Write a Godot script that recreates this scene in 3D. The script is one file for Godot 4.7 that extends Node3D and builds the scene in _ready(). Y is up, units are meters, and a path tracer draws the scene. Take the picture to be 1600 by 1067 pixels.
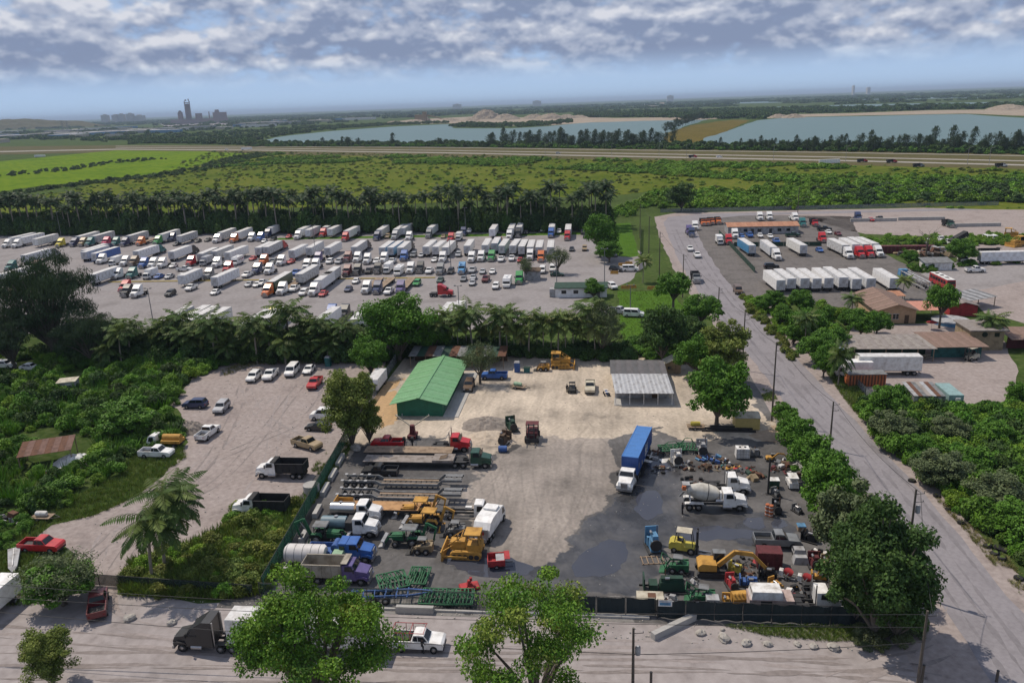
extends Node3D
# A truck yard, a truck park and scrub land seen from a drone. x runs east, -z runs north along the paved road; metres.

var mats := {}
var taken := {}
var texs := {}
var rng := RandomNumberGenerator.new()

class MB:
	var v := PackedVector3Array()
	var n := PackedVector3Array()
	var c := PackedColorArray()
	var xf := Transform3D()
	var tint := Color(1, 1, 1)
	var tinted := false
	func at(p: Vector3, rx := 0.0, ry := 0.0, rz := 0.0) -> MB:
		xf = Transform3D(Basis.from_euler(Vector3(deg_to_rad(rx), deg_to_rad(ry), deg_to_rad(rz))), p)
		return self
	func home() -> MB:
		xf = Transform3D()
		return self
	func t3(a: Vector3, b: Vector3, d: Vector3, na: Vector3, nb: Vector3, nd: Vector3) -> void:
		v.push_back(xf * a); v.push_back(xf * d); v.push_back(xf * b)
		n.push_back(xf.basis * na); n.push_back(xf.basis * nd); n.push_back(xf.basis * nb)
		if tinted:
			c.push_back(tint); c.push_back(tint); c.push_back(tint)
	func q(a: Vector3, b: Vector3, d: Vector3, e: Vector3) -> MB:   # counter-clockwise from outside
		var m := (b - a).cross(d - a)
		if m.length_squared() < 1e-12:
			m = (d - a).cross(e - a)
		m = m.normalized()
		t3(a, b, d, m, m, m); t3(a, d, e, m, m, m)
		return self
	# box by the middle of its base; tx, tz scale the top, sz shifts the top along z
	func b(x: float, y: float, z: float, w: float, h: float, l: float, tx := 1.0, tz := 1.0, sh := 0.0) -> MB:
		var p := []
		for k in 8:
			var up := k >= 4
			var fx: float = (1.0 if k & 1 else -1.0) * w * 0.5 * (tx if up else 1.0)
			var fz: float = (1.0 if k & 2 else -1.0) * l * 0.5 * (tz if up else 1.0) + (sh if up else 0.0)
			p.append(Vector3(x + fx, y + (h if up else 0.0), z + fz))
		q(p[4], p[6], p[7], p[5]); q(p[0], p[1], p[3], p[2])
		q(p[2], p[3], p[7], p[6]); q(p[1], p[0], p[4], p[5])
		q(p[3], p[1], p[5], p[7]); q(p[0], p[2], p[6], p[4])
		return self
	# round bar from p0 to p1
	func cy(p0: Vector3, p1: Vector3, r0: float, r1 := -1.0, seg := 10, caps := true) -> MB:
		if r1 < 0.0:
			r1 = r0
		var ax := (p1 - p0).normalized()
		var u := ax.cross(Vector3.UP if absf(ax.y) < 0.9 else Vector3.RIGHT).normalized()
		var w := ax.cross(u)
		for k in seg:
			var a0 := TAU * k / seg
			var a1 := TAU * (k + 1) / seg
			var d0 := u * cos(a0) + w * sin(a0)
			var d1 := u * cos(a1) + w * sin(a1)
			t3(p0 + d0 * r0, p0 + d1 * r0, p1 + d1 * r1, d0, d1, d1)
			t3(p0 + d0 * r0, p1 + d1 * r1, p1 + d0 * r1, d0, d1, d0)
			if caps:
				t3(p1, p1 + d0 * r1, p1 + d1 * r1, ax, ax, ax)
				t3(p0, p0 + d1 * r0, p0 + d0 * r0, -ax, -ax, -ax)
		return self
	func bar(x0: float, y0: float, z0: float, x1: float, y1: float, z1: float, r := 0.05, seg := 6) -> MB:
		return cy(Vector3(x0, y0, z0), Vector3(x1, y1, z1), r, r, seg)
	# square beam between two points
	func beam(p0: Vector3, p1: Vector3, w: float, h: float) -> MB:
		var ax := (p1 - p0).normalized()
		var u := ax.cross(Vector3.UP if absf(ax.y) < 0.95 else Vector3.RIGHT).normalized() * w * 0.5
		var s := u.cross(ax).normalized() * h * 0.5
		var k := [p0 - u - s, p0 + u - s, p0 + u + s, p0 - u + s, p1 - u - s, p1 + u - s, p1 + u + s, p1 - u + s]
		q(k[0], k[3], k[2], k[1]); q(k[4], k[5], k[6], k[7])
		q(k[0], k[1], k[5], k[4]); q(k[2], k[3], k[7], k[6]); q(k[1], k[2], k[6], k[5]); q(k[3], k[0], k[4], k[7])
		return self
	# lathe along an axis: rings [distance, radius]
	func la(p0: Vector3, dir: Vector3, rings: Array, seg := 14) -> MB:
		for k in rings.size() - 1:
			var r: Array = rings[k]
			var s: Array = rings[k + 1]
			cy(p0 + dir * r[0], p0 + dir * s[0], r[1], s[1], seg, k == 0 or k == rings.size() - 2)
		return self
	# side outline (z, y pairs, counter-clockwise seen from +x) with a half width for each point
	func pr(pts: Array, hw: Array, x := 0.0) -> MB:
		var m := pts.size() / 2
		var poly := PackedVector2Array()
		for k in m:
			poly.push_back(Vector2(pts[2 * k], pts[2 * k + 1]))
		var w := func(k): return hw[k] if hw.size() > 1 else hw[0]
		var area := 0.0
		for k in m:
			area += poly[k].cross(poly[(k + 1) % m])
		for k in m:
			var j := (k + 1) % m
			var a := Vector3(x + w.call(k), poly[k].y, poly[k].x)
			var b2 := Vector3(x + w.call(j), poly[j].y, poly[j].x)
			var a2 := Vector3(x - w.call(k), poly[k].y, poly[k].x)
			var b3 := Vector3(x - w.call(j), poly[j].y, poly[j].x)
			if area > 0.0:
				q(a, a2, b3, b2)
			else:
				q(a2, a, b2, b3)
		var ix := Geometry2D.triangulate_polygon(poly)
		for k in ix.size() / 3:
			var s := [ix[3 * k], ix[3 * k + 1], ix[3 * k + 2]]
			var o := (poly[s[1]] - poly[s[0]]).cross(poly[s[2]] - poly[s[0]])
			if o > 0.0:
				s = [s[0], s[2], s[1]]
			var e := []
			var f := []
			for i in s:
				e.append(Vector3(x + w.call(i), poly[i].y, poly[i].x))
				f.append(Vector3(x - w.call(i), poly[i].y, poly[i].x))
			var nn: Vector3 = (e[1] - e[0]).cross(e[2] - e[0]).normalized()
			t3(e[0], e[1], e[2], nn, nn, nn)
			nn = (f[2] - f[0]).cross(f[1] - f[0]).normalized()
			t3(f[0], f[2], f[1], nn, nn, nn)
		return self
	func done() -> ArrayMesh:
		var m := ArrayMesh.new()
		var a := []
		a.resize(Mesh.ARRAY_MAX)
		a[Mesh.ARRAY_VERTEX] = v
		a[Mesh.ARRAY_NORMAL] = n
		if tinted:
			a[Mesh.ARRAY_COLOR] = c
		m.add_surface_from_arrays(Mesh.PRIMITIVE_TRIANGLES, a)
		return m

func lin(r: float, g: float, b: float) -> Color:
	return Color(r, g, b).linear_to_srgb()

# grey noise picture mapped through a ramp of linear colours
func ramp_tex(key: String, sd: int, freq: float, cols: Array, size := 512, oct := 5, lac := 2.1, gain := 0.55) -> ImageTexture:
	if texs.has(key):
		return texs[key]
	var f := FastNoiseLite.new()
	f.seed = sd
	f.noise_type = FastNoiseLite.TYPE_SIMPLEX_SMOOTH
	f.frequency = freq
	f.fractal_octaves = oct
	f.fractal_lacunarity = lac
	f.fractal_gain = gain
	var im := f.get_seamless_image(size, size)
	im.convert(Image.FORMAT_L8)
	var src := im.get_data()
	var lut := PackedByteArray()
	for k in 256:
		var t := k / 255.0 * (cols.size() - 1)
		var i := mini(int(t), cols.size() - 2)
		var c: Color = (cols[i] as Color).lerp(cols[i + 1], t - i).linear_to_srgb()
		lut.append_array([int(clampf(c.r, 0, 1) * 255), int(clampf(c.g, 0, 1) * 255), int(clampf(c.b, 0, 1) * 255)])
	var dst := PackedByteArray()
	dst.resize(src.size() * 3)
	for k in src.size():
		var s := src[k] * 3
		var d := k * 3
		dst[d] = lut[s]; dst[d + 1] = lut[s + 1]; dst[d + 2] = lut[s + 2]
	texs[key] = ImageTexture.create_from_image(Image.create_from_data(size, size, false, Image.FORMAT_RGB8, dst))
	return texs[key]

func C(r: float, g: float, b: float) -> Color:
	return Color(r, g, b)

# painted or bare surface with patches of wear
func paint(key: String, r: float, g: float, b: float, rough := 0.45, metal := 0.0, wear := 0.5, coat := 0.0) -> StandardMaterial3D:
	if mats.has(key):
		return mats[key]
	var m := StandardMaterial3D.new()
	m.resource_name = key
	m.albedo_color = lin(r, g, b)
	m.roughness = rough
	m.metallic = metal
	if wear > 0.0:
		m.albedo_texture = ramp_tex("wear%d" % int(wear * 10), 31, 0.012, [C(1.0 - wear * 0.7, 1.0 - wear * 0.75, 1.0 - wear * 0.8), C(1.0 - wear * 0.3, 1.0 - wear * 0.33, 1.0 - wear * 0.36), C(1, 1, 1), C(1, 1, 1)], 256)
		m.uv1_triplanar = true
		m.uv1_scale = Vector3(0.23, 0.23, 0.23)
		m.uv1_offset = Vector3(absf(sin(r * 91.0 + b * 17.0)), absf(sin(g * 53.0)), absf(cos(r * 37.0)))
	if coat > 0.0:
		m.clearcoat_enabled = true
		m.clearcoat = coat
		m.clearcoat_roughness = 0.15
	mats[key] = m
	return m

# ground: a tiling picture and a coarse picture multiplied over it
func soil(key: String, cols: Array, span: float, over: Array, span2: float, rough := 0.95, bump := 3.0) -> StandardMaterial3D:
	var m := StandardMaterial3D.new()
	m.resource_name = key
	m.albedo_texture = ramp_tex(key, key.hash() % 9973, 0.014, cols, 512, 6)
	m.uv1_triplanar = true
	m.uv1_world_triplanar = true
	m.uv1_scale = Vector3.ONE / span
	m.roughness = rough
	m.metallic_specular = 0.12
	m.detail_enabled = true
	m.detail_blend_mode = BaseMaterial3D.BLEND_MODE_MUL
	m.detail_uv_layer = BaseMaterial3D.DETAIL_UV_2
	m.detail_albedo = ramp_tex(key + "_over", key.hash() % 7919 + 3, 0.008, over, 512, 5)
	m.uv2_triplanar = true
	m.uv2_world_triplanar = true
	m.uv2_scale = Vector3.ONE / span2
	if bump > 0.0:
		m.heightmap_enabled = true
		m.heightmap_texture = m.albedo_texture
		m.heightmap_scale = bump
	mats[key] = m
	return m

func numbered(called: String) -> String:
	var k: int = taken.get(called, -1) + 1
	taken[called] = k
	return called if k == 0 else "%s_%03d" % [called, k]

func tag(o: Node3D, label: String, category := "", group := "", kind := "") -> Node3D:
	if label: o.set_meta("label", label)
	if category: o.set_meta("category", category)
	if group: o.set_meta("group", group)
	if kind: o.set_meta("kind", kind)
	return o

func thing(called: String, label: String, category: String, p := Vector3.ZERO, turn := 0.0, group := "") -> Node3D:
	var o := Node3D.new()
	o.name = numbered(called)
	add_child(o)
	o.position = p
	o.rotation.y = deg_to_rad(turn)
	tag(o, label, category, group)
	return o

func part(o: Node3D, called: String, mesh: Mesh, m: Material, p := Vector3.ZERO, body := false) -> MeshInstance3D:
	var k := MeshInstance3D.new()
	k.name = called
	k.mesh = mesh
	k.material_override = m
	k.position = p
	o.add_child(k, true)
	if body: k.set_meta("body", true)
	return k

func struct(called: String, mesh: Mesh, m: Material, kind := "structure", label := "") -> MeshInstance3D:
	var k := MeshInstance3D.new()
	k.name = numbered(called)
	k.mesh = mesh
	k.material_override = m
	add_child(k)
	k.set_meta("kind", kind)
	if label: k.set_meta("label", label)
	return k

func poly(flat: Array) -> PackedVector2Array:
	var p := PackedVector2Array()
	for k in flat.size() / 2:
		p.push_back(Vector2(flat[2 * k], flat[2 * k + 1]))
	return p

# a sheet of ground over an outline, its edge made ragged by noise
func sheet(called: String, flat: Array, y: float, m: Material, ragged := 0.0, step := 4.0, kind := "structure", label := "") -> MeshInstance3D:
	var p := poly(flat)
	if ragged > 0.0 and called == "puddle":   # round the corners off first
		for i in 2:
			var c := PackedVector2Array()
			for k in p.size():
				c.push_back(p[k].lerp(p[(k + 1) % p.size()], 0.25)); c.push_back(p[k].lerp(p[(k + 1) % p.size()], 0.75))
			p = c
	if ragged > 0.0:
		var f := FastNoiseLite.new()
		f.seed = called.hash() % 999
		f.frequency = 0.35 / step
		var r := PackedVector2Array()
		for k in p.size():
			var a := p[k]
			var b := p[(k + 1) % p.size()]
			var cnt := maxi(1, int(a.distance_to(b) / step))
			for i in cnt:
				var s := a.lerp(b, float(i) / cnt)
				r.push_back(s + Vector2(f.get_noise_2d(s.x, s.y), f.get_noise_2d(s.x + 500.0, s.y - 300.0)) * ragged * 1.6)
		p = r
	var ix := Geometry2D.triangulate_polygon(p)
	if ix.is_empty():
		print("not filled: ", called)
	var mb := MB.new()
	for k in ix.size() / 3:
		var a := p[ix[3 * k]]
		var b := p[ix[3 * k + 1]]
		var c := p[ix[3 * k + 2]]
		if (b - a).cross(c - a) > 0.0:
			var t := b
			b = c
			c = t
		mb.t3(Vector3(a.x, y, a.y), Vector3(b.x, y, b.y), Vector3(c.x, y, c.y), Vector3.UP, Vector3.UP, Vector3.UP)
	return struct(called, mb.done(), m, kind, label)

func inside(p: Vector2, polys: Array) -> bool:
	for q in polys:
		if Geometry2D.is_point_in_polygon(p, q):
			return true
	return false

func sky_picture() -> ImageTexture:
	var a := FastNoiseLite.new()
	a.seed = 11
	a.noise_type = FastNoiseLite.TYPE_SIMPLEX_SMOOTH
	a.frequency = 0.62
	a.fractal_octaves = 5
	a.fractal_gain = 0.5
	var puff := FastNoiseLite.new()
	puff.seed = 5
	puff.noise_type = FastNoiseLite.TYPE_SIMPLEX_SMOOTH
	puff.frequency = 1.0
	puff.fractal_octaves = 5
	puff.fractal_gain = 0.6
	var big := FastNoiseLite.new()
	big.seed = 19
	big.noise_type = FastNoiseLite.TYPE_SIMPLEX_SMOOTH
	big.frequency = 1.0
	big.fractal_octaves = 2
	var dens := func(az: float, e: float) -> float:
		var d := 1.0 / (sin(maxf(e, 0.0)) + 0.13)
		var s := Vector2(sin(az), cos(az)) * d * cos(e)
		return a.get_noise_2d(s.x, s.y) * 0.5 + 0.75 * puff.get_noise_3d(sin(az) * 15.0, cos(az) * 15.0, e * 30.0)
	var shade := func(az: float, e: float) -> Color:
		var clear := Color(0.66, 0.765, 0.90).lerp(Color(0.49, 0.62, 0.82), clampf(e / 0.6, 0, 1))
		if e < 0.0:
			return Color(0.46, 0.52, 0.56)
		var n0: float = dens.call(az, e)
		var up: float = dens.call(az, e + 0.011)
		var mood := big.get_noise_3d(sin(az) * 4.0, cos(az) * 4.0, e * 16.0)
		var cover := smoothstep(-0.62, -0.12, n0)
		var fine := puff.get_noise_3d(sin(az) * 44.0 + 7.0, cos(az) * 44.0, e * 95.0)
		var lit := clampf(0.33 + (n0 - up) * 1.3 - n0 * 0.30 + mood * 0.40 + fine * 0.22, 0.0, 1.0)
		var cl := Color(0.51, 0.565, 0.68).lerp(Color(0.66, 0.695, 0.775), smoothstep(0.05, 0.5, lit)).lerp(Color(0.84, 0.85, 0.885), smoothstep(0.45, 0.95, lit))
		var c := clear.lerp(cl, cover * smoothstep(0.018, 0.06, e))
		return c.lerp(Color(0.70, 0.80, 0.915), 0.85 * (1.0 - smoothstep(0.0, 0.06, e)))
	var small := Image.create(512, 256, false, Image.FORMAT_RGB8)
	for y in 256:
		var e := (0.5 - (y + 0.5) / 256.0) * PI
		for x in 512:
			small.set_pixel(x, y, shade.call((x + 0.5) / 512.0 * TAU, e))
	small.resize(4096, 2048, Image.INTERPOLATE_CUBIC)
	for y in range(860, 1030):
		var e := (0.5 - (y + 0.5) / 2048.0) * PI
		for x in 4096:
			small.set_pixel(x, y, shade.call((x + 0.5) / 4096.0 * TAU, e))
	return ImageTexture.create_from_image(small)

func _ready() -> void:
	rng.seed = 7
	var cam := Camera3D.new()
	cam.name = "camera"
	cam.position = Vector3(0, 55, 0)
	cam.rotation_degrees = Vector3(-16.67, 6.6, -2.05)
	cam.fov = 46.42
	cam.near = 0.5
	cam.far = 60000.0
	cam.current = true
	add_child(cam)
	var env := Environment.new()
	env.background_mode = Environment.BG_SKY
	var sky := Sky.new()
	var pano := PanoramaSkyMaterial.new()
	pano.panorama = sky_picture()
	pano.energy_multiplier = 1.0
	sky.sky_material = pano
	env.sky = sky
	env.tonemap_mode = Environment.TONE_MAPPER_LINEAR
	env.tonemap_exposure = 1.06
	env.sdfgi_enabled = true
	env.ssao_enabled = true
	env.ssil_enabled = true
	env.fog_enabled = true
	env.fog_density = 0.00006
	env.fog_light_color = Color(0.80, 0.89, 1.0)
	var we := WorldEnvironment.new()
	we.name = "world_environment"
	we.environment = env
	add_child(we)
	var sun := DirectionalLight3D.new()
	sun.name = "sun"
	sun.light_energy = 1.15
	sun.light_color = Color(1.0, 0.95, 0.88)
	sun.light_angular_distance = 0.6
	sun.shadow_enabled = true
	sun.rotation_degrees = Vector3(-58, -122, 0)
	add_child(sun)
	build_ground()
	build_yard()
	build_plants()
	build_truck_park()
	build_east()
	build_far()

func build_ground() -> void:
	soil("wild_ground", [C(0.03, 0.05, 0.013), C(0.048, 0.08, 0.02), C(0.07, 0.10, 0.03), C(0.10, 0.115, 0.05)], 14.0, [C(0.6, 0.6, 0.6), C(1, 1, 1), C(1, 1, 0.95)], 170.0, 1.0)
	soil("sand", [C(0.205, 0.175, 0.165), C(0.27, 0.232, 0.22), C(0.31, 0.27, 0.255), C(0.36, 0.315, 0.30)], 9.0, [C(0.72, 0.72, 0.73), C(0.95, 0.94, 0.93), C(1, 1, 1), C(1, 1, 1)], 47.0)
	soil("lane_dust", [C(0.24, 0.215, 0.21), C(0.30, 0.27, 0.265), C(0.33, 0.30, 0.295), C(0.37, 0.335, 0.33)], 13.0, [C(0.72, 0.72, 0.72), C(0.95, 0.95, 0.95), C(1, 1, 1)], 31.0)
	soil("road_asphalt", [C(0.20, 0.188, 0.20), C(0.235, 0.222, 0.236), C(0.26, 0.247, 0.26)], 6.0, [C(0.8, 0.8, 0.8), C(1, 1, 1), C(1, 1, 1)], 37.0, 0.9, 1.0)
	soil("lot_asphalt", [C(0.22, 0.205, 0.205), C(0.265, 0.25, 0.25), C(0.30, 0.285, 0.28)], 11.0, [C(0.75, 0.74, 0.73), C(0.97, 0.96, 0.96), C(1, 1, 1)], 63.0, 0.92, 1.0)
	soil("dark_asphalt", [C(0.11, 0.10, 0.098), C(0.145, 0.135, 0.13), C(0.18, 0.165, 0.155)], 10.0, [C(0.7, 0.7, 0.7), C(1, 1, 1), C(1.0, 1.0, 1.0)], 41.0, 0.9, 1.0)
	soil("lawn", [C(0.04, 0.09, 0.012), C(0.062, 0.13, 0.016), C(0.085, 0.16, 0.024)], 5.0, [C(0.7, 0.75, 0.6), C(1, 1, 1), C(1, 0.97, 0.9)], 26.0)
	soil("weeds", [C(0.05, 0.085, 0.02), C(0.09, 0.14, 0.03), C(0.14, 0.17, 0.06), C(0.22, 0.20, 0.12)], 6.0, [C(0.65, 0.65, 0.6), C(1, 1, 1), C(1, 1, 1)], 29.0)
	soil("field", [C(0.05, 0.085, 0.01), C(0.085, 0.115, 0.014), C(0.12, 0.135, 0.022), C(0.155, 0.15, 0.04)], 46.0, [C(0.38, 0.55, 0.3), C(0.75, 0.85, 0.65), C(1, 1, 1), C(1.0, 0.95, 0.9)], 310.0, 1.0, 0.0)
	soil("bright_field", [C(0.06, 0.12, 0.006), C(0.11, 0.18, 0.008), C(0.16, 0.21, 0.014)], 75.0, [C(0.6, 0.72, 0.5), C(1, 1, 1), C(1, 0.92, 0.8)], 330.0, 1.0, 0.0)
	soil("concrete", [C(0.36, 0.355, 0.34), C(0.42, 0.41, 0.395), C(0.46, 0.45, 0.43)], 5.0, [C(0.75, 0.75, 0.75), C(1, 1, 1)], 19.0, 0.9, 0.6)
	soil("highway", [C(0.28, 0.265, 0.235), C(0.33, 0.31, 0.28), C(0.37, 0.35, 0.315)], 30.0, [C(0.8, 0.8, 0.8), C(1, 1, 1)], 190.0, 0.95, 0.0)
	soil("quarry", [C(0.24, 0.20, 0.15), C(0.34, 0.29, 0.23), C(0.42, 0.37, 0.31)], 55.0, [C(0.75, 0.72, 0.7), C(1, 1, 1)], 300.0, 1.0, 0.0)
	soil("verge", [C(0.08, 0.07, 0.035), C(0.11, 0.095, 0.048), C(0.15, 0.125, 0.07)], 40.0, [C(0.7, 0.8, 0.6), C(1, 1, 1)], 210.0, 1.0, 0.0)
	soil("reeds", [C(0.10, 0.075, 0.015), C(0.14, 0.105, 0.025), C(0.18, 0.135, 0.045)], 40.0, [C(0.6, 0.7, 0.5), C(1, 1, 1)], 160.0, 1.0, 0.0)
	var w := StandardMaterial3D.new()
	w.resource_name = "lake_water"
	w.albedo_color = lin(0.105, 0.17, 0.17)
	w.roughness = 0.4
	w.metallic_specular = 0.25
	w.heightmap_enabled = true
	w.heightmap_texture = ramp_tex("ripple", 77, 0.02, [C(0, 0, 0), C(1, 1, 1)], 512, 4)
	w.heightmap_scale = 12.0
	w.uv1_triplanar = true
	w.uv1_world_triplanar = true
	w.uv1_scale = Vector3.ONE / 45.0
	mats["lake_water"] = w

	var g := MB.new()
	var s := 42000.0
	g.q(Vector3(-s, 0, s * 0.1), Vector3(s, 0, s * 0.1), Vector3(s, 0, -s), Vector3(-s, 0, -s))
	struct("ground", g.done(), mats.wild_ground)
	# far land
	sheet("field", [-394.9, -415.3, -227.5, -449.8, -112, -466.1, 8.7, -485.2, 28.3, -498.4, 42.1, -439.2, 121.5, -415, 216.2, -381.2, 313.1, -526.2, 287, -586.1, 37.7, -774.9, -174.3, -930.2, -487.3, -1120.5, -593.3, -1200.2, -418.6, -592.7, -459.1, -485.6], 0.06, mats.field, 4.0, 20.0)
	sheet("bright_field", [-459.1, -485.6, -484.1, -592.6, -478.1, -645, -463.5, -704.2, -436.5, -756.4, -441.8, -844.3, -478.6, -965, -483.8, -1090.5, -583.3, -1179.8, -830.4, -1330.1, -854.6, -1084, -871.3, -936.8], 0.12, mats.bright_field, 6.0, 25.0)
	sheet("highway_verge", [-1312.9, -1350.2, -785.2, -1256.7, -465.1, -1068.7, 37.3, -766.7, 328.6, -553.1, 417.3, -706.8, 45.3, -934.4, -590.5, -1361.3, -981.2, -1574.6, -1884.5, -1945.2], 0.1, mats.verge, 3.0, 40.0)
	sheet("highway_near_lanes", [-1428.4, -1470.4, -846.7, -1356.5, -508.3, -1169.5, -179.4, -957.8, 39, -802.4, 190.4, -695.4, 340.7, -574, 346.3, -583.7, 193.8, -708.1, 39.7, -816.9, -182.7, -976.2, -519.5, -1195.6, -868.8, -1392.3, -1494.2, -1538.9], 0.16, mats.highway)
	sheet("highway_far_lanes", [-903.3, -1448.3, -536.8, -1235.9, -189.7, -1013.8, 41.2, -848.4, 200.5, -733.3, 359.7, -607, 364.8, -615.8, 203.3, -743.6, 41.7, -860.4, -192.1, -1026.9, -544.4, -1253.7, -918.6, -1473.2], 0.16, mats.highway)
	sheet("service_road", [-953.1, -1529, -203.6, -1089.7, 44.1, -909.9, 216, -791.2, 387.3, -654.8, 390.9, -661.1, 217.8, -798, 44.5, -918, -205.5, -1099.8, -961.6, -1542.8], 0.16, mats.highway)
	sheet("lake", [-651.3, -1460, -721, -1808, -706, -2128.6, -597.2, -2392.6, -456, -2462.1, -358.6, -2002.1, -196.7, -1850.1, -114.4, -1926.2, -28, -2154.4, 103.2, -2146.9, 225.3, -2080.1, 272, -2081.3, 188.8, -1740.9, 119.1, -1382.9, 73.7, -971.2, 48.3, -998.4, -219.5, -1175.9, -475.2, -1358.7], 0.08, w, 6.0, 60.0)
	sheet("lake", [106.4, -941, 141.1, -1137.9, 213.1, -1388.2, 281.2, -1637.6, 345.3, -1853.9, 438.8, -2003.4, 583.4, -1908.3, 705.8, -1874.2, 758.2, -1811.2, 729.8, -1515.4, 757.7, -1225.8, 428.3, -685.8, 394.8, -812.4, 249.3, -915.5], 0.08, w, 6.0, 60.0)
	sheet("lake", [705.8, -3660.9, 1033.7, -3561.1, 1531.1, -2799.2, 1363.4, -2490.9, 1008.5, -2964, 719.4, -3088.3], 0.3, w, 20.0, 200.0)
	sheet("lake", [1521.8, -5523.1, 2019.1, -5391.7, 2569.3, -4708.4, 2129.8, -3900.1, 1722.3, -4597, 1384.3, -4774.4], 0.3, w, 20.0, 200.0)
	sheet("lake", [383.4, -8012.5, 1245.5, -6352.5, 1143.5, -5246.2, 385.3, -6123.1], 0.3, w, 20.0, 200.0)
	sheet("reed_spit", [73.7, -971.2, 107.3, -1339.1, 180.5, -1663.3, 256.9, -1858.3, 313.8, -1956.6, 330.9, -1873.2, 276.1, -1643.3, 213.1, -1388.2, 142.6, -1136.8, 107, -940.7], 0.14, mats.reeds, 5.0, 40.0)
	sheet("quarry_ground", [-769.9, -2813.2, -826.2, -3547.8, -588.7, -3847.5, -463, -3372.5, -83.2, -2939.1, 44.7, -2536.6, 286.7, -2328.4, 322.9, -2111.7, 251.8, -2043.1, 101.7, -2116.3, -27.6, -2123.4, -117.5, -1978.2, -200.8, -2040.3, -471.9, -2548.6], 0.12, mats.quarry, 8.0, 60.0)
	sheet("quarry_ground", [394.2, -2037.8, 516.7, -2285.3, 637.4, -2189.6, 836.8, -2225.2, 986.5, -2054.2, 1026.2, -1870.8, 785.6, -1428.4, 774.6, -1609.4, 776.2, -1854.5, 598.2, -1957.1], 0.12, mats.quarry, 8.0, 60.0)
	sheet("pale_ground", [220.2, -6720.5, 751.6, -9652.9, 633.7, -7423, 394.6, -5600.6], 0.12, mats.quarry, 8.0, 60.0)
	sheet("pale_ground", [3370.9, -10377, 4039.1, -11560, 3086.5, -8741.8, 2785.8, -8481], 0.2, mats.quarry, 8.0, 60.0)
	sheet("pale_ground", [-2819.7, -3886.1, -2912.9, -4453.7, -2240, -3397.9, -2141.5, -2984.4], 0.2, mats.quarry, 8.0, 60.0)
	sheet("pale_ground", [-3003.4, -5386.5, -2334.2, -5652.6, -1673.6, -5069.6, -1466.8, -4229.2, -1746.1, -3904.9, -2043.3, -3716.9], 0.2, mats.lot_asphalt, 8.0, 60.0)
	# truck park and roads
	sheet("truck_park", [-188, -195.4, -334.1, -385.3, -191.5, -369.3, -91.5, -377.6, 6.4, -357.8, 13.8, -329.4, 14.8, -296.2, 16.1, -277.8, 9.5, -247.2, 2.4, -236.9, -6.9, -222.7, 3.9, -216.4, 4.6, -206.7, -9.5, -198.7, -48.1, -190.3, -101.3, -191, -149.7, -190.4], 0.012, mats.lot_asphalt, 1.2, 6.0)
	sheet("lawn_strip", [-145.0, -340.5, 5.0, -340.5, 5.0, -348.0, -145.0, -346.0], 0.02, mats.lawn, 0.6, 4.0)
	sheet("lawn", [5.2, -234.2, 21.2, -233.6, 23.1, -207.6, 20.5, -169.2, 6.6, -169.2, 5, -189.6], 0.03, mats.lawn, 0.5, 3.0)
	sheet("lawn", [2.3, -369.9, 14, -372.4, 14.1, -324.7, 14.5, -289.9, 10.9, -287.7, 0.6, -293.5], 0.03, mats.lawn, 0.5, 3.0)
	sheet("road_shoulder", [31.0, -40.0, 49.0, -40.0, 48.5, -100.0, 46.8, -150.0, 46.0, -175.0, 46.0, -215.0, 48.5, -262.0, 47.0, -300.0, 47.0, -345.0, 60.0, -372.0, 330.0, -392.0, 330.0, -403.0, 38.0, -403.0, 26.0, -390.0, 24.5, -330.0, 24.5, -270.0, 26.0, -230.0, 30.0, -180.0, 31.0, -100.0], 0.016, mats.sand, 0.6, 4.0)
	sheet("road", [37.6, -40.0, 45.6, -40.0, 45.5, -110.0, 43.6, -140.0, 42.4, -170.0, 40.2, -214.0, 39.0, -250.0, 39.2, -300.0, 41.0, -345.0, 50.0, -378.0, 66.0, -388.0, 330.0, -398.0, 330.0, -401.0, 50.0, -397.0, 33.0, -389.0, 29.0, -370.0, 28.0, -320.0, 27.6, -280.0, 28.2, -246.0, 29.8, -214.0, 32.6, -170.0, 34.6, -137.0, 37.5, -108.0], 0.03, mats.road_asphalt, 0.35, 3.0)
	sheet("front_lane", [-140.0, -77.5, -60.0, -78.0, -38.0, -75.4, 8.0, -76.0, 30.0, -75.2, 37.0, -82.0, 38.5, -90.0, 38.9, -30.0, -140.0, -30.0], 0.01, mats.lane_dust, 0.9, 3.0)
	sheet("west_lot", [-88.6, -155.7, -85.7, -163.6, -82.2, -171.2, -61.9, -171.2, -50.2, -173.1, -45.1, -152.1, -42.5, -134.5, -42.4, -122.8, -43, -117.1, -43.6, -109.3, -43.8, -104, -43.3, -100, -52.5, -97.8, -51.9, -92.4, -54.3, -89, -57.2, -86, -60, -84.1, -59.2, -80.5, -58, -77.2, -55.4, -73.6, -59.6, -73.4, -62, -78.3, -66.8, -83.7, -72.5, -88.5, -77.1, -89.9, -77.6, -92.7, -72.4, -95.8, -69.6, -101.9, -69.6, -108.4, -69.6, -115.5, -72.4, -122, -78.2, -130.6, -84.7, -140.4], 0.02, mats.sand, 0.9, 3.0)
	sheet("east_lot", [35.5, -327.2, 43.4, -374.7, 53.2, -394.8, 114.3, -379.4, 100.9, -320.5, 98.8, -302.3, 99.5, -263.5, 99.3, -219.1, 77.9, -214.2, 65.8, -211.8, 51.4, -220.7, 38.6, -227.2, 35.8, -245.9, 35.3, -282.2], 0.02, mats.dark_asphalt, 0.6, 4.0)
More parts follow.
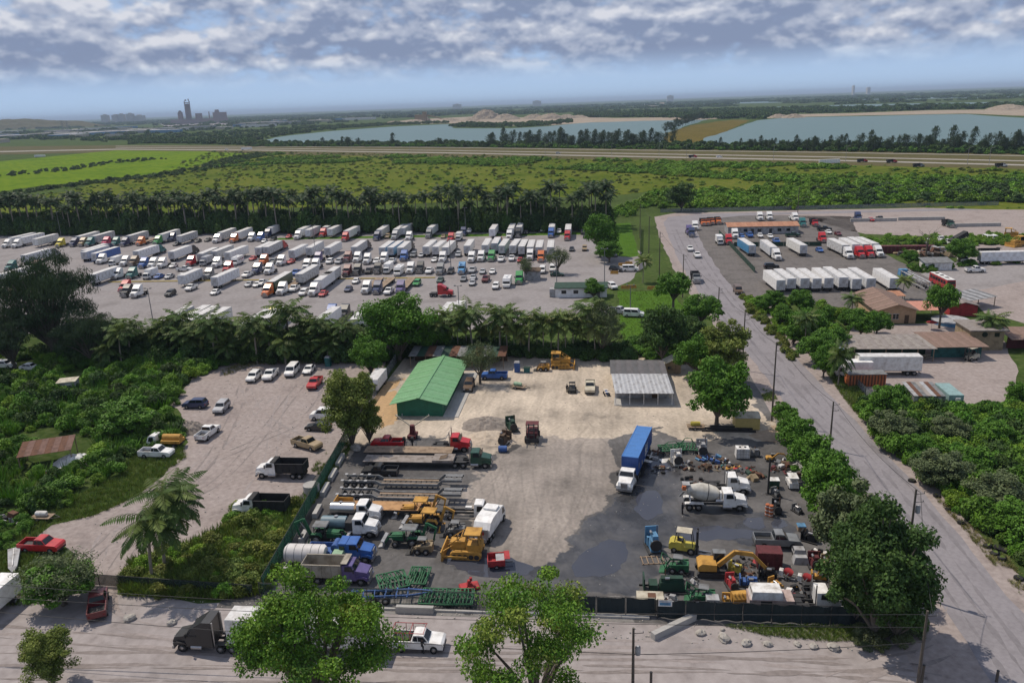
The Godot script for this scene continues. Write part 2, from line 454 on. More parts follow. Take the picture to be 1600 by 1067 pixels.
	sheet("quarry_yard", [92.3, -382.5, 147.1, -401.1, 183.3, -404.7, 194.3, -380.3, 192.1, -345.9, 176.8, -312.8, 162.5, -324.7, 140.4, -316.5, 120.1, -324.6, 104.7, -329.4], 0.02, mats.sand, 1.5, 6.0)
	sheet("car_park_east", [98.9, -253.7, 124.6, -279.1, 159.2, -276.5, 115.6, -196.3, 107.2, -218.8, 99, -226.5], 0.024, mats.lot_asphalt, 0.8, 5.0)
	sheet("sand_yard_east", [99.6, -228, 122.9, -241.6, 138.7, -232.6, 113.9, -188.1, 101.4, -196.6, 96.7, -205.7], 0.03, mats.sand, 0.8, 5.0)
	sheet("scrap_yard", [142.8, -322.2, 173.4, -328.2, 184.5, -314.9, 163, -276.2, 141.2, -280.1, 123.4, -286.2], 0.03, mats.sand, 1.0, 5.0)
	sheet("house_yard", [62.1, -196.1, 86.9, -196.8, 91.9, -188.4, 85.1, -164.9, 79.6, -153.3, 70.1, -139.8, 59.8, -138.1, 56.6, -147.7, 47.8, -149.3, 51, -162.8, 52.8, -176.1], 0.024, mats.sand, 0.6, 4.0)
	soil("pressed_dirt", [C(0.20, 0.176, 0.168), C(0.25, 0.22, 0.21), C(0.29, 0.256, 0.245)], 7.0, [C(0.8, 0.8, 0.8), C(1, 1, 1)], 33.0)
	soil("pale_dust", [C(0.25, 0.22, 0.212), C(0.305, 0.27, 0.26), C(0.35, 0.31, 0.30)], 7.0, [C(0.8, 0.8, 0.8), C(1, 1, 1)], 33.0)
	soil("worn_asphalt", [C(0.18, 0.17, 0.181), C(0.212, 0.20, 0.213), C(0.24, 0.228, 0.24)], 7.0, [C(0.8, 0.8, 0.8), C(1, 1, 1)], 33.0)
	var tw := [[-58.4, -74.1, -62.9, -81, -67.9, -91.7, -65.7, -103.1, -65.3, -119.5, -66.4, -144.3], [-58, -75.3, -61.3, -82.5, -63.5, -97.3, -59.6, -105.5, -59.7, -122.4, -62.5, -151.9], [-65.3, -151.9, -59.7, -131, -54.2, -114.8, -52.7, -103.6], [-56.9, -156, -54.7, -134.3, -59.7, -122.4, -64, -114.5], [-76.9, -155.8, -66.1, -137.3, -53.8, -125.3, -44.9, -122.8], [-66.5, -85.3, -66.3, -97.2, -63.9, -109.7, -68.3, -130.8, -75.1, -151.8]]
	for k in tw.size():
		wheel_tracks(tw[k], mats.pressed_dirt if k % 2 else mats.pale_dust, 0.026 + 0.004 * k, 1.8, 0.36)
	tw = [[-69.1, -68.2, -51.6, -69.3, -29.5, -68.5, -2.6, -70.2, 16.9, -70.4, 32, -69.4], [-66.6, -65.2, -42.9, -66.7, -15.6, -67.4, 10.3, -69, 29.4, -70.7, 37.1, -74.6], [-57.3, -73.5, -47.9, -70.6, -30.3, -70.6, -9.4, -71.3, 10.6, -71.5], [-68.9, -69.9, -43.8, -68.5, -22.5, -68.1, 4, -69.4, 25.8, -69, 33.2, -68], [22.3, -67.3, 29.5, -71.2, 36.2, -78.9, 38.7, -83.8], [-66.5, -63.2, -35, -64.7, -2.5, -66.5, 22.3, -67.3]]
	for k in tw.size():
		wheel_tracks(tw[k], mats.pressed_dirt if k % 2 else mats.pale_dust, 0.016 + 0.004 * k, 1.9, 0.4)
	tw = [[40.0, -45.0, 40.0, -110.0, 37.6, -140.0, 35.0, -170.0, 32.2, -214.0, 31.0, -250.0, 31.0, -300.0, 32.0, -350.0], [43.4, -45.0, 43.4, -110.0, 41.0, -140.0, 39.6, -170.0, 37.0, -214.0, 36.0, -250.0, 36.0, -300.0, 37.0, -345.0]]
	for k in 2:
		wheel_tracks(tw[k], mats.worn_asphalt, 0.036 + 0.004 * k, 1.9, 0.6)
	build_yard_ground()

# pairs of wheel tracks pressed into loose ground along a bent line
func wheel_tracks(pts: Array, m: Material, y: float, gauge := 1.8, w := 0.28) -> void:
	var line := Curve2D.new()
	for k in pts.size() / 2:
		var p := Vector2(pts[2 * k], pts[2 * k + 1])
		var a := Vector2(pts[2 * maxi(k - 1, 0)], pts[2 * maxi(k - 1, 0) + 1])
		var b := Vector2(pts[2 * mini(k + 1, pts.size() / 2 - 1)], pts[2 * mini(k + 1, pts.size() / 2 - 1) + 1])
		line.add_point(p, (a - b) * 0.18, (b - a) * 0.18)
	var f := FastNoiseLite.new()
	f.frequency = 0.15
	var mb := MB.new()
	var n := int(line.get_baked_length() / 1.0)
	for side in [-0.5, 0.5]:
		for k in n:
			var p := line.sample_baked(k * 1.0)
			var q := line.sample_baked(k + 1.0)
			var d := (q - p).normalized()
			var o: Vector2 = Vector2(-d.y, d.x) * side * gauge
			var h := Vector2(-d.y, d.x) * w * clampf(0.28 + 1.1 * f.get_noise_2d(p.x, p.y + side * 40.0), 0.0, 0.7)
			var e := Vector2(-d.y, d.x) * w * clampf(0.28 + 1.1 * f.get_noise_2d(q.x, q.y + side * 40.0), 0.0, 0.7)
			if h.length() + e.length() < 0.02: continue
			mb.q(Vector3(p.x + o.x - h.x, y, p.y + o.y - h.y), Vector3(p.x + o.x + h.x, y, p.y + o.y + h.y), Vector3(q.x + o.x + e.x, y, q.y + o.y + e.y), Vector3(q.x + o.x - e.x, y, q.y + o.y - e.y))
	struct("wheel_tracks", mb.done(), m)

func build_yard_ground() -> void:
	var x0 := -44.5
	var z0 := -176.0
	var wx := 75.0
	var wz := 100.5
	var tw := 768
	var th := 1029
	var lw := 192
	var lh := 256
	var regions := [poly([-61.3, -169.3, 23.1, -173.9, 31.6, -124.9, 23.4, -125.2, 12.9, -124.4, 10.2, -130.3, 2.3, -124.1, -0.9, -118.4, -6.2, -123.8, -10.4, -121.1, -14.9, -123.6, -18.5, -117.9, -25.4, -120.7, -27.2, -124.6, -41.5, -122.9, -41.4, -115.2]), poly([-17.7, -119.6, -9.6, -125.1, 2.3, -124.1, 2.2, -107.8, -0.8, -100, -3.2, -91.4, -6.2, -86.8, -10.9, -85.4, -13.8, -89.4, -16.8, -95.7, -19, -107]), poly([-19.4, -87.9, -10.9, -85.8, -6.2, -87.1, -2.8, -91.8, 0.1, -100, 3.5, -107.8, 4.8, -117.9, 10.6, -121.7, 15.8, -106.3, 16.8, -100.7, 25.7, -98.5, 26.8, -96, 22, -92.7, 13.3, -93, 7.2, -87.5, 5.2, -80.7, -5.9, -80.7, -13.7, -82.9, -18.8, -84.7]), poly([-46, -152, -42.7, -156.1, -37.9, -134.6, -38.5, -128.5, -42.2, -131.4]), poly([26.8, -129.6, 31.8, -133.1, 29.8, -124.8, 25.4, -124.7]), poly([-36.5, -75.3, -8.6, -78.1, 5.2, -80.7, 5, -76.2, -35.9, -73.8])]
	var masks := []
	for r in regions:
		var a := PackedFloat32Array()
		a.resize(lw * lh)
		for j in lh:
			for i in lw:
				a[j * lw + i] = 1.0 if Geometry2D.is_point_in_polygon(Vector2(x0 + (i + 0.5) / lw * wx, z0 + (j + 0.5) / lh * wz), r) else 0.0
		masks.append(a)
	var f := FastNoiseLite.new()
	f.seed = 3
	f.noise_type = FastNoiseLite.TYPE_SIMPLEX_SMOOTH
	f.frequency = 0.012
	f.fractal_octaves = 5
	var warp := f.get_image(tw, th).get_data()
	f.seed = 9
	f.frequency = 0.006
	f.fractal_octaves = 6
	f.fractal_gain = 0.62
	var blot := f.get_image(tw, th).get_data()
	f.seed = 15
	f.frequency = 0.11
	f.fractal_octaves = 3
	var grit := f.get_image(tw, th).get_data()
	f.seed = 21
	f.frequency = 0.05
	var streak_im := f.get_image(tw, 64)
	streak_im.resize(tw, th, Image.INTERPOLATE_CUBIC)
	var streak := streak_im.get_data()
	var cols := [Vector3(0.44, 0.375, 0.30), Vector3(0.245, 0.215, 0.19), Vector3(0.045, 0.045, 0.048), Vector3(0.42, 0.27, 0.13), Vector3(0.30, 0.20, 0.12), Vector3(0.20, 0.19, 0.18)]
	var rgb := PackedByteArray()
	rgb.resize(tw * th * 3)
	var ro := PackedByteArray()
	ro.resize(tw * th)
	for j in th:
		for i in tw:
			var k := j * tw + i
			var wv := (warp[k] - 128) / 128.0
			var bv := (blot[k] - 128) / 128.0
			var u := clampf((i + wv * 22.0 + bv * 14.0) * lw / tw, 0.0, lw - 2.0)
			var v := clampf((j + bv * 22.0 - wv * 14.0) * lh / th, 0.0, lh - 2.0)
			var iu := int(u)
			var iv := int(v)
			var fu := u - iu
			var fv := v - iv
			var o := iv * lw + iu
			var c := Vector3(0.086, 0.082, 0.081) * (1.0 + bv * 0.85)
			var rr := 0.93
			for r in 6:
				var a: PackedFloat32Array = masks[r]
				var m := lerpf(lerpf(a[o], a[o + 1], fu), lerpf(a[o + lw], a[o + lw + 1], fu), fv)
				if m > 0.0:
					m = smoothstep(0.15, 0.85, m + bv * 0.5)
					var d: Vector3 = cols[r]
					if r == 2:
						d *= 1.0 + bv * 1.1 + wv * 0.5
					if r == 0 or r == 1:
						d *= 1.0 + bv * 0.34 + (streak[k] - 128) / 128.0 * 0.09
					c = c.lerp(d, m * (0.92 if r != 4 else 0.6))
					rr = lerpf(rr, clampf(0.36 + bv * 0.5, 0.12, 0.8) if r == 2 else 0.95, m)
			c *= 1.0 + (grit[k] - 128) / 128.0 * 0.22 + (streak[k] - 128) / 128.0 * 0.06
			rgb[k * 3] = int(pow(clampf(c.x, 0.0, 1.0), 0.4545) * 255.0)
			rgb[k * 3 + 1] = int(pow(clampf(c.y, 0.0, 1.0), 0.4545) * 255.0)
			rgb[k * 3 + 2] = int(pow(clampf(c.z, 0.0, 1.0), 0.4545) * 255.0)
			ro[k] = int(rr * 255.0)
	# ruts left by wheels: pairs of narrow pressed lines, some paler, some darker than the ground
	var rt := RandomNumberGenerator.new()
	rt.seed = 5
	for t in 46:
		var wx0 := rt.randf_range(-24.0, 4.0)
		var p := Vector2(wx0, rt.randf_range(-160.0, -84.0))
		var a := rt.randf_range(-0.35, 0.35) + (PI if rt.randf() < 0.5 else 0.0)
		var bend := rt.randf_range(-0.02, 0.02)
		var f2 := 1.14 if rt.randf() < 0.55 else 0.82
		for s in int(rt.randf_range(180, 620)):
			a += bend * 0.07
			p += Vector2(sin(a), cos(a)) * 0.08
			for w in [-0.9, 0.9]:
				var q: Vector2 = p + Vector2(cos(a), -sin(a)) * w
				var ix := int((q.x - x0) / wx * tw)
				var iy := int((q.y - z0) / wz * th)
				for d in 3:
					var xx := ix + d - 1
					if xx < 0 or xx >= tw or iy < 0 or iy >= th: continue
					var k := (iy * tw + xx) * 3
					if blot[iy * tw + xx] < 96: continue
					for ch in 3:
						rgb[k + ch] = clampi(int(128.0 * pow(rgb[k + ch] / 128.0, 1.0) * lerpf(1.0, f2, 0.22)), 0, 255)
	var m := StandardMaterial3D.new()
	m.resource_name = "yard_ground"
	m.albedo_texture = ImageTexture.create_from_image(Image.create_from_data(tw, th, false, Image.FORMAT_RGB8, rgb))
	m.roughness = 1.0
	m.roughness_texture = ImageTexture.create_from_image(Image.create_from_data(tw, th, false, Image.FORMAT_L8, ro))
	m.roughness_texture_channel = BaseMaterial3D.TEXTURE_CHANNEL_RED
	m.texture_repeat = false
	var a := []
	a.resize(Mesh.ARRAY_MAX)
	a[Mesh.ARRAY_VERTEX] = PackedVector3Array([Vector3(x0, 0.03, z0), Vector3(x0 + wx, 0.03, z0), Vector3(x0 + wx, 0.03, z0 + wz), Vector3(x0, 0.03, z0 + wz)])
	a[Mesh.ARRAY_NORMAL] = PackedVector3Array([Vector3.UP, Vector3.UP, Vector3.UP, Vector3.UP])
	a[Mesh.ARRAY_TEX_UV] = PackedVector2Array([Vector2(0, 0), Vector2(1, 0), Vector2(1, 1), Vector2(0, 1)])
	a[Mesh.ARRAY_INDEX] = PackedInt32Array([0, 1, 2, 0, 2, 3])
	var am := ArrayMesh.new()
	am.add_surface_from_arrays(Mesh.PRIMITIVE_TRIANGLES, a)
	struct("yard_ground", am, m)
	var pud := StandardMaterial3D.new()
	pud.resource_name = "puddle"
	pud.albedo_color = lin(0.05, 0.054, 0.07)
	pud.roughness = 0.06
	mats["puddle"] = pud
	for q in [[-20.1, -87.3, -17.1, -88.9, -12, -88.3, -7.8, -85.9, -8.4, -83.9, -13, -83, -17.1, -84.4], [7.4, -116.3, 10.3, -117.8, 12.3, -116, 10.6, -112.3, 8, -112.7], [11.1, -96, 14.6, -96.8, 20.2, -96.1, 20.3, -94.1, 14.1, -92.9, 10, -93.3], [18.6, -98.7, 21.8, -99.9, 21.5, -96.1, 19.3, -96.4], [22.9, -98.9, 24.4, -99.6, 24.7, -96.9, 22.9, -96.2], [-3.1, -88.1, 0.9, -92.9, 3.8, -91.8, 2.8, -85.9, -0.7, -83.6, -3.8, -84.4], [5.7, -105.9, 8.5, -107, 8.9, -100.4, 6.2, -97.6, 4.6, -100.2]]:
		sheet("puddle", q, 0.042, pud, 0.5, 0.9)

const TONES := {"white": [0.78, 0.78, 0.77], "cream": [0.55, 0.50, 0.38], "silver": [0.40, 0.41, 0.43], "grey": [0.20, 0.21, 0.22], "black": [0.014, 0.015, 0.018], "navy": [0.018, 0.035, 0.11], "blue": [0.025, 0.11, 0.38], "pale blue": [0.08, 0.28, 0.52], "teal": [0.012, 0.15, 0.15], "green": [0.03, 0.28, 0.06], "yellow": [0.62, 0.52, 0.03], "tan": [0.36, 0.27, 0.15], "orange": [0.62, 0.15, 0.025], "red": [0.48, 0.014, 0.02], "maroon": [0.13, 0.015, 0.02], "pink": [0.55, 0.02, 0.10], "purple": [0.10, 0.075, 0.22], "brown": [0.12, 0.07, 0.035], "dark green": [0.01, 0.06, 0.035], "pale green": [0.3, 0.5, 0.32], "amber": [0.60, 0.30, 0.015]}
var protos := {}

func tone(t: String) -> StandardMaterial3D:
	var c: Array = TONES[t]
	return paint("paint " + t, c[0], c[1], c[2], 0.45, 0.0, 0.5, 0.4)

func dull(t: String) -> StandardMaterial3D:
	var c: Array = TONES[t]
	if t == "green": c = [0.014, 0.15, 0.055]
	var l: float = (c[0] + c[1] + c[2]) / 3.0
	return paint("worn " + t, lerpf(c[0], l, 0.14) * 0.86, lerpf(c[1], l, 0.14) * 0.86, lerpf(c[2], l, 0.14) * 0.86, 0.75, 0.0, 0.8)

func glass() -> StandardMaterial3D: return paint("window glass", 0.012, 0.016, 0.02, 0.06, 0.0, 0.0)
func rubber() -> StandardMaterial3D: return paint("rubber", 0.014, 0.014, 0.014, 0.85, 0.0, 0.4)
func steel() -> StandardMaterial3D: return paint("steel", 0.42, 0.42, 0.43, 0.35, 0.8, 0.5)
func iron() -> StandardMaterial3D: return paint("dark iron", 0.028, 0.028, 0.03, 0.65, 0.0, 0.5)
func rust() -> StandardMaterial3D: return paint("rust", 0.13, 0.06, 0.035, 0.9, 0.1, 0.8)
func lamp() -> StandardMaterial3D: return paint("lamp lens", 0.62, 0.62, 0.58, 0.12, 0.0, 0.0)
func red_lamp() -> StandardMaterial3D: return paint("red lens", 0.35, 0.01, 0.01, 0.2, 0.0, 0.0)
func timber() -> StandardMaterial3D: return paint("timber", 0.27, 0.20, 0.14, 0.9, 0.0, 0.8)
func panel() -> StandardMaterial3D: return paint("trailer panel", 0.76, 0.77, 0.78, 0.45, 0.0, 0.3)

var wheel_shapes := {}
func wheel(o: Node3D, x: float, z: float, r := 0.52, w := 0.3, deep := false) -> void:
	var key := "%.2f %.2f" % [r, w]
	if not wheel_shapes.has(key):
		var a := MB.new()
		a.la(Vector3(-w / 2, 0, 0), Vector3.RIGHT, [[0.0, r * 0.86], [w * 0.14, r], [w * 0.86, r], [w, r * 0.86]], 16)
		var b := MB.new()
		b.la(Vector3(-w / 2 - 0.012, 0, 0), Vector3.RIGHT, [[0.0, r * 0.3], [0.01, r * 0.55], [w + 0.014, r * 0.55], [w + 0.024, r * 0.3]], 12)
		wheel_shapes[key] = [a.done(), b.done()]
	var t := part(o, "wheel", wheel_shapes[key][0], rubber(), Vector3(x, r, z))
	part(t, "rim", wheel_shapes[key][1], steel())

func fresh() -> Node3D:
	return Node3D.new()

# bonnet, cab and (if long) sleeper of a conventional truck whose bumper stands at z = zf
func cab_parts(o: Node3D, zf: float, style: String, body: Material) -> void:
	var hi := 3.75 if style == "sleeper" else 2.75
	var back := zf - (4.6 if style == "sleeper" else 3.3)
	var hood := MB.new().pr([zf - 0.1, 0.62, zf - 0.02, 1.25, zf - 0.22, 1.72, zf - 1.62, 2.02, zf - 1.7, 0.8, zf - 0.6, 0.8], [0.92, 0.95, 0.9, 1.02, 1.1, 1.0])
	for s in [-1, 1]:
		hood.pr([zf - 0.18, 0.72, zf - 0.14, 1.15, zf - 0.55, 1.32, zf - 1.5, 1.22, zf - 1.75, 0.72, zf - 1.5, 1.06, zf - 0.6, 1.06], [0.17], s * 1.03)
	part(o, "bonnet", hood.done(), body, Vector3.ZERO, true)
	var c := MB.new()
	if style == "sleeper":
		c.pr([zf - 1.55, 0.75, zf - 1.6, 2.02, zf - 2.12, 2.82, zf - 2.75, 3.2, zf - 3.6, hi, back, hi, back, 0.75], [1.16, 1.16, 1.02, 1.08, 1.12, 1.14, 1.18])
	else:
		c.pr([zf - 1.55, 0.75, zf - 1.6, 2.02, zf - 1.98, 2.72, zf - 2.3, hi, back, hi - 0.04, back, 0.75], [1.14, 1.14, 1.0, 1.02, 1.02, 1.14])
	part(o, "cab", c.done(), body, Vector3.ZERO, true)
	var y1 := 2.02
	var y2 := 2.82 if style == "sleeper" else 2.72
	var dz := 0.52 if style == "sleeper" else 0.38
	var ws := MB.new()
	var zo := 0.03
	var za := zf - 1.6 + zo
	var n0 := dz / (y2 - y1)
	ws.q(Vector3(-1.04, y1 + 0.08, za - 0.08 * n0), Vector3(1.04, y1 + 0.08, za - 0.08 * n0), Vector3(0.92, y2 - 0.06, za - dz + 0.06 * n0), Vector3(-0.92, y2 - 0.06, za - dz + 0.06 * n0))
	part(o, "windshield", ws.done(), glass())
	for s in [-1, 1]:
		var x: float = s * 1.18
		var a := Vector3(x, y1, za - 0.32)
		var b := Vector3(s * 1.12, y2 - 0.1, za - dz - 0.12)
		var d := Vector3(s * 1.12, y2 - 0.1, za - 1.3)
		var e := Vector3(x, y1, za - 1.35)
		var w := MB.new()
		if s > 0: w.q(a, e, d, b)
		else: w.q(a, b, d, e)
		part(o, "side_window", w.done(), glass())
		part(o, "headlight", MB.new().b(s * 0.78, 1.0, zf - 0.06, 0.32, 0.24, 0.12).done(), lamp())
		part(o, "mirror", MB.new().b(s * 1.36, 1.95, zf - 1.75, 0.22, 0.55, 0.1).b(s * 1.2, 2.4, zf - 1.75, 0.3, 0.05, 0.05).done(), iron())
	part(o, "grille", MB.new().b(0, 0.85, zf - 0.07, 1.0, 0.8, 0.1).done(), steel())
	part(o, "bumper", MB.new().b(0, 0.42, zf - 0.08, 2.3, 0.34, 0.22).done(), steel())

func chassis(o: Node3D, z0: float, z1: float, axles: Array, zf: float, tanks := true, r := 0.52) -> void:
	var f := MB.new()
	for s in [-1, 1]:
		f.b(s * 0.42, 0.72, (z0 + z1) / 2, 0.14, 0.28, absf(z1 - z0))
	f.b(0, 0.72, z0 + 0.1, 1.0, 0.26, 0.16)
	for a in axles:
		f.bar(-0.9, r, a, 0.9, r, a, 0.11)
	part(o, "chassis", f.done(), iron())
	for s in [-1, 1]:
		wheel(o, s * 0.98, zf - 1.05, r, 0.3)
		for a in axles:
			wheel(o, s * 0.9, a, r, 0.58)
		if tanks:
			part(o, "fuel_tank", MB.new().cy(Vector3(s * 0.98, 0.66, zf - 3.3), Vector3(s * 0.98, 0.66, zf - 2.1), 0.3, 0.3, 12).done(), steel())

func proto_tractor(style := "sleeper") -> Node3D:
	var o := fresh()
	var l := 7.4 if style == "sleeper" else 6.6
	var f := l / 2
	cab_parts(o, f, style, tone("white"))
	chassis(o, -f, f - 0.6, [-f + 0.75, -f + 2.05], f)
	part(o, "fifth_wheel", MB.new().b(0, 1.02, -f + 1.4, 0.9, 0.12, 1.1).done(), iron())
	var back := f - (4.6 if style == "sleeper" else 3.3)
	for s in [-1, 1]:
		part(o, "exhaust_stack", MB.new().cy(Vector3(s * 1.0, 0.9, back - 0.12), Vector3(s * 1.0, 3.7, back - 0.12), 0.08, 0.08, 8).done(), steel())
		part(o, "mudguard", MB.new().b(s * 0.9, 1.1, -f + 1.4, 0.6, 0.05, 2.4, 1.0, 0.8).done(), iron())
	return o

func proto_trailer(l := 16.0) -> Node3D:
	var o := fresh()
	var f := l / 2
	part(o, "box", MB.new().b(0, 1.16, 0, 2.56, 2.86, l).done(), panel(), Vector3.ZERO, true)
	part(o, "roof", MB.new().b(0, 4.021, 0, 2.5, 0.04, l - 0.06).done(), paint("trailer roof", 0.58, 0.58, 0.58, 0.6, 0.0, 0.6))
	for s in [-1, 1]:
		part(o, "rear_door", MB.new().b(s * 0.6, 1.3, -f - 0.02, 1.16, 2.6, 0.05).b(s * 0.2, 1.3, -f - 0.06, 0.04, 2.6, 0.04).b(s * 0.8, 1.3, -f - 0.06, 0.04, 2.6, 0.04).done(), paint("trailer door", 0.50, 0.51, 0.53, 0.5, 0.0, 0.7))
		part(o, "landing_leg", MB.new().b(s * 0.8, 0.05, f - 2.8, 0.12, 1.1, 0.12).b(s * 0.8, 0.0, f - 2.8, 0.3, 0.06, 0.3).done(), iron())
		part(o, "side_rail", MB.new().b(s * 1.26, 1.02, 0, 0.06, 0.16, l).done(), steel())
	part(o, "underframe", MB.new().b(0.5, 0.85, 0, 0.12, 0.3, l - 0.4).b(-0.5, 0.85, 0, 0.12, 0.3, l - 0.4).b(0, 0.5, -f + 0.1, 2.3, 0.12, 0.1).b(0, 0.5, -f + 0.1, 0.1, 0.6, 0.1).done(), iron())
	for z in [-f + 1.3, -f + 2.6]:
		for s in [-1, 1]:
			wheel(o, s * 0.93, z, 0.52, 0.58)
	return o

func proto_flatbed(l := 14.6) -> Node3D:
	var o := fresh()
	var f := l / 2
	part(o, "deck", MB.new().b(0, 1.15, 0, 2.56, 0.12, l).done(), timber(), Vector3.ZERO, true)
	part(o, "underframe", MB.new().b(0.5, 0.7, 0, 0.14, 0.45, l - 0.4).b(-0.5, 0.7, 0, 0.14, 0.45, l - 0.4).b(1.27, 1.0, 0, 0.06, 0.2, l).b(-1.27, 1.0, 0, 0.06, 0.2, l).done(), iron())
	for s in [-1, 1]:
		part(o, "landing_leg", MB.new().b(s * 0.8, 0.05, f - 2.8, 0.12, 1.1, 0.12).b(s * 0.8, 0.0, f - 2.8, 0.3, 0.06, 0.3).done(), iron())
	for z in [-f + 1.2, -f + 2.5]:
		for s in [-1, 1]:
			wheel(o, s * 0.93, z, 0.52, 0.58)
	return o

# windows let into a painted cabin given by its side outline: front base, front top, rear top, rear base
func panes(o: Node3D, p: Array, hw: Array, split: float) -> void:
	var at := func(k: int, s: float) -> Vector3: return Vector3(hw[k] * s, p[2 * k + 1], p[2 * k])
	for e in [[0, 1, "windshield"], [3, 2, "rear_window"]]:
		var a: Vector3 = at.call(e[0], 1.0)
		var b: Vector3 = at.call(e[1], 1.0)
		var sg := 1.0 if e[0] == 0 else -1.0
		var out := Vector3(0, absf(a.z - b.z), sg * absf(b.y - a.y)).normalized() * 0.015
		var q := []
		for t in [[0.1, 0.9], [0.88, 0.9]]:
			var m: Vector3 = a.lerp(b, t[0]) + out
			q.append(Vector3(m.x * t[1], m.y, m.z))
		var mb := MB.new()
		var l0 := Vector3(-q[0].x, q[0].y, q[0].z)
		var l1 := Vector3(-q[1].x, q[1].y, q[1].z)
		if sg > 0.0: mb.q(l0, q[0], q[1], l1)
		else: mb.q(q[0], l0, l1, q[1])
		part(o, e[2], mb.done(), glass())
	for s in [-1.0, 1.0]:
		for h in 2:
			var u0 := 0.06 if h == 0 else split + 0.02
			var u1 := split - 0.02 if h == 0 else 0.94
			var q := []
			for t in [[u0, 0.12], [u1, 0.12], [u1, 0.86], [u0, 0.86]]:
				var lo: Vector3 = (at.call(0, s) as Vector3).lerp(at.call(3, s), t[0])
				var hi: Vector3 = (at.call(1, s) as Vector3).lerp(at.call(2, s), t[0])
				q.append(lo.lerp(hi, t[1]) + Vector3(s * 0.014, 0, 0))
			var mb := MB.new()
			if s > 0.0: mb.q(q[0], q[1], q[2], q[3])
			else: mb.q(q[1], q[0], q[3], q[2])
			part(o, "side_window", mb.done(), glass())

func proto_car(kind: String) -> Node3D:
	var o := fresh()
	var body := MB.new()
	var cab := []
	var chw := []
	var split := 0.5
	var l := 4.7
	var r := 0.33
	var hw := 0.9
	var zf := 1.4
	var zr := -1.4
	if kind == "sedan":
		body.pr([2.3, 0.28, 2.35, 0.62, 2.1, 0.78, 0.95, 0.95, -1.7, 0.99, -2.3, 0.93, -2.36, 0.3], [0.82, 0.84, 0.86, 0.87, 0.87, 0.83, 0.82])
		cab = [1.0, 0.94, 0.3, 1.38, -1.05, 1.40, -1.8, 0.98]
		chw = [0.83, 0.67, 0.66, 0.79]
	elif kind == "suv":
		l = 4.9
		r = 0.38
		body.pr([2.4, 0.35, 2.42, 0.85, 2.2, 1.02, 1.05, 1.14, -2.25, 1.16, -2.4, 1.0, -2.42, 0.38], [0.86, 0.9, 0.9, 0.93, 0.92, 0.9, 0.86])
		cab = [1.1, 1.12, 0.5, 1.66, -1.95, 1.70, -2.3, 1.15]
		chw = [0.9, 0.75, 0.74, 0.88]
	elif kind == "pickup":
		l = 5.8
		r = 0.42
		hw = 0.96
		zf = 1.85
		zr = -1.75
		body.pr([2.85, 0.45, 2.9, 0.95, 2.65, 1.12, 1.3, 1.22, -0.55, 1.24, -0.55, 0.45], [0.92, 0.95, 0.95, 0.97, 0.97, 0.94])
		body.b(0, 0.45, -1.7, 1.86, 0.32, 2.32)
		for s in [-1, 1]:
			body.b(s * 0.92, 0.6, -1.72, 0.1, 0.66, 2.35)
		body.b(0, 0.6, -2.87, 1.94, 0.64, 0.08)
		body.b(0, 0.7, -0.6, 1.8, 0.56, 0.06)
		cab = [1.35, 1.2, 0.75, 1.78, -0.35, 1.80, -0.53, 1.22]
		chw = [0.92, 0.76, 0.75, 0.9]
		split = 0.62
	elif kind == "van":
		l = 5.6
		r = 0.38
		hw = 0.98
		zf = 1.8
		zr = -1.7
		body.pr([2.75, 0.4, 2.8, 0.95, 2.55, 1.1, 1.75, 1.25, -2.75, 1.3, -2.8, 0.4], [0.92, 0.95, 0.95, 0.98, 0.98, 0.95])
		cab = [1.8, 1.22, 1.1, 1.95, -2.6, 1.98, -2.72, 1.28]
		chw = [0.94, 0.84, 0.84, 0.95]
	part(o, "body", body.done(), tone("white"), Vector3.ZERO, true)
	part(o, "cabin", MB.new().pr([cab[0], cab[1], cab[2], cab[3], (cab[2] + cab[4]) / 2, cab[3] + 0.05, cab[4], cab[5], cab[6], cab[7]], [chw[0], chw[1], chw[1] * 0.97, chw[2], chw[3]]).done(), tone("white"), Vector3.ZERO, true)
	panes(o, cab, chw, split)
	var z1 := l / 2
	if kind == "pickup":
		z1 = 2.88
		part(o, "bed_floor", MB.new().b(0, 0.775, -1.72, 1.72, 0.02, 2.2).done(), iron())
	for s in [-1, 1]:
		wheel(o, s * (hw - 0.08), zf, r, 0.24)
		wheel(o, s * (hw - 0.08), zr, r, 0.24)
		part(o, "headlight", MB.new().b(s * 0.62, 0.62, z1 - 0.05, 0.38, 0.16, 0.08).done(), lamp())
		part(o, "tail_light", MB.new().b(s * 0.72, 0.75, -z1 - 0.0, 0.2, 0.18, 0.06).done(), red_lamp())
	for s in [-1, 1]:
		part(o, "bumper", MB.new().b(0, 0.33, s * (z1 - 0.02), 1.7, 0.2, 0.12).done(), iron())
	return o

func proto_box_truck() -> Node3D:
	var o := fresh()
	cab_over(o, 3.4)
	chassis(o, -3.4, 2.6, [-2.0], 3.9, false, 0.42)
	part(o, "cargo_box", MB.new().b(0, 1.05, -0.9, 2.3, 2.3, 5.0).done(), panel(), Vector3.ZERO, true)
	return o

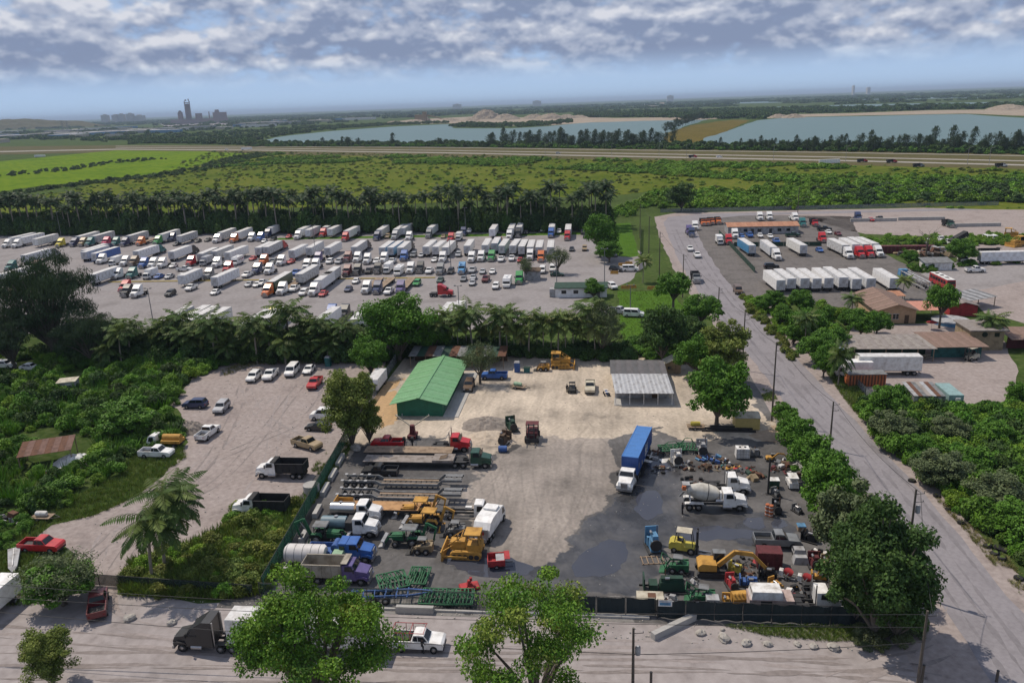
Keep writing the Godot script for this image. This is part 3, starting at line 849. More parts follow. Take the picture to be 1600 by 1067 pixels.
func cab_over(o: Node3D, zf: float) -> void:
	part(o, "cab", MB.new().pr([zf, 0.5, zf + 0.05, 1.3, zf - 0.35, 2.25, zf - 0.6, 2.35, zf - 1.6, 2.35, zf - 1.65, 0.5], [1.0, 1.02, 0.9, 0.88, 0.9, 1.0]).done(), tone("white"), Vector3.ZERO, true)
	part(o, "windshield", MB.new().q(Vector3(-0.93, 1.38, zf + 0.035), Vector3(0.93, 1.38, zf + 0.035), Vector3(0.84, 2.15, zf - 0.28), Vector3(-0.84, 2.15, zf - 0.28)).done(), glass())
	for s in [-1, 1]:
		var a := Vector3(s * 1.035, 1.35, zf - 0.25)
		var b := Vector3(s * 0.93, 2.12, zf - 0.45)
		var d := Vector3(s * 0.94, 2.12, zf - 1.2)
		var e := Vector3(s * 1.03, 1.35, zf - 1.25)
		var w := MB.new()
		if s > 0: w.q(a, e, d, b)
		else: w.q(a, b, d, e)
		part(o, "side_window", w.done(), glass())
		part(o, "headlight", MB.new().b(s * 0.72, 0.72, zf + 0.02, 0.34, 0.2, 0.1).done(), lamp())
	part(o, "bumper", MB.new().b(0, 0.4, zf, 2.0, 0.26, 0.16).done(), iron())

func proto_motorhome() -> Node3D:
	var o := fresh()
	part(o, "body", MB.new().pr([3.6, 0.5, 3.65, 1.2, 2.6, 1.4, 2.7, 2.2, 2.2, 3.0, -3.6, 3.0, -3.65, 0.5], [1.05, 1.1, 1.15, 1.2, 1.18, 1.2, 1.2]).done(), tone("white"), Vector3.ZERO, true)
	part(o, "windshield", MB.new().q(Vector3(-1.0, 1.45, 2.65), Vector3(1.0, 1.45, 2.65), Vector3(1.0, 2.1, 2.74), Vector3(-1.0, 2.1, 2.74)).done(), glass())
	part(o, "roof_vent", MB.new().b(0, 3.0, 0.5, 0.7, 0.25, 0.9, 0.8, 0.8).b(0.2, 3.0, -2.0, 0.5, 0.18, 0.5).done(), panel())
	for s in [-1, 1]:
		for z in [0.9, -0.8, -2.5]:
			part(o, "side_window", MB.new().b(s * 1.2, 1.7, z, 0.02, 0.55, 0.9).done(), glass())
		wheel(o, s * 1.0, 2.5, 0.42, 0.28)
		wheel(o, s * 1.0, -2.1, 0.42, 0.5)
	return o

func proto_dump_truck() -> Node3D:
	var o := fresh()
	cab_parts(o, 3.9, "day", tone("white"))
	chassis(o, -3.9, 3.2, [-2.2, -3.3], 3.9)
	dump_body(o, dull("black"), -1.75, 4.6)
	return o

# an open steel box with ribs
func dump_body(o: Node3D, m: Material, zc: float, l: float, y := 1.15, h := 1.35) -> void:
	var b := MB.new()
	b.b(0, y, zc, 2.4, 0.12, l)
	for s in [-1, 1]:
		b.b(s * 1.17, y + 0.12, zc, 0.08, h, l)
		b.b(s * 1.19, y + h + 0.1, zc, 0.16, 0.1, l)
		var n := 5
		for k in n:
			b.b(s * 1.25, y + 0.05, zc - l / 2 + 0.15 + k * (l - 0.3) / (n - 1), 0.1, h, 0.12)
	b.b(0, y + 0.12, zc + l / 2 - 0.04, 2.3, h + 0.3, 0.08)
	b.b(0, y + h + 0.35, zc + l / 2 + 0.35, 2.3, 0.07, 0.8)
	part(o, "dump_body", b.done(), m, Vector3.ZERO, o.has_meta("paint_dump"))
	part(o, "tailgate", MB.new().b(0, y + 0.12, zc - l / 2 + 0.03, 2.3, h, 0.08).b(0, y + h * 0.5, zc - l / 2 - 0.03, 2.3, 0.1, 0.06).done(), m)

func get_proto(kind: String) -> Node3D:
	if not protos.has(kind):
		var o: Node3D
		match kind:
			"tractor": o = proto_tractor()
			"day_tractor": o = proto_tractor("day")
			"trailer": o = proto_trailer()
			"short_trailer": o = proto_trailer(12.2)
			"flatbed": o = proto_flatbed()
			"box_truck": o = proto_box_truck()
			"motorhome": o = proto_motorhome()
			"dump_truck": o = proto_dump_truck()
			_: o = proto_car(kind)
		protos[kind] = o
	return protos[kind]

func spawn(kind: String, called: String, colour: String, p: Vector3, turn: float, label: String, category: String, group := "") -> Node3D:
	var o: Node3D = get_proto(kind).duplicate()
	o.name = numbered(called)
	add_child(o)
	o.position = p
	o.rotation.y = deg_to_rad(turn)
	tag(o, label, category, group)
	if kind in ["sedan", "suv", "pickup", "van"]:
		o.scale = Vector3(1.03, 1.13, 0.97)
	if colour:
		var m: Material = tone(colour)
		if colour == "white" and category == "trailer":   # box sides age from white to grey
			m = [paint("panel a", 0.78, 0.78, 0.78, 0.5, 0.0, 0.4), paint("panel b", 0.70, 0.70, 0.68, 0.55, 0.0, 0.6), paint("panel c", 0.60, 0.62, 0.65, 0.55, 0.0, 0.6), paint("panel d", 0.74, 0.75, 0.78, 0.5, 0.0, 0.5), paint("panel e", 0.52, 0.53, 0.54, 0.6, 0.0, 0.8)][rng.randi() % 5]
			if absf(p.z) > 200.0: o.scale.z = rng.randf_range(0.88, 1.0)
		for k in o.get_children():
			if k.has_meta("body"):
				k.material_override = m
	return o

const ORD := ["first", "second", "third", "fourth", "fifth", "sixth", "seventh", "eighth", "ninth", "tenth", "eleventh", "twelfth", "thirteenth", "fourteenth", "fifteenth", "sixteenth", "seventeenth", "eighteenth", "nineteenth", "twentieth"]
func nth(i: int) -> String:
	if i < 20: return ORD[i]
	var tens := ["twent", "thirt", "fort", "fift", "sixt", "sevent", "eight", "ninet"]
	var k := i + 1
	return tens[k / 10 - 2] + ("ieth" if k % 10 == 0 else "y-" + ORD[k % 10 - 1])

const KIND := {"T": ["tractor", "sleeper_tractor", "sleeper tractor", "truck", 7.4], "D": ["day_tractor", "day_cab_tractor", "day cab tractor", "truck", 6.6], "W": ["trailer", "box_trailer", "box trailer", "trailer", 16.0], "w": ["short_trailer", "short_box_trailer", "short box trailer", "trailer", 12.2], "F": ["flatbed", "flatbed_trailer", "flatbed trailer", "trailer", 14.6], "B": ["box_truck", "box_truck", "box truck", "truck", 7.6], "R": ["motorhome", "motorhome", "motorhome", "motorhome", 7.3], "s": ["sedan", "sedan_car", "sedan car", "car", 4.7], "u": ["suv", "suv_car", "SUV", "car", 4.9], "p": ["pickup", "pickup_truck", "pickup truck", "pickup", 5.8], "v": ["van", "van", "van", "van", 5.6], "d": ["dump_truck", "dump_truck", "dump truck", "truck", 7.8]}
const SHORT := {"wh": "white", "cr": "cream", "si": "silver", "gy": "grey", "bk": "black", "na": "navy", "bl": "blue", "pb": "pale blue", "te": "teal", "gn": "green", "ye": "yellow", "tn": "tan", "or": "orange", "re": "red", "ma": "maroon", "pi": "pink", "pu": "purple", "br": "brown", "dg": "dark green", "pg": "pale green", "am": "amber"}

# rows of parked vehicles: each entry is "kind+colour [trailer kind+colour] x z" with x, z of the end that shows; a leading n faces it north
func park_row(entries: Array, where: String, group: String, turn := 0.0) -> void:
	var things := []
	for e in entries:
		var t: PackedStringArray = e.split(" ", false)
		var x := float(t[t.size() - 2])
		var z := float(t[t.size() - 1])
		var north: bool = t[0] == "n"
		var side := 0.0
		if t[0] == "e": side = 90.0
		if t[0] == "o": side = -90.0
		var yaw := turn + (180.0 if north else 0.0) + side
		var dir := Vector3(sin(deg_to_rad(yaw)), 0, cos(deg_to_rad(yaw)))
		var back := dir if north else -dir     # from the near end of the combination
		var p := Vector3(x, 0, z)
		if side != 0.0: p -= back * 4.0
		var units := []
		for k in range(0, t.size() - 2):
			if t[k].length() > 1:
				units.append(t[k])
		if north: units.reverse()
		var gone := 0.0
		for k in units.size():
			var d: Array = KIND[units[k][0]]
			var c: String = SHORT[units[k].substr(1, 2)]
			var lap := 0.0
			if k > 0: lap = 2.3
			gone -= lap
			things.append([d, c, p + back * (gone + d[4] / 2.0), yaw])
			gone += d[4]
	things.sort_custom(func(a, b): return (a[2].x / -a[2].z) < (b[2].x / -b[2].z))
	var total := {}
	for t in things:
		var key: String = t[1] + t[0][2]
		total[key] = total.get(key, 0) + 1
	var count := {}
	for t in things:
		var key: String = t[1] + t[0][2]
		var i: int = count.get(key, 0)
		count[key] = i + 1
		var label: String
		if total[key] == 1:
			label = "the only %s %s in %s" % [t[1], t[0][2], where]
		else:
			label = "%s %s %s from the left in %s" % [nth(i), t[1], t[0][2], where]
		spawn(t[0][0], t[0][1], t[1] if not (t[0][0] == "flatbed") else "", t[2], t[3] + rng.randf_range(-2.2, 2.2), label, t[0][3], group)

func leafy(key: String, rough := 0.6, through := 0.55) -> StandardMaterial3D:
	if mats.has(key):
		return mats[key]
	var m := StandardMaterial3D.new()
	m.resource_name = key
	m.vertex_color_use_as_albedo = true
	m.roughness = rough
	m.metallic_specular = 0.3
	m.backlight_enabled = true
	m.backlight = Color(through, through, through * 0.55)
	mats[key] = m
	return m

func bark() -> StandardMaterial3D: return paint("bark", 0.13, 0.11, 0.09, 0.95, 0.0, 0.8)
func pale_bark() -> StandardMaterial3D: return paint("pale bark", 0.28, 0.25, 0.21, 0.95, 0.0, 0.7)

class Leaves:
	var v := PackedVector3Array()
	var n := PackedVector3Array()
	var c := PackedColorArray()
	var ix := PackedInt32Array()
	var r := RandomNumberGenerator.new()
	func ball() -> Vector3:
		var z := r.randf_range(-1.0, 1.0)
		var a := r.randf() * TAU
		var s := sqrt(1.0 - z * z)
		return Vector3(s * cos(a), z, s * sin(a))
	func leaf(p: Vector3, nn: Vector3, u: Vector3, l: float, w: float, col: Color) -> void:
		var s := nn.cross(u).normalized() * w * 0.5
		var t := u * l * 0.5
		var k := v.size()
		v.push_back(p - t); v.push_back(p + s); v.push_back(p + t); v.push_back(p - s)
		for i in 4:
			n.push_back(nn); c.push_back(col)
		ix.append_array([k, k + 1, k + 2, k, k + 2, k + 3])
	# leaves through a lump of crown
	func clump(at: Vector3, rad: Vector3, count: int, size: float, cols: Array, narrow := 0.55, hang := 0.0) -> void:
		var base: Color = cols[r.randi() % cols.size()]
		for i in count:
			var d := ball()
			var p := at + d * rad * pow(r.randf(), 0.42)
			var nn := (d * 0.55 + ball() * 0.75 + Vector3(0, 0.45, 0)).normalized()
			var u := nn.cross(ball()).normalized()
			if hang > 0.0:
				u = (u + Vector3(0, -1, 0) * hang * (1.0 if u.y < 0.0 else -1.0)).normalized()
				nn = (nn - u * nn.dot(u)).normalized()
			var s := size * r.randf_range(0.6, 1.35)
			var f := r.randf_range(0.72, 1.3)
			var o: Color = cols[r.randi() % cols.size()]
			leaf(p, nn, u, s, s * narrow, Color(lerpf(base.r, o.r, 0.35) * f, lerpf(base.g, o.g, 0.35) * f, lerpf(base.b, o.b, 0.35) * f))
	# one palm frond as a bent rib with leaflets hanging from both sides
	func frond(root: Vector3, az: float, rise: float, l: float, pairs: int, droop: float, leaflet: float, wide: float, cols: Array) -> void:
		var h := Vector3(sin(az), 0, cos(az))
		var side := Vector3(h.z, 0, -h.x)
		var p := root
		var e := rise
		var f := r.randf_range(0.75, 1.25)
		var cc: Color = cols[r.randi() % cols.size()]
		var col := Color(cc.r * f, cc.g * f, cc.b * f)
		for k in pairs:
			var d := h * cos(e) + Vector3(0, sin(e), 0)
			var q := p + d * l / pairs
			var ll := leaflet * sin(PI * (0.12 + 0.85 * (k + 0.5) / pairs))
			leaf((p + q) * 0.5, (Vector3.UP - d * d.y).normalized(), d, l / pairs * 1.1, 0.07 * wide / 0.2, col * 0.8)
			for s in [-1.0, 1.0]:
				var u: Vector3 = (side * s * 0.85 + d * 0.5 + Vector3(0, -0.35 - droop * 0.3 * r.randf(), 0)).normalized()
				var nn: Vector3 = u.cross(d).normalized() * s
				leaf(p + u * ll * 0.5, nn, u, ll, wide, col * r.randf_range(0.85, 1.15))
			p = q
			e -= droop / pairs
	func done() -> ArrayMesh:
		var m := ArrayMesh.new()
		var a := []
		a.resize(Mesh.ARRAY_MAX)
		a[Mesh.ARRAY_VERTEX] = v
		a[Mesh.ARRAY_NORMAL] = n
		a[Mesh.ARRAY_COLOR] = c
		a[Mesh.ARRAY_INDEX] = ix
		m.add_surface_from_arrays(Mesh.PRIMITIVE_TRIANGLES, a)
		return m

const LUSH := [Color(0.08, 0.18, 0.02), Color(0.10, 0.215, 0.026), Color(0.062, 0.148, 0.018)]
const FRESH := [Color(0.13, 0.25, 0.024), Color(0.165, 0.29, 0.034), Color(0.098, 0.20, 0.022)]
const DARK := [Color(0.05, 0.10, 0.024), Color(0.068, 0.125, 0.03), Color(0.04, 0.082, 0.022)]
const OLIVE := [Color(0.135, 0.18, 0.035), Color(0.17, 0.205, 0.045), Color(0.10, 0.145, 0.03)]
const GREY := [Color(0.105, 0.14, 0.065), Color(0.135, 0.17, 0.08), Color(0.08, 0.11, 0.05)]
const PALM := [Color(0.055, 0.095, 0.025), Color(0.075, 0.125, 0.03), Color(0.10, 0.14, 0.035)]
const ROYAL := [Color(0.022, 0.048, 0.018), Color(0.032, 0.062, 0.022), Color(0.042, 0.075, 0.025)]
const COCO := [Color(0.085, 0.14, 0.03), Color(0.12, 0.165, 0.04), Color(0.16, 0.18, 0.055)]
const PINE := [Color(0.045, 0.075, 0.035), Color(0.06, 0.095, 0.045), Color(0.035, 0.06, 0.03)]

# broad crown: height h, crown radii, lumps, leaves in each, leaf size
func proto_tree(key: String, sd: int, h: float, rad: Vector3, lumps: int, leaves: int, size: float, cols: Array, lump := 0.34, bare := 0.25, m := "leaf", narrow := 0.55, hang := 0.0, core := 0.22, flat := 1.0) -> Node3D:
	if protos.has(key):
		return protos[key]
	var o := fresh()
	var lv := Leaves.new()
	lv.r.seed = sd
	var mid := Vector3(0, h - rad.y, 0)
	var tr := MB.new()
	var br := rad.x * 0.055 + 0.08
	var fork := Vector3(0, h * bare, 0)
	tr.cy(Vector3.ZERO, fork, br, br * 0.75, 8, false)
	for k in lumps:
		var d := lv.ball()
		if d.y < -0.45:
			d.y = -d.y * 0.4
		var reach := lerpf(0.45, 0.9, pow(lv.r.randf(), 0.6)) * (1.0 + 0.16 * sin(d.x * 5.0 + sd) * cos(d.z * 4.0 - d.y * 3.0))
		var p := mid + d * rad * reach
		var s := rad.x * lump * lv.r.randf_range(0.65, 1.35)
		lv.clump(p, Vector3(s, s * lv.r.randf_range(0.55, 0.8) * flat, s), int(leaves * lv.r.randf_range(0.7, 1.3)), size, cols, narrow, hang)
		if k % 3 == 0:
			var elbow := fork.lerp(p, 0.5) + Vector3(0, 0.1 * rad.y, 0)
			tr.cy(fork, elbow, br * 0.5, br * 0.3, 6, false)
			tr.cy(elbow, p, br * 0.3, br * 0.1, 5, false)
	lv.clump(mid, rad * 0.62, int(lumps * leaves * core), size * 1.15, cols, narrow, hang)
	part(o, "trunk", tr.done(), bark())
	part(o, "crown", lv.done(), leafy(m))
	o.set_meta("size", Vector2(rad.x, h))
	protos[key] = o
	return o

func proto_palm(key: String, sd: int, h: float, fronds: int, l: float, pairs: int, leaflet: float, wide: float, cols: Array, lean := 0.0, r0 := 0.2, shaft := false, gust := 0.0) -> Node3D:
	if protos.has(key):
		return protos[key]
	var o := fresh()
	var lv := Leaves.new()
	lv.r.seed = sd
	var tr := MB.new()
	var p := Vector3.ZERO
	for k in 5:
		var t := (k + 1) / 5.0
		var q := Vector3(lean * t * t, h * t, 0)
		tr.cy(p, q, lerpf(r0, r0 * 0.65, k / 5.0), lerpf(r0, r0 * 0.65, t), 8, false)
		p = q
	part(o, "trunk", tr.done(), pale_bark())
	if shaft:
		part(o, "crownshaft", MB.new().cy(p, p + Vector3(0, 1.3, 0), r0 * 0.75, r0 * 0.35, 8, false).done(), paint("crownshaft", 0.08, 0.14, 0.04, 0.6, 0.0, 0.3))
		p += Vector3(0, 1.2, 0)
	for k in fronds:
		var az := k * 2.39996 + lv.r.randf_range(-0.3, 0.3)
		var rise := lerpf(1.15, -0.35, float(k) / fronds) + lv.r.randf_range(-0.15, 0.15)
		if gust > 0.0:   # blown over toward +x
			az = lerp_angle(az, PI / 2, gust * 0.55)
			rise -= 0.15
		lv.frond(p, az, rise, l * lv.r.randf_range(0.82, 1.1), pairs, lv.r.randf_range(1.0, 1.6), leaflet, wide, cols)
	part(o, "crown", lv.done(), leafy("palm_leaf"))
	o.set_meta("size", Vector2(l * 0.9, h + l * 0.45 + (1.2 if shaft else 0.0)))
	protos[key] = o
	return o

# upright feathery pine
func proto_pine(key: String, sd: int, h: float, rad: float, boughs: int, leaves: int, size: float, cols: Array, lean := 0.0) -> Node3D:
	if protos.has(key):
		return protos[key]
	var o := fresh()
	var lv := Leaves.new()
	lv.r.seed = sd
	var tr := MB.new()
	tr.cy(Vector3.ZERO, Vector3(lean, h * 0.97, 0), h * 0.014 + 0.05, 0.02, 7, false)
	for k in boughs:
		var t := lerpf(0.18, 1.0, (k + 0.5) / boughs)
		var a := k * 2.39996 + lv.r.randf_range(-0.4, 0.4)
		var s := rad * (0.25 + 0.75 * sin(PI * pow(t, 1.15))) * lv.r.randf_range(0.35, 1.3) + 0.2
		if lv.r.randf() < 0.2: continue
		var root := Vector3(lean * t, h * t * 0.94, 0)
		var tip := root + Vector3(cos(a) * s + lean * 0.12, s * 0.55, sin(a) * s)
		tr.cy(root, tip, 0.05, 0.015, 4, false)
		lv.clump(root.lerp(tip, 0.6), Vector3(s * 0.5, s * 0.42 + 0.25, s * 0.5), leaves, size, cols, 0.16, 0.8)
	part(o, "trunk", tr.done(), bark())
	part(o, "crown", lv.done(), leafy("needle", 0.7, 0.35))
	o.set_meta("size", Vector2(rad, h))
	protos[key] = o
	return o

func plant(proto: Node3D, called: String, p: Vector3, sc: Vector3, turn: float, label: String, category := "tree", group := "") -> Node3D:
	var o: Node3D = proto.duplicate()
	o.name = numbered(called)
	add_child(o)
	o.position = p
	o.scale = sc
	o.rotation.y = deg_to_rad(turn)
	return tag(o, label, category, group)

func grow(key: String, called: String, p: Vector3, h: float, r: float, turn: float, label: String, category := "tree", group := "") -> Node3D:
	var d: Vector2 = protos[key].get_meta("size")
	var o := plant(protos[key], called, p, Vector3(r / d.x, h / d.y, r / d.x), turn, label, category, group)
	o.remove_meta("size")
	return o

func bush_mesh(sd: int, cols: Array, size := 0.35, lumps := 9, leaves := 70, narrow := 0.5) -> ArrayMesh:
	var lv := Leaves.new()
	lv.r.seed = sd
	for k in lumps:
		var d := lv.ball()
		d.y = absf(d.y)
		lv.clump(Vector3(d.x * 0.7, 0.3 + d.y * 0.6, d.z * 0.7), Vector3(0.42, 0.34, 0.42), leaves, size, cols, narrow)
	return lv.done()

func tuft_mesh(sd: int, cols: Array, blades := 14, tall := 0.6, wide := 0.05) -> ArrayMesh:
	var lv := Leaves.new()
	lv.r.seed = sd
	for k in blades:
		var a := lv.r.randf() * TAU
		var out := Vector3(cos(a), 0, sin(a))
		var u := (Vector3.UP + out * lv.r.randf_range(0.15, 0.9)).normalized()
		var l := tall * lv.r.randf_range(0.5, 1.2)
		var cc: Color = cols[lv.r.randi() % cols.size()]
		lv.leaf(out * lv.r.randf() * 0.25 + u * l * 0.5, u.cross(Vector3(-out.z, 0, out.x)).normalized(), u, l, wide, cc * lv.r.randf_range(0.7, 1.3))
	return lv.done()

# plants scattered over outlines; keep says where, sizes are random between lo and hi
func scatter(called: String, label: String, mesh: Mesh, m: Material, flat: Array, count: int, lo: float, hi: float, sd: int, tall := 1.0, skip: Array = [], clumpy := 0.0) -> void:
	var p := poly(flat)
	var box := Rect2(p[0], Vector2.ZERO)
	for q in p:
		box = box.expand(q)
	var r := RandomNumberGenerator.new()
	r.seed = sd
	var f := FastNoiseLite.new()
	f.seed = sd
	f.frequency = 0.5 / maxf(clumpy, 0.01)
	var xs: Array[Transform3D] = []
	var tries := 0
	while xs.size() < count and tries < count * 14:
		tries += 1
		var s := Vector2(r.randf_range(box.position.x, box.end.x), r.randf_range(box.position.y, box.end.y))
		if clumpy > 0.0 and f.get_noise_2d(s.x, s.y) < 0.05: continue
		if not Geometry2D.is_point_in_polygon(s, p): continue
		if skip and inside(s, skip): continue
		var k := lerpf(lo, hi, pow(r.randf(), 1.6))
		xs.append(Transform3D(Basis(Vector3.UP, r.randf() * TAU).scaled(Vector3(k, k * tall * r.randf_range(0.75, 1.25), k)), Vector3(s.x, 0.0, s.y)))
	var mm := MultiMesh.new()
	mm.transform_format = MultiMesh.TRANSFORM_3D
	mm.use_colors = true
	mm.mesh = mesh
	mm.instance_count = xs.size()
	for k in xs.size():
		mm.set_instance_transform(k, xs[k])
		var b := r.randf_range(0.7, 1.3)
		mm.set_instance_color(k, Color(b * r.randf_range(0.9, 1.15), b, b * r.randf_range(0.85, 1.1)))
	var o := MultiMeshInstance3D.new()
	o.name = numbered(called)
	o.multimesh = mm
	o.material_override = m
	add_child(o)
	tag(o, label, "", "", "stuff")

func build_plants() -> void:
	var lf := leafy("leaf")
	proto_tree("near_a", 4, 12.0, Vector3(7.2, 5.6, 6.4), 74, 520, 0.26, LUSH + FRESH + [Color(0.05, 0.11, 0.018), Color(0.20, 0.24, 0.04)], 0.21, 0.15, "leaf", 0.55, 0.0, 0.03, 0.5)
	proto_tree("near_b", 8, 12.0, Vector3(7.0, 5.8, 6.0), 54, 440, 0.25, FRESH + LUSH + [Color(0.22, 0.26, 0.05)], 0.2, 0.12, "leaf", 0.55, 0.0, 0.0, 0.55)
	proto_tree("corner", 12, 12.0, Vector3(5.2, 6.0, 5.2), 90, 260, 0.36, DARK, 0.22, 0.05)
	proto_tree("hedge_b", 14, 8.0, Vector3(4.2, 4.0, 4.0), 60, 220, 0.38, GREY, 0.24, 0.05)
	proto_tree("hedge_c", 17, 7.0, Vector3(3.6, 3.4, 3.6), 50, 210, 0.36, LUSH, 0.25, 0.05)
	proto_tree("round_a", 21, 9.0, Vector3(5.0, 4.2, 5.0), 64, 190, 0.45, LUSH, 0.24, 0.15)
	proto_tree("cone_a", 23, 12.0, Vector3(4.2, 5.6, 4.2), 60, 190, 0.40, OLIVE, 0.24, 0.1)
	proto_tree("dark_a", 25, 11.0, Vector3(5.0, 5.2, 5.0), 60, 170, 0.46, DARK, 0.25, 0.1)
	proto_tree("tall_a", 27, 13.0, Vector3(4.4, 6.4, 4.2), 90, 190, 0.36, OLIVE, 0.25, 0.03)
	proto_tree("big_mid", 29, 13.0, Vector3(8.0, 6.2, 6.5), 100, 180, 0.5, LUSH, 0.2, 0.06)
	proto_tree("gauzy", 31, 7.0, Vector3(4.5, 2.8, 3.8), 44, 100, 0.32, GREY, 0.24, 0.2, "leaf", 0.35)
	proto_tree("feather_b", 35, 12.0, Vector3(4.6, 5.6, 4.4), 60, 120, 0.4, GREY, 0.24, 0.1, "leaf", 0.3, 0.5)
	proto_tree("layered", 37, 9.0, Vector3(5.0, 3.0, 5.0), 60, 150, 0.45, LUSH, 0.22, 0.3)
	proto_tree("casuarina", 33, 24.0, Vector3(10.0, 10.5, 9.0), 120, 210, 0.75, PINE, 0.2, 0.1, "needle", 0.14, 1.2)
	proto_palm("coconut", 41, 7.5, 30, 4.6, 24, 1.25, 0.2, PALM, 1.0, 0.17, false, 0.4)
	grow("near_a", "broadleaf_tree", Vector3(-25.9, 0, -58.8), 16.8, 7.6, 20, "large leafy tree hiding the white trailer at the front lane")
	grow("near_b", "broadleaf_tree", Vector3(-5.9, 0, -59.2), 17.0, 7.6, 70, "airy branching tree standing before the middle of the front fence")
	grow("corner", "dense_tree", Vector3(28.4, 0, -74.3), 16.5, 5.6, 0, "largest dark dense tree at the yard corner beside the road")
	grow("corner", "dense_tree", Vector3(30.6, 0, -74.2), 9.5, 3.4, 120, "low dark tree at the road side of the largest corner tree")
	grow("corner", "dense_tree", Vector3(27.1, 0, -76.7), 8.0, 3.0, 220, "low dark tree at the yard side of the largest corner tree")
	grow("hedge_b", "dense_tree", Vector3(29.5, 0, -87.2), 11.5, 4.8, 40, "grey-green dense tree directly north of the largest corner tree")
	grow("corner", "dense_tree", Vector3(29.4, 0, -82), 12.0, 3.8, 300, "dark tree between the corner tree and grey-green tree")
	grow("hedge_c", "hedge_tree", Vector3(30.1, 0, -97.8), 10.0, 4.2, 10, "first hedge tree north of the grey-green tree by the yard")
	grow("hedge_c", "hedge_tree", Vector3(30.8, 0, -104), 8.6, 3.9, 100, "second hedge tree north of the grey-green tree by the yard")
	grow("hedge_c", "hedge_tree", Vector3(31.2, 0, -111.4), 7.4, 3.6, 190, "third hedge tree north of the grey-green tree by the yard")
	grow("hedge_c", "hedge_tree", Vector3(31.2, 0, -118.7), 6.6, 3.3, 280, "fourth hedge tree north of the grey-green tree by the yard")
	grow("hedge_c", "hedge_tree", Vector3(31.4, 0, -124.9), 5.2, 2.8, 310, "northernmost small hedge tree beside the yard wall")
	grow("hedge_c", "hedge_tree", Vector3(31.7, 0, -132.5), 4.2, 2.3, 30, "small shrub by the utility pole near the yellow shed")
	grow("round_a", "round_tree", Vector3(20, 0, -130.5), 13.0, 5.9, 0, "round deep green tree shading the ground beside the yellow shed")
	grow("cone_a", "upright_tree", Vector3(24.1, 0, -152.7), 14.0, 4.9, 0, "upright yellow-green tree behind the round tree by the road")
	grow("dark_a", "dark_tree", Vector3(13.3, 0, -165.6), 13.4, 5.4, 0, "big dark tree behind the grey-roofed house")
	grow("dark_a", "dark_tree", Vector3(19.7, 0, -171), 9.0, 4.2, 130, "smaller dark tree right of the big one near the lawn")
	grow("layered", "layered_tree", Vector3(19.4, 0, -209), 11.0, 5.4, 50, "flat-topped tree at the lawn corner beside the road")
	grow("layered", "layered_tree", Vector3(24.1, 0, -188.2), 9.8, 5.4, 150, "flat-topped tree overhanging the road edge south of the lawn")
	grow("round_a", "layered_tree", Vector3(19.5, 0, -156.5), 9.5, 4.4, 250, "leafy tree between the dark tree and the road")
	grow("tall_a", "tall_tree", Vector3(-41.7, 0, -120.2), 15.6, 5.0, 0, "tall dense tree at the fence corner left of the green shed")
	grow("tall_a", "tall_tree", Vector3(-39.4, 0, -122.4), 9.6, 2.6, 90, "smaller companion tree beside the tall one at the fence corner")
	grow("big_mid", "broadleaf_tree", Vector3(-45.2, 0, -168.3), 15.6, 9.4, 0, "largest spreading tree behind the green shed before the truck park")
	grow("big_mid", "broadleaf_tree", Vector3(-49.1, 0, -158.1), 8.5, 5.0, 120, "medium tree at the left foot of the largest spreading tree")
	grow("big_mid", "broadleaf_tree", Vector3(-38.3, 0, -171.2), 10.0, 5.4, 220, "medium tree at the right foot of the largest spreading tree")
	grow("gauzy", "thorn_tree", Vector3(-24.5, 0, -152.3), 9.0, 4.2, 0, "grey-green feathery tree behind the right end of the green shed")
	grow("casuarina", "feathery_tree", Vector3(-130.3, 0, -169.3), 27.0, 12.0, 0, "large dark feathery tree at the far left before the truck park")
	grow("casuarina", "feathery_tree", Vector3(-135.4, 0, -162.1), 15.0, 9.0, 90, "shorter feathery tree at the left frame edge")
	grow("casuarina", "feathery_tree", Vector3(-117.4, 0, -164.5), 14.0, 8.0, 190, "shorter feathery tree right of the large feathery one")
	grow("feather_b", "feathery_tree", Vector3(0.6, 0, -169.2), 14.0, 4.8, 0, "soft grey-green tree in the palm row beside the lawn")
	grow("round_a", "round_tree", Vector3(0.1, 0, -288.5), 16.7, 6.4, 80, "round bright tree at the north-east corner of the truck park")
	grow("round_a", "round_tree", Vector3(3.3, 0, -278.7), 8.0, 5.0, 160, "lower tree in front of the round corner tree")
	grow("gauzy", "young_tree", Vector3(-13.9, 0, -260.1), 9.0, 4.6, 0, "young sparse tree at the truck park island")
	grow("gauzy", "young_tree", Vector3(-23.7, 0, -250.8), 8.0, 3.2, 90, "small tree beside the truck park kiosk")
	grow("hedge_c", "shrub", Vector3(-1.8, 0, -226.4), 6.0, 3.2, 0, "round shrub in front of the gate office")
	grow("dark_a", "dark_tree", Vector3(40.8, 0, -408.3), 14.5, 8.0, 40, "lone dark tree in the scrub beyond the road bend")
	grow("coconut", "coconut_palm", Vector3(-55, 0, -80.3), 11.2, 5.2, 0, "front one of the two wind-blown coconut palms beside the dirt track", "palm")
	grow("coconut", "coconut_palm", Vector3(-54.5, 0, -82.5), 13.2, 5.4, 25, "rear one of the two wind-blown coconut palms beside the dirt track", "palm")
	grow("tall_a", "young_tree", Vector3(-55.1, 0, -61.8), 7.4, 2.7, 30, "small slender tree standing in the front lane")
	# coconut palms in front of the truck park
	proto_palm("coco_mid", 43, 7.0, 24, 4.2, 11, 1.25, 0.34, PALM, 0.5, 0.17)
	proto_palm("coco_low", 45, 4.2, 24, 4.1, 11, 1.25, 0.34, PALM, 0.3, 0.17)
	proto_palm("areca", 47, 6.0, 22, 3.2, 10, 1.05, 0.3, COCO, 0.3, 0.1)
	var n := 0
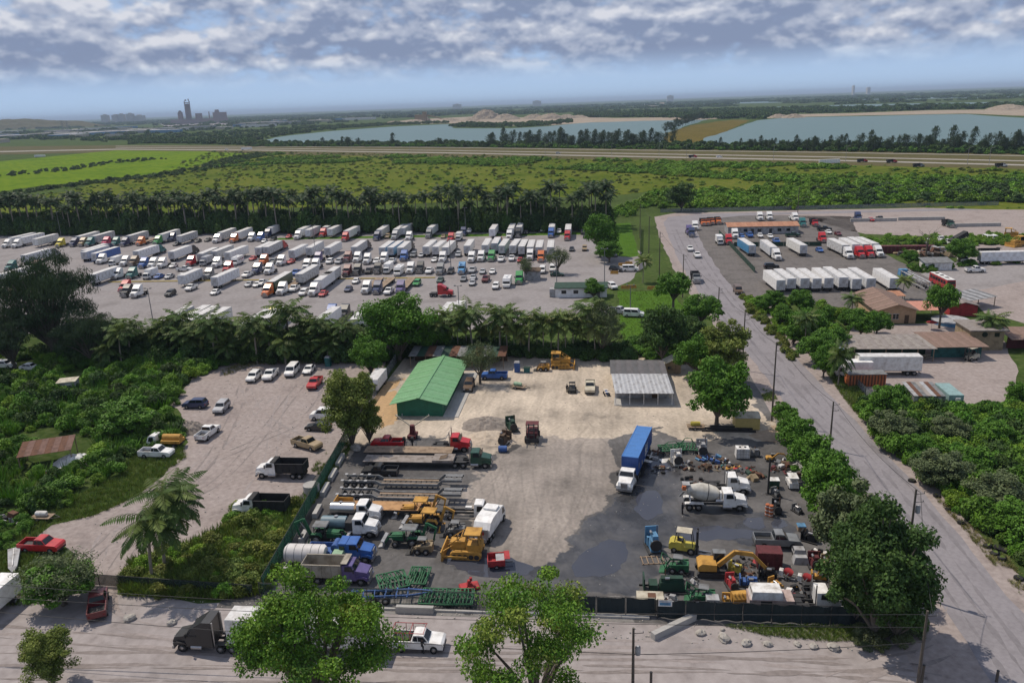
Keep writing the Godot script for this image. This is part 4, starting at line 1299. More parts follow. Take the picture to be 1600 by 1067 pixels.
	for q in [[-119.7, -169.3, 1.0], [-115.1, -170.3, 0.95], [-109.0, -166.4, 1.0], [-107.5, -171.3, 1.0], [-101.6, -169.3, 1.05], [-95.6, -166.4, 0.9], [-92.7, -169.3, 1.05], [-87.0, -166.4, 0.95], [-83.7, -168.3, 0.9], [-79.4, -168.3, 1.05], [-74.7, -166.4, 0.95], [-71.7, -169.3, 1.45], [-67.5, -167.4, 1.0], [-64.0, -168.3, 1.05], [-60.5, -169.3, 0.95], [-57.3, -170.2, 0.9]]:
		var base := Vector3(q[0], 0, q[1])
		plant(protos["coco_mid" if n % 3 else "coco_low"], "coconut_palm", base, Vector3.ONE * q[2] * rng.randf_range(1.05, 1.3), rng.randf() * 360.0, "%s coconut palm from the left in the row before the truck park" % nth(n), "palm", "coconut palms before the truck park")
		n += 1
	for k in 20:
		var base: Vector3 = (Vector3(-118.3, 0, -163.6)).lerp(Vector3(-54.4, 0, -166.5), (k + rng.randf_range(-0.3, 0.3)) / 19.0) + Vector3(0, 0, rng.randf_range(-7.0, 2.0))
		plant(protos["coco_low" if k % 3 else "coco_mid"], "coconut_palm", base, Vector3.ONE * rng.randf_range(1.1, 1.45), rng.randf() * 360.0, "%s palm from the left in the lower palms before the truck park" % nth(k), "palm", "lower coconut palms before the truck park")
	n = 0
	for k in 22:
		var base: Vector3 = (Vector3(-35.7, 0, -172.6)).lerp(Vector3(-1.1, 0, -169.2), k / 21.0) + Vector3(0, 0, rng.randf_range(-3.0, 2.0))
		plant(protos["areca" if k % 4 else "coco_mid"], "slender_palm", base, Vector3.ONE * rng.randf_range(0.9, 1.6), rng.randf() * 360.0, "%s slender palm from the left in the row behind the yard" % nth(n), "palm", "slender palms behind the yard")
		n += 1
	# royal palms behind the truck park, two staggered rows
	proto_palm("royal", 51, 12.0, 20, 4.2, 8, 1.3, 0.55, ROYAL, 0.0, 0.26, true)
	proto_palm("royal_b", 52, 12.5, 18, 4.4, 8, 1.3, 0.55, ROYAL, 0.3, 0.26, true)
	var rows := [[[-330.0, -372.0], [3.0, -351.0], 62], [[-335.0, -380.0], [2.0, -359.0], 58], [[-335.0, -389.0], [3.0, -367.0], 50]]
	for w in 3:
		var rank := -1
		for k in rows[w][2]:
			var t: float = (k + rng.randf_range(-0.3, 0.3)) / (rows[w][2] - 1.0)
			if w > 0 and rng.randf() < 0.12: continue
			if t > 0.735 and t < 0.765 and w > 0: continue
			rank += 1
			var pp: Vector2 = Vector2(rows[w][0][0], rows[w][0][1]).lerp(Vector2(rows[w][1][0], rows[w][1][1]), t)
			plant(protos["royal" if rng.randf() < 0.5 else "royal_b"], "royal_palm", Vector3(pp.x, 0, pp.y + rng.randf_range(-1.5, 1.5)), Vector3.ONE * rng.randf_range(0.95, 1.4), rng.randf() * 360.0, "%s royal palm from the left in the %s palm row" % [nth(rank), ["front", "middle", "rear"][w]], "palm", "royal palms behind the truck park")
	var bush := bush_mesh(61, LUSH, 0.17, 12, 230)
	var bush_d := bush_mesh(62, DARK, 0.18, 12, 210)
	var bush_o := bush_mesh(63, OLIVE, 0.2, 11, 190)
	var bush_g := bush_mesh(64, GREY, 0.18, 11, 190, 0.4)
	var bush_f := bush_mesh(65, FRESH, 0.17, 12, 230)
	var cane := tuft_mesh(66, LUSH, 46, 1.9, 0.1)
	var tuft := tuft_mesh(67, [Color(0.10, 0.17, 0.03), Color(0.14, 0.19, 0.045), Color(0.08, 0.14, 0.025)], 16, 0.5, 0.05)
	var dry := tuft_mesh(68, [Color(0.22, 0.20, 0.09), Color(0.16, 0.17, 0.06)], 16, 0.5, 0.05)
	# understorey of the royal palms
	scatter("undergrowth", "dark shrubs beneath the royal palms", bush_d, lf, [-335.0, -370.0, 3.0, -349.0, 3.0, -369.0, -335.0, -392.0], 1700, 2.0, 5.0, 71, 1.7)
	# left thicket
	var left := [-159.8, -169.4, -144.8, -171.9, -111.5, -169.3, -91.9, -162.3, -82.1, -169.3, -88.1, -154.9, -84.6, -144, -83.9, -137, -77.6, -130.6, -73.6, -122, -79.4, -118.6, -77.7, -109.2, -77.3, -98.6, -81.2, -95.6, -89.2, -98.1, -97.7, -95.8]
	var clear := [poly([-94.3, -109.8, -104.9, -124, -102.4, -128.5, -87.8, -121.6, -84, -113.8, -86.7, -107.8]), poly([-140.1, -157.6, -149.6, -169.3, -132.7, -166.9, -124.5, -155.5]), poly([-115.5, -148.2, -120.6, -157.7, -115.3, -157.7, -108, -146.7])]
	scatter("thicket", "dense green thicket west of the dirt lot", bush, lf, left, 330, 1.0, 2.6, 72, 1.0, clear)
	scatter("thicket", "darker shrubs within the western thicket", bush_d, lf, left, 150, 1.0, 2.4, 73, 1.1, clear)
	scatter("thicket", "bright shrubs within the western thicket", bush_f, lf, left, 170, 0.8, 2.2, 74, 1.0, clear)
	scatter("cane_grass", "tall leafy cane among the western thicket", cane, lf, left, 420, 0.8, 1.7, 75, 1.0, clear)
	scatter("thicket", "bushes along the rear edge of the dirt lot", bush, lf, [-93.1, -164.6, -82.4, -175.3, -55.8, -171.2, -49.2, -169.3, -47.4, -162.4, -64.4, -169.3, -80.9, -168.3, -86.3, -160.1], 90, 0.9, 2.0, 76)
	scatter("grass", "weedy grass at the edge of the dirt lot", tuft, lf, [-81.9, -96.5, -77, -108.1, -79.4, -118.6, -73, -122, -69.1, -115.5, -69.6, -108.4, -69.6, -101.9, -72.4, -95.8, -77.6, -92.7, -77.1, -89.9, -76.4, -86.3, -79.3, -87.8], 2600, 0.6, 1.4, 77)
	var hc: Node3D = protos["hedge_c"]
	# bushes between the track and the yard fence
	var mid := [-60, -84.1, -57.2, -86, -54.3, -89, -51.9, -92.4, -52.5, -97.8, -49.2, -97.9, -43.3, -100, -43.4, -103, -41.1, -85, -40.5, -81.5, -40, -78.2, -42.8, -77.4, -48.2, -77.1, -57.2, -77.3, -59.2, -80.5]
	scatter("thicket", "yellow-green bushes between the dirt track and the yard fence", bush_o, lf, mid, 130, 0.7, 1.7, 78)
	scatter("thicket", "green bushes between the dirt track and the yard fence", bush_f, lf, mid, 60, 0.6, 1.4, 79)
	scatter("grass", "tall grass between the dirt track and the yard fence", tuft, lf, mid, 5200, 1.0, 2.6, 80)
	scatter("grass", "grass strip along the outside of the yard fence", tuft, lf, [-43.2, -99.7, -43.1, -109.3, -43, -117.1, -42.4, -122.8, -42, -118.9, -41.5, -106.1, -41.7, -98.2, -42, -92.9, -41.4, -83.6, -43.6, -84.9], 1500, 0.5, 1.2, 81)
	grow("gauzy", "spreading_bush", Vector3(-63.1, 0, -75), 6.6, 5.0, 0, "wide round bush left of the maroon pickup at the lane", "bush")
	grow("hedge_c", "spreading_bush", Vector3(-63.5, 0, -75.4), 5.6, 4.2, 90, "leafy core of the wide bush beside the maroon pickup", "bush")
	grow("hedge_c", "spreading_bush", Vector3(-84.1, 0, -124.5), 7.0, 5.4, 0, "big round bush behind the yellow tank truck", "bush")
	scatter("grass", "grass and weeds at the left edge above the lane", tuft, lf, [-84.1, -84.4, -76.4, -86.3, -73.5, -84.9, -71.2, -80.6, -66.2, -74.9, -75.2, -73.7], 1500, 0.6, 1.5, 82)
	scatter("thicket", "low shrubs at the left edge above the lane", bush, lf, [-93.7, -96, -84.8, -96.4, -78, -91.2, -76.4, -86.3, -82.8, -82.9], 50, 0.6, 1.3, 83)
	# right thicket beyond the road
	var right := [46.6, -139.4, 52.3, -143.3, 57.1, -139.6, 62.4, -136.7, 74.4, -139.9, 91.4, -140.2, 63.5, -87.7, 51.3, -88.4, 49.5, -94, 48.3, -102.1, 47.2, -112.6, 46.1, -121.5, 45.9, -130]
	scatter("thicket", "dense green scrub east of the road", bush, lf, right, 420, 1.0, 3.0, 84)
	scatter("thicket", "bright scrub east of the road", bush_f, lf, right, 480, 0.8, 2.4, 85)
	scatter("thicket", "darker scrub east of the road", bush_d, lf, right, 170, 1.0, 2.8, 86)
	scatter("grass", "verge grass along the east side of the road", tuft, lf, [46, -160.7, 50.4, -162.8, 49.6, -149.4, 48.4, -136.4, 45.2, -134.8, 45.2, -144.2], 1500, 0.5, 1.3, 87)
	n = 0
	for q in [[47.4, -125.3, 0.9], [48.7, -119.3, 0.8], [48.7, -109.6, 0.95], [54.4, -112.8, 0.9], [53.2, -102.3, 0.95], [52.6, -95.6, 1.0], [55.9, -125.5, 0.8], [61.7, -123.2, 0.9]]:
		plant(hc if n % 2 else protos["hedge_b"], "scrub_tree", Vector3(q[0], 0, q[1]), Vector3(q[2], q[2] * 0.75, q[2]), n * 70.0, "%s low rounded tree from the left in the scrub east of the road" % nth(n), "tree", "low trees in the eastern scrub")
		n += 1
	# east gardens
	n = 0
	for q in [[45.3, -195.9, 0.8], [51.9, -208.2, 0.7], [48.0, -182.1, 0.9], [55.1, -195.7, 0.75], [50.4, -172.4, 0.75], [45.4, -165.7, 0.8], [59.6, -192.7, 0.7], [60.1, -184.6, 0.8], [64.5, -187.1, 0.65], [43.9, -179.6, 0.7], [46.2, -211.7, 0.6], [43.0, -208.4, 0.55]]:
		plant(protos["round_a"] if n % 3 else hc, "garden_tree", Vector3(q[0], 0, q[1]), Vector3.ONE * q[2] * 1.0, n * 50.0, "%s leafy garden tree from the left west of the tan house" % nth(n), "tree", "garden trees by the tan house")
		n += 1
	plant(protos["round_a"], "leafy_tree", Vector3(44.6, 0, -156.7), Vector3(0.6, 0.75, 0.6), 0, "leafy tree on the road verge before the long grey roof", "tree")
	grow("coco_low", "palm_tree", Vector3(46, 0, -151.5), 9.0, 3.0, 0, "small palm on the road verge beside the parked white trailer", "palm")
	plant(protos["coco_mid"], "palm_tree", Vector3(45.6, 0, -176.2), Vector3(0.9, 1.0, 0.9), 90, "palm rising from the garden left of the tan house", "palm")
	plant(protos["coco_mid"], "palm_tree", Vector3(62.5, 0, -200.3), Vector3(0.9, 0.8, 0.9), 40, "palm behind the left corner of the tan house", "palm")
	plant(protos["coco_mid"], "palm_tree", Vector3(85, 0, -177.4), Vector3(1.1, 0.9, 1.1), 40, "large palm right of the green pool", "palm")
	plant(protos["areca"], "palm_tree", Vector3(82, 0, -221.1), Vector3(1.1, 0.9, 1.1), 40, "small palm beside the car carrier", "palm")
	plant(protos["areca"], "palm_tree", Vector3(13.3, 0, -245.2), Vector3(1.3, 1.2, 1.3), 40, "palm at the gate island beside the road", "palm")
	grow("layered", "umbrella_tree", Vector3(80.5, 0, -192.4), 11.0, 4.2, 40, "tall layered tree beside the green pool", "tree")
	plant(hc, "leafy_tree", Vector3(49.1, 0, -133.5), Vector3(1.0, 1.0, 1.0), 40, "rounded tree before the corrugated shed", "tree")
	plant(hc, "leafy_tree", Vector3(74.1, 0, -141.4), Vector3(0.7, 0.7, 0.7), 40, "shrub at the right frame edge past the corrugated shed", "tree")
	plant(protos["round_a"], "leafy_tree", Vector3(99.7, 0, -266.6), Vector3(0.6, 0.6, 0.6), 40, "small bright tree beside the red tractors", "tree")
	plant(protos["round_a"], "leafy_tree", Vector3(116.2, 0, -268.7), Vector3(0.95, 0.95, 0.95), 40, "leafy tree beside the debris heap", "tree")
	scatter("thicket", "bright scrub round the debris heap", bush_f, lf, [93.3, -302.8, 106.6, -320, 118, -318.8, 131.5, -317.4, 157.7, -314.7, 165.8, -296.3, 151.4, -301.5, 128.9, -299.6, 114.7, -296.9, 106.2, -285.2, 99.1, -289.4], 170, 1.0, 2.4, 88)
	scatter("thicket", "shrubs along the fence of the eastern car park", bush, lf, [98.6, -263.6, 116.2, -268.7, 138.6, -274.7, 155.8, -270.2, 153.6, -266.1, 135.2, -267.4, 113.8, -262.6, 98.2, -251.8], 70, 0.8, 1.7, 89)
	scatter("thicket", "shrubs below the row of parked trailers", bush_f, lf, [40.3, -221.1, 51.7, -222.2, 63.7, -209.8, 60.8, -194.4, 47.9, -178.6, 42.3, -189.1, 41.2, -207.1], 130, 0.8, 2.0, 90)
	scatter("thicket", "weeds on the east verge of the road", bush_o, lf, [38.3, -224.9, 42.2, -227.1, 42.3, -189.1, 42.7, -162.7, 41, -164, 39.7, -194.8], 80, 0.6, 1.3, 91)
	# trees and shrubs on the west side of the road
	scatter("thicket", "shrubs beneath the trees beside the road", bush, lf, [7.1, -181.4, 22.2, -183.9, 24, -169.2, 25.6, -152.7, 26.1, -137.4, 24, -139, 21.7, -156.5, 16.9, -167, 7.3, -168.3], 120, 0.8, 2.0, 92)
	scatter("thicket", "shrubs beneath the slender palms", bush_d, lf, [-49, -168.3, -36.2, -171.2, -1.1, -168.3, 7.2, -167, 7.5, -173, -36.1, -179.2, -51.2, -176.7], 300, 1.0, 2.6, 93, 1.1)
	scatter("thicket", "shrubs beneath the coconut palms", bush_d, lf, [-123.9, -163.6, -93.1, -164.6, -54.5, -166.9, -49.2, -169.3, -51.8, -179.3, -100.8, -179.6, -135.1, -179.8], 420, 1.4, 3.4, 94, 1.3)
	scatter("grass", "sunlit lawn grass beside the road", tuft, lf, [5.2, -234.2, 21.2, -233.6, 23.1, -207.6, 20.5, -169.2, 6.6, -169.2, 5, -189.6], 2500, 0.3, 0.7, 95)
	scatter("grass", "rough grass below the front fence", tuft, lf, [13.2, -75.5, 26.7, -76.3, 28.6, -74.1, 24, -73.5, 17.6, -74], 1200, 0.4, 0.9, 96)
	scatter("thicket", "shrubs below the corner tree", bush_g, lf, [25.8, -75.5, 31.1, -75.8, 34.1, -78.8, 34.1, -76, 29.9, -72.1, 26.3, -72.7], 30, 0.6, 1.3, 97)
	bush = bush_mesh(61, LUSH)
	bush_d = bush_mesh(62, DARK)
	bush_o = bush_mesh(63, OLIVE, 0.4, 9, 60)
	bush_f = bush_mesh(65, FRESH)
	scatter("grass", "weeds scattered on the dirt lot beside the west fence", tuft, lf, [-43.3, -100, -45.7, -109.2, -46, -116.3, -44.9, -122.8, -42.4, -122.8, -43, -117.1, -42.5, -106.1, -42.4, -100.1], 420, 0.4, 1.0, 110, 1.0, [], 3.0)
	scatter("grass", "dry weeds along the rear of the dirt lot", dry, lf, [-84.4, -161, -80.2, -168.3, -61, -168.3, -49.4, -164.6, -60.1, -165.5, -77.8, -164.6, -81.7, -156.6], 500, 0.5, 1.1, 111)
	scatter("grass", "weeds at the foot of the yard wall by the road", tuft, lf, [30.6, -78.0, 33.5, -78.0, 33.0, -150.0, 30.6, -150.0], 1500, 0.4, 1.0, 112, 1.0, [], 4.0)
	scatter("grass", "dry weeds along the outer road verge", dry, lf, [47.0, -80.0, 49.5, -80.0, 47.5, -150.0, 45.8, -150.0], 900, 0.4, 1.0, 113, 1.0, [], 4.0)
	var pebble := MB.new().b(0, 0, 0, 1.0, 0.55, 0.8, 0.6, 0.7).done()
	var stone := paint("stone", 0.38, 0.36, 0.33, 0.95, 0.0, 0.7)
	scatter("gravel", "loose stones along the edges of the front lane", pebble, stone, [-60.0, -77.2, 28.0, -75.6, 28.0, -72.0, -60.0, -73.5], 420, 0.06, 0.26, 114)
	scatter("gravel", "loose stones on the western dirt lot", pebble, stone, [-86.5, -151.7, -84.4, -161, -53.9, -164.6, -42.5, -134.5, -43, -117.1, -43.8, -104, -52.5, -97.8, -54.3, -89, -60, -84.1, -58, -77.2, -62, -78.3, -66.8, -83.7, -72.4, -95.8, -69.6, -101.9, -69.6, -115.5], 620, 0.05, 0.24, 115)
	scatter("gravel", "loose stones over the yard floor", pebble, stone, [-40.0, -79.0, 26.0, -79.0, 27.0, -170.0, -42.0, -170.0], 700, 0.04, 0.2, 116)
	# scrub on the far field
	var fld := [-394.9, -415.3, -227.5, -449.8, -112, -466.1, 8.7, -485.2, 28.3, -498.4, 42.1, -439.2, 121.5, -415, 216.2, -381.2, 313.1, -526.2, 287, -586.1, 37.7, -774.9, -174.3, -930.2, -487.3, -1120.5, -593.3, -1200.2, -436.5, -756.4, -463.5, -704.2, -484.1, -592.6, -459.1, -485.6]
	scatter("scrub", "scattered shrubs over the grassy field", bush_o, lf, fld, 1500, 0.8, 2.6, 98, 0.7)
	scatter("scrub", "low green shrubs over the grassy field", bush_f, lf, fld, 1600, 0.7, 2.2, 198, 0.6)
	scatter("scrub", "thicker shrubs in patches on the field", bush_f, lf, [-410.6, -825.5, -443, -1059, -167.8, -895, 36.5, -750.8, 278.6, -568.3, 302.9, -508.5, 246.5, -410.9, 225.4, -456.8, 140.8, -510.1, 30.3, -621.2, -147.7, -785.6, -336.2, -852.4], 2600, 1.6, 4.2, 99, 0.7, [], 60.0)
	scatter("scrub", "dense scrub beyond the road bend", bush_f, lf, [20.9, -424, 35.4, -440.4, 54, -426.3, 96, -411.8, 153.6, -419.7, 196, -420, 234.1, -389.3, 293.3, -491.9, 255.9, -520.9, 140.8, -510.1, 80.1, -487.5, 27.9, -491.5], 1300, 1.8, 4.5, 100, 0.8)
	scatter("scrub", "dark scrub beyond the road bend", bush_d, lf, [84, -413.7, 153.6, -419.7, 196, -420, 234.1, -389.3, 284.3, -476.3, 247.6, -503.3, 136.2, -492.8], 420, 2.0, 4.5, 101, 0.9)
	scatter("scrub", "hedge along the edge of the bright field", bush_d, lf, [-452.4, -478.3, -466.9, -584.7, -469.2, -632.6, -446.7, -687.7, -423.9, -745.7, -427.8, -831.1, -468.4, -961.1, -472.3, -1085.4, -436.5, -1043.1, -393.8, -820, -392.4, -723.3, -426.6, -665.4, -444.2, -598.1, -433.4, -457.6], 420, 1.5, 3.4, 102, 0.8)
	scatter("scrub", "tree line across the bright field", bush_d, lf, [-703.5, -753.1, -627.4, -896.5, -626, -998.5, -601.2, -1048.3, -561, -1008.2, -591.8, -943, -581.6, -829.9, -651.8, -696.5], 160, 1.5, 3.5, 103, 0.8)
	scatter("scrub", "weeds along the road fence", bush_f, lf, [2.3, -380.1, 14.7, -389.2, 20.9, -424, 94.5, -404.7, 144.6, -411.2, 147.8, -420.7, 22.1, -448.4, 7.4, -413.5], 260, 1.0, 2.6, 104)
	# lake shore
	proto_pine("shore_pine", 55, 13.0, 3.8, 40, 40, 1.2, PINE, 1.2)
	proto_pine("shore_pine_b", 56, 15.0, 3.2, 42, 40, 1.2, PINE, 2.2)
	proto_pine("shore_pine_c", 57, 11.0, 4.4, 40, 40, 1.2, PINE, 0.4)
	scatter("shore_bushes", "dense green bushes along the lake shore behind the highway", bush_d, lf, [-597.7, -1325.6, -207.7, -1111.8, 45.3, -934.4, 221.3, -811, 395.9, -669.7, 436.9, -740.8, 240.6, -883.1, 49, -1012.2, -221.3, -1185.6, -630.1, -1425.5], 1500, 2.5, 6.0, 105)
	scatter("shore_bushes", "lighter bushes along the lake shore behind the highway", bush, lf, [-597.7, -1325.6, -206.1, -1103.2, 45, -928.5, 220.1, -806.6, 392.5, -663.9, 409.9, -694, 229.9, -843.1, 47.7, -984.9, -216, -1156.8, -617.6, -1397], 700, 2.0, 4.5, 106)
	n = 0
	var a: Vector3 = Vector3(-467.7, 0, -1275.4)
	var b: Vector3 = Vector3(53.6, 0, -955.4)
	for t in [0.05, 0.14, 0.16, 0.19, 0.31, 0.47, 0.62, 0.72, 0.74, 0.77, 0.80, 0.83, 0.86, 0.88, 0.90, 0.93, 0.95, 0.97, 0.99]:
		var s := 0.8 if t < 0.5 else 1.0
		plant(protos[["shore_pine", "shore_pine_b", "shore_pine_c"][n % 3]], "shore_pine", a.lerp(b, t) + Vector3(0, 0, rng.randf_range(-15, 5)), Vector3(1.7, 1.35, 1.7) * s * rng.randf_range(0.85, 1.25), rng.randf_range(-40, 40), "%s pine from the left on the western lake shore" % nth(n), "tree", "pines along the western lake shore")
		n += 1
	for k in 26:
		var q := a.lerp(b, lerpf(0.62, 1.06, k / 25.0)) + Vector3(0, 0, rng.randf_range(-60, 8))
		plant(protos[["shore_pine", "shore_pine_b", "shore_pine_c"][k % 3]], "shore_pine", q, Vector3(1.5, 1.35, 1.5) * rng.randf_range(0.8, 1.2), rng.randf_range(-40, 40), "%s dark pine from the left in the grove by the reed spit" % nth(k), "tree", "pines of the grove by the reed spit")
	for k in 12:
		var q: Vector3 = (Vector3(105.4, 0, -1340.6)).lerp(Vector3(253.5, 0, -2108.1), k / 11.0)
		plant(protos[["shore_pine", "shore_pine_c"][k % 2]], "shore_pine", q, Vector3(2.2, 1.7, 2.2) * rng.randf_range(0.8, 1.15), rng.randf_range(-40, 40), "%s pine from the near end along the reed spit" % nth(k), "tree", "pines on the reed spit")
	a = Vector3(117.1, 0, -887.4)
	b = Vector3(395, 0, -692.7)
	for k in 62:
		var t := pow((k + rng.randf()) / 62.0, 0.85)
		plant(protos[["shore_pine", "shore_pine_b", "shore_pine_c"][k % 3]], "shore_pine", a.lerp(b, t) + Vector3(0, 0, rng.randf_range(-18, 4)), Vector3(1, 1, 1) * lerpf(0.75, 1.25, minf(1.0, t * 1.6)) * rng.randf_range(0.75, 1.25), rng.randf_range(-30, 30), "%s leaning pine from the left on the eastern lake shore" % nth(k), "tree", "pines along the eastern lake shore")


func build_truck_park() -> void:
	var g := "vehicles in the truck park"
	park_row(["Twh Wwh -267 -329.2", "Twh Wwh -262 -328.8", "Wwh -252 -329.5", "sbk -248.6 -334.2", "Tye -241 -329", "Tna Wwh -234.8 -329.7", "Ttn -231 -330.2", "Tte Wwh -227.3 -329.8", "Tpi -220.2 -330.8", "Tte -214.8 -329.5", "Tna Wwh -209.7 -328.3", "Tor Fbr -202.8 -329.3", "Tgn Wwh -195.9 -331.1", "Tna -193.6 -339.3", "Wwh -184 -330", "sbk -185 -327.7", "sbk -179.2 -335.4", "sbk -175.6 -337.6", "Twh Wwh -168.9 -332.7", "Tor Wwh -161.1 -332.8", "Twh -154.1 -335.5", "Tbl -150.2 -336", "Tna Wwh -150.9 -345.6", "swh -146.4 -331.5", "ubk -143.6 -334.5", "sre -139.7 -342.7", "Twh Wwh -133.9 -338.6", "Wwh -129.3 -340.8"], "the back row before the palms", g)
	park_row(["Tre Wwh -124.3 -344.2", "Wwh -119.7 -342.4", "Tre Wwh -109.9 -331.3", "ubk -108 -345.6", "Tna Wwh -96 -332.4", "utn -92.6 -337.5", "Tsi Wwh -88.3 -333.3", "Wwh -86.3 -341.6", "Twh -81.3 -330.2", "Tgy Wwh -73.9 -336.1", "stn -67.3 -335.4", "Tre Fbr -62.1 -324.7", "Bwh -59.3 -327.2", "Tna -59.4 -340.5", "pwh -58 -348.3", "Wwh -45.7 -333.2", "Twh Wwh -37.9 -329.2", "Tbk Wwh -34.7 -333.8", "sbk -32 -343.2", "uwh -25 -347.8", "Tbl Wwh -20.5 -332.3", "uwh -17.6 -342.6", "Tre Wwh -13.3 -324.4", "pbk -7.1 -339.3", "pbk -5.9 -329.2", "utn -5.8 -300.4"], "the back row near the gate", g)
	park_row(["n Tgy Wwh -226.7 -288.6", "n Tna Wwh -207.7 -298.3", "n Wbl -197.7 -289.9", "n Wwh -204.6 -293.7", "n Tte Wwh -182.3 -293.1", "n Tbk Wwh -166.7 -291", "n Wwh -152.1 -285.2", "n Wwh -148.4 -289.8", "n Wwh -141.6 -287.7", "n Wwh -133.9 -296.9", "n Tre Wwh -131.2 -298.4", "n Wwh -117 -289.2", "n Wwh -112.5 -295.3", "n Wwh -104.6 -294.1", "n Tbk Wwh -94.5 -295.7", "n Wwh -82.6 -293.1", "n Wpb -79.1 -292.9", "n Tbk Wwh -75.4 -291.9"], "the north-facing middle row", g)
	park_row(["n Wwh -65.6 -293.5", "n Wwh -61.6 -292.2", "n Tbk Wwh -57.7 -291.3", "n Wwh -50.2 -293.9", "n Wwh -43.5 -295.1", "n Tor Wwh -40.2 -298.1", "n Tbl Wte -36.5 -292.9", "n Wwh -32.2 -292.6", "n Wgy -28.9 -290.7", "n Wsi -25.8 -289.5", "n Wsi -22.5 -288.6", "n Wsi -18.3 -288.3"], "the north-facing row near the gate", g)
	park_row(["Tte -224.6 -276", "Tma -214.2 -275.4", "Twh -194.8 -287.5", "Bwh -186.8 -282.8", "Twh -181.8 -282.2", "Tbr -178 -282", "Tbl -171.8 -277.9", "Twh -167.8 -277.7", "Twh -164.1 -277.4", "swh -159.8 -277.8", "Tre -154.2 -280.4", "Bsi -148.7 -280.4", "Twh -142.1 -276.7", "Rwh -136.6 -281.1", "sre -134 -290.4", "e pwh -152.6 -272.6", "swh -140.2 -281.4", "Tor -125.4 -280.4", "ugy -122.6 -282.6", "Twh -117.9 -278.7", "sre -115.7 -282.8", "Tpu -105.6 -284", "uwh -100 -281.1", "usi -96.4 -280.9"], "the south-facing middle row", g)
	park_row(["Tma -94.2 -284.4", "Twh -90 -282.9", "Twh -85.3 -279.6", "uwh -81.9 -280.5", "Twh -79.3 -281", "pwh -75.9 -279.5", "Tbl -72.7 -284.8", "ugy -70.7 -292.2", "ssi -67.5 -292", "swh -60.5 -282.1", "Twh -57.3 -280.7", "usi -53.2 -291.6", "Twh -46.4 -279.9", "Twh -43.1 -281.5", "Tgn -39.3 -281.8", "pwh -35.6 -280.4", "pwh -31.9 -281.6", "sre -28.6 -279.3", "Twh -25.3 -282.7", "Tor -21.1 -279.4"], "the south-facing row near the gate", g)
	park_row(["Twh -170.2 -258.1", "Tte -165.2 -258.9", "Bwh -158.1 -257.5", "sbl -154.7 -258.4", "ssi -150.7 -258.2", "swh -146.6 -259", "sbk -142 -260.3", "Tgy -135.2 -256.3", "Tre -133.4 -267.5", "pwh -122.3 -258.3", "Tna -121 -264", "Twh -116.2 -263.2", "pbl -105.6 -260.8", "Twh -105 -270.3", "Twh -101.9 -270.7"], "the row above the yellow kerb", g)
	park_row(["Tma -86.3 -258.4", "Tbk -83.2 -260.3", "pbk -79.8 -262.3", "Tbk -76.6 -262.1", "Bwh -73.1 -261.9", "Rwh -68.3 -258.5", "Twh -64.8 -261.4", "Tbk -61.6 -262.3", "pwh -58.2 -261.1", "Tgy -54 -259.3", "ubk -50.6 -260.6", "Tpb -46.6 -259.9", "psi -43.2 -261.3", "ssi -39.5 -260", "swh -36.1 -259.8"], "the kerb row near the gate", g)
	park_row(["n Wwh -207.5 -251.6", "n Wwh -196 -244.9", "n Wwh -172.1 -248.7", "Tma -187.8 -228", "Tre -154.7 -237.3", "Tbk -150.3 -231", "Twh -146.4 -230", "ubk -135.8 -231.3", "wwh -138 -245.5", "pwh -132.8 -238.7", "n Wwh -124.7 -241.8", "swh -121.5 -232.9", "ssi -115.1 -244", "swh -112.1 -243.4", "pwh -111.1 -244.8", "Tor Wdg -102.7 -229.3", "Twh Fbr -99 -231.7", "pwh -96.8 -235.9", "uwh -91.6 -230.5", "Wwh -97.5 -245.3", "Twh Wwh -88.1 -230", "sre -84.9 -229.4", "Wwh -88.4 -242.6"], "the front row below the yellow kerb", g)
	park_row(["sna -78.8 -235.6", "swh -79.8 -247.1", "Twh Fbr -72 -232.3", "Tna Fbr -68.4 -231.8", "pwh -64.6 -230.8", "Tpu Fbr -61.1 -231.5", "ugn -58.3 -242.4", "sdg -51.6 -247.2", "sgy -44.2 -248.8", "ssi -41.3 -250.6", "ssi -40.3 -242.5", "pma -36.7 -247", "uwh -32.1 -236.8", "Rwh -28.9 -238.8", "Tgn -25.5 -243.6", "vwh -19.2 -259.4", "vwh -15.9 -261.8", "e sdg -15.6 -256.6", "sbk -10.7 -300.1"], "the front row toward the gate", g)
	park_row(["Wwh -113.5 -188.4", "Wgy -109 -189.1", "Wsi -106.2 -188.3", "Wwh -102.1 -186.8", "Wwh -89 -183.7", "Wwh -86.4 -186.6", "Tye -88.9 -198.9", "Wwh -71 -186.4", "Tbl -73.2 -201.9", "Tbk -69.5 -201.8", "Wwh -61.9 -188.5", "Wsi -40.2 -190.4", "Wsi -37.5 -191.8"], "the strip behind the coconut palms", g)
	spawn("tractor", "sleeper_tractor", "red", Vector3(-47.4, 0, -229.7), 90, "bright red sleeper tractor driving alone across the open aisle", "truck")
	spawn("suv", "suv_car", "black", Vector3(5.4, 0, -263.1), 60, "black SUV beside the yellow barriers at the gate", "car")
	spawn("van", "van", "white", Vector3(10, 0, -262.9), 90, "white van waiting at the gate barriers", "van")
	spawn("suv", "suv_car", "white", Vector3(3.7, 0, -237.7), 20, "white SUV near the gate office", "car")
	spawn("pickup", "pickup_truck", "silver", Vector3(5, 0, -208), 60, "silver pickup parked beside the lawn under the trees", "pickup")
	spawn("van", "van", "white", Vector3(8.8, 0, -204.6), 80, "white van parked below the lawn lamp", "van")
	spawn("van", "van", "silver", Vector3(5.3, 0, -290.6), 0, "silver van under the round tree at the truck park edge", "van")
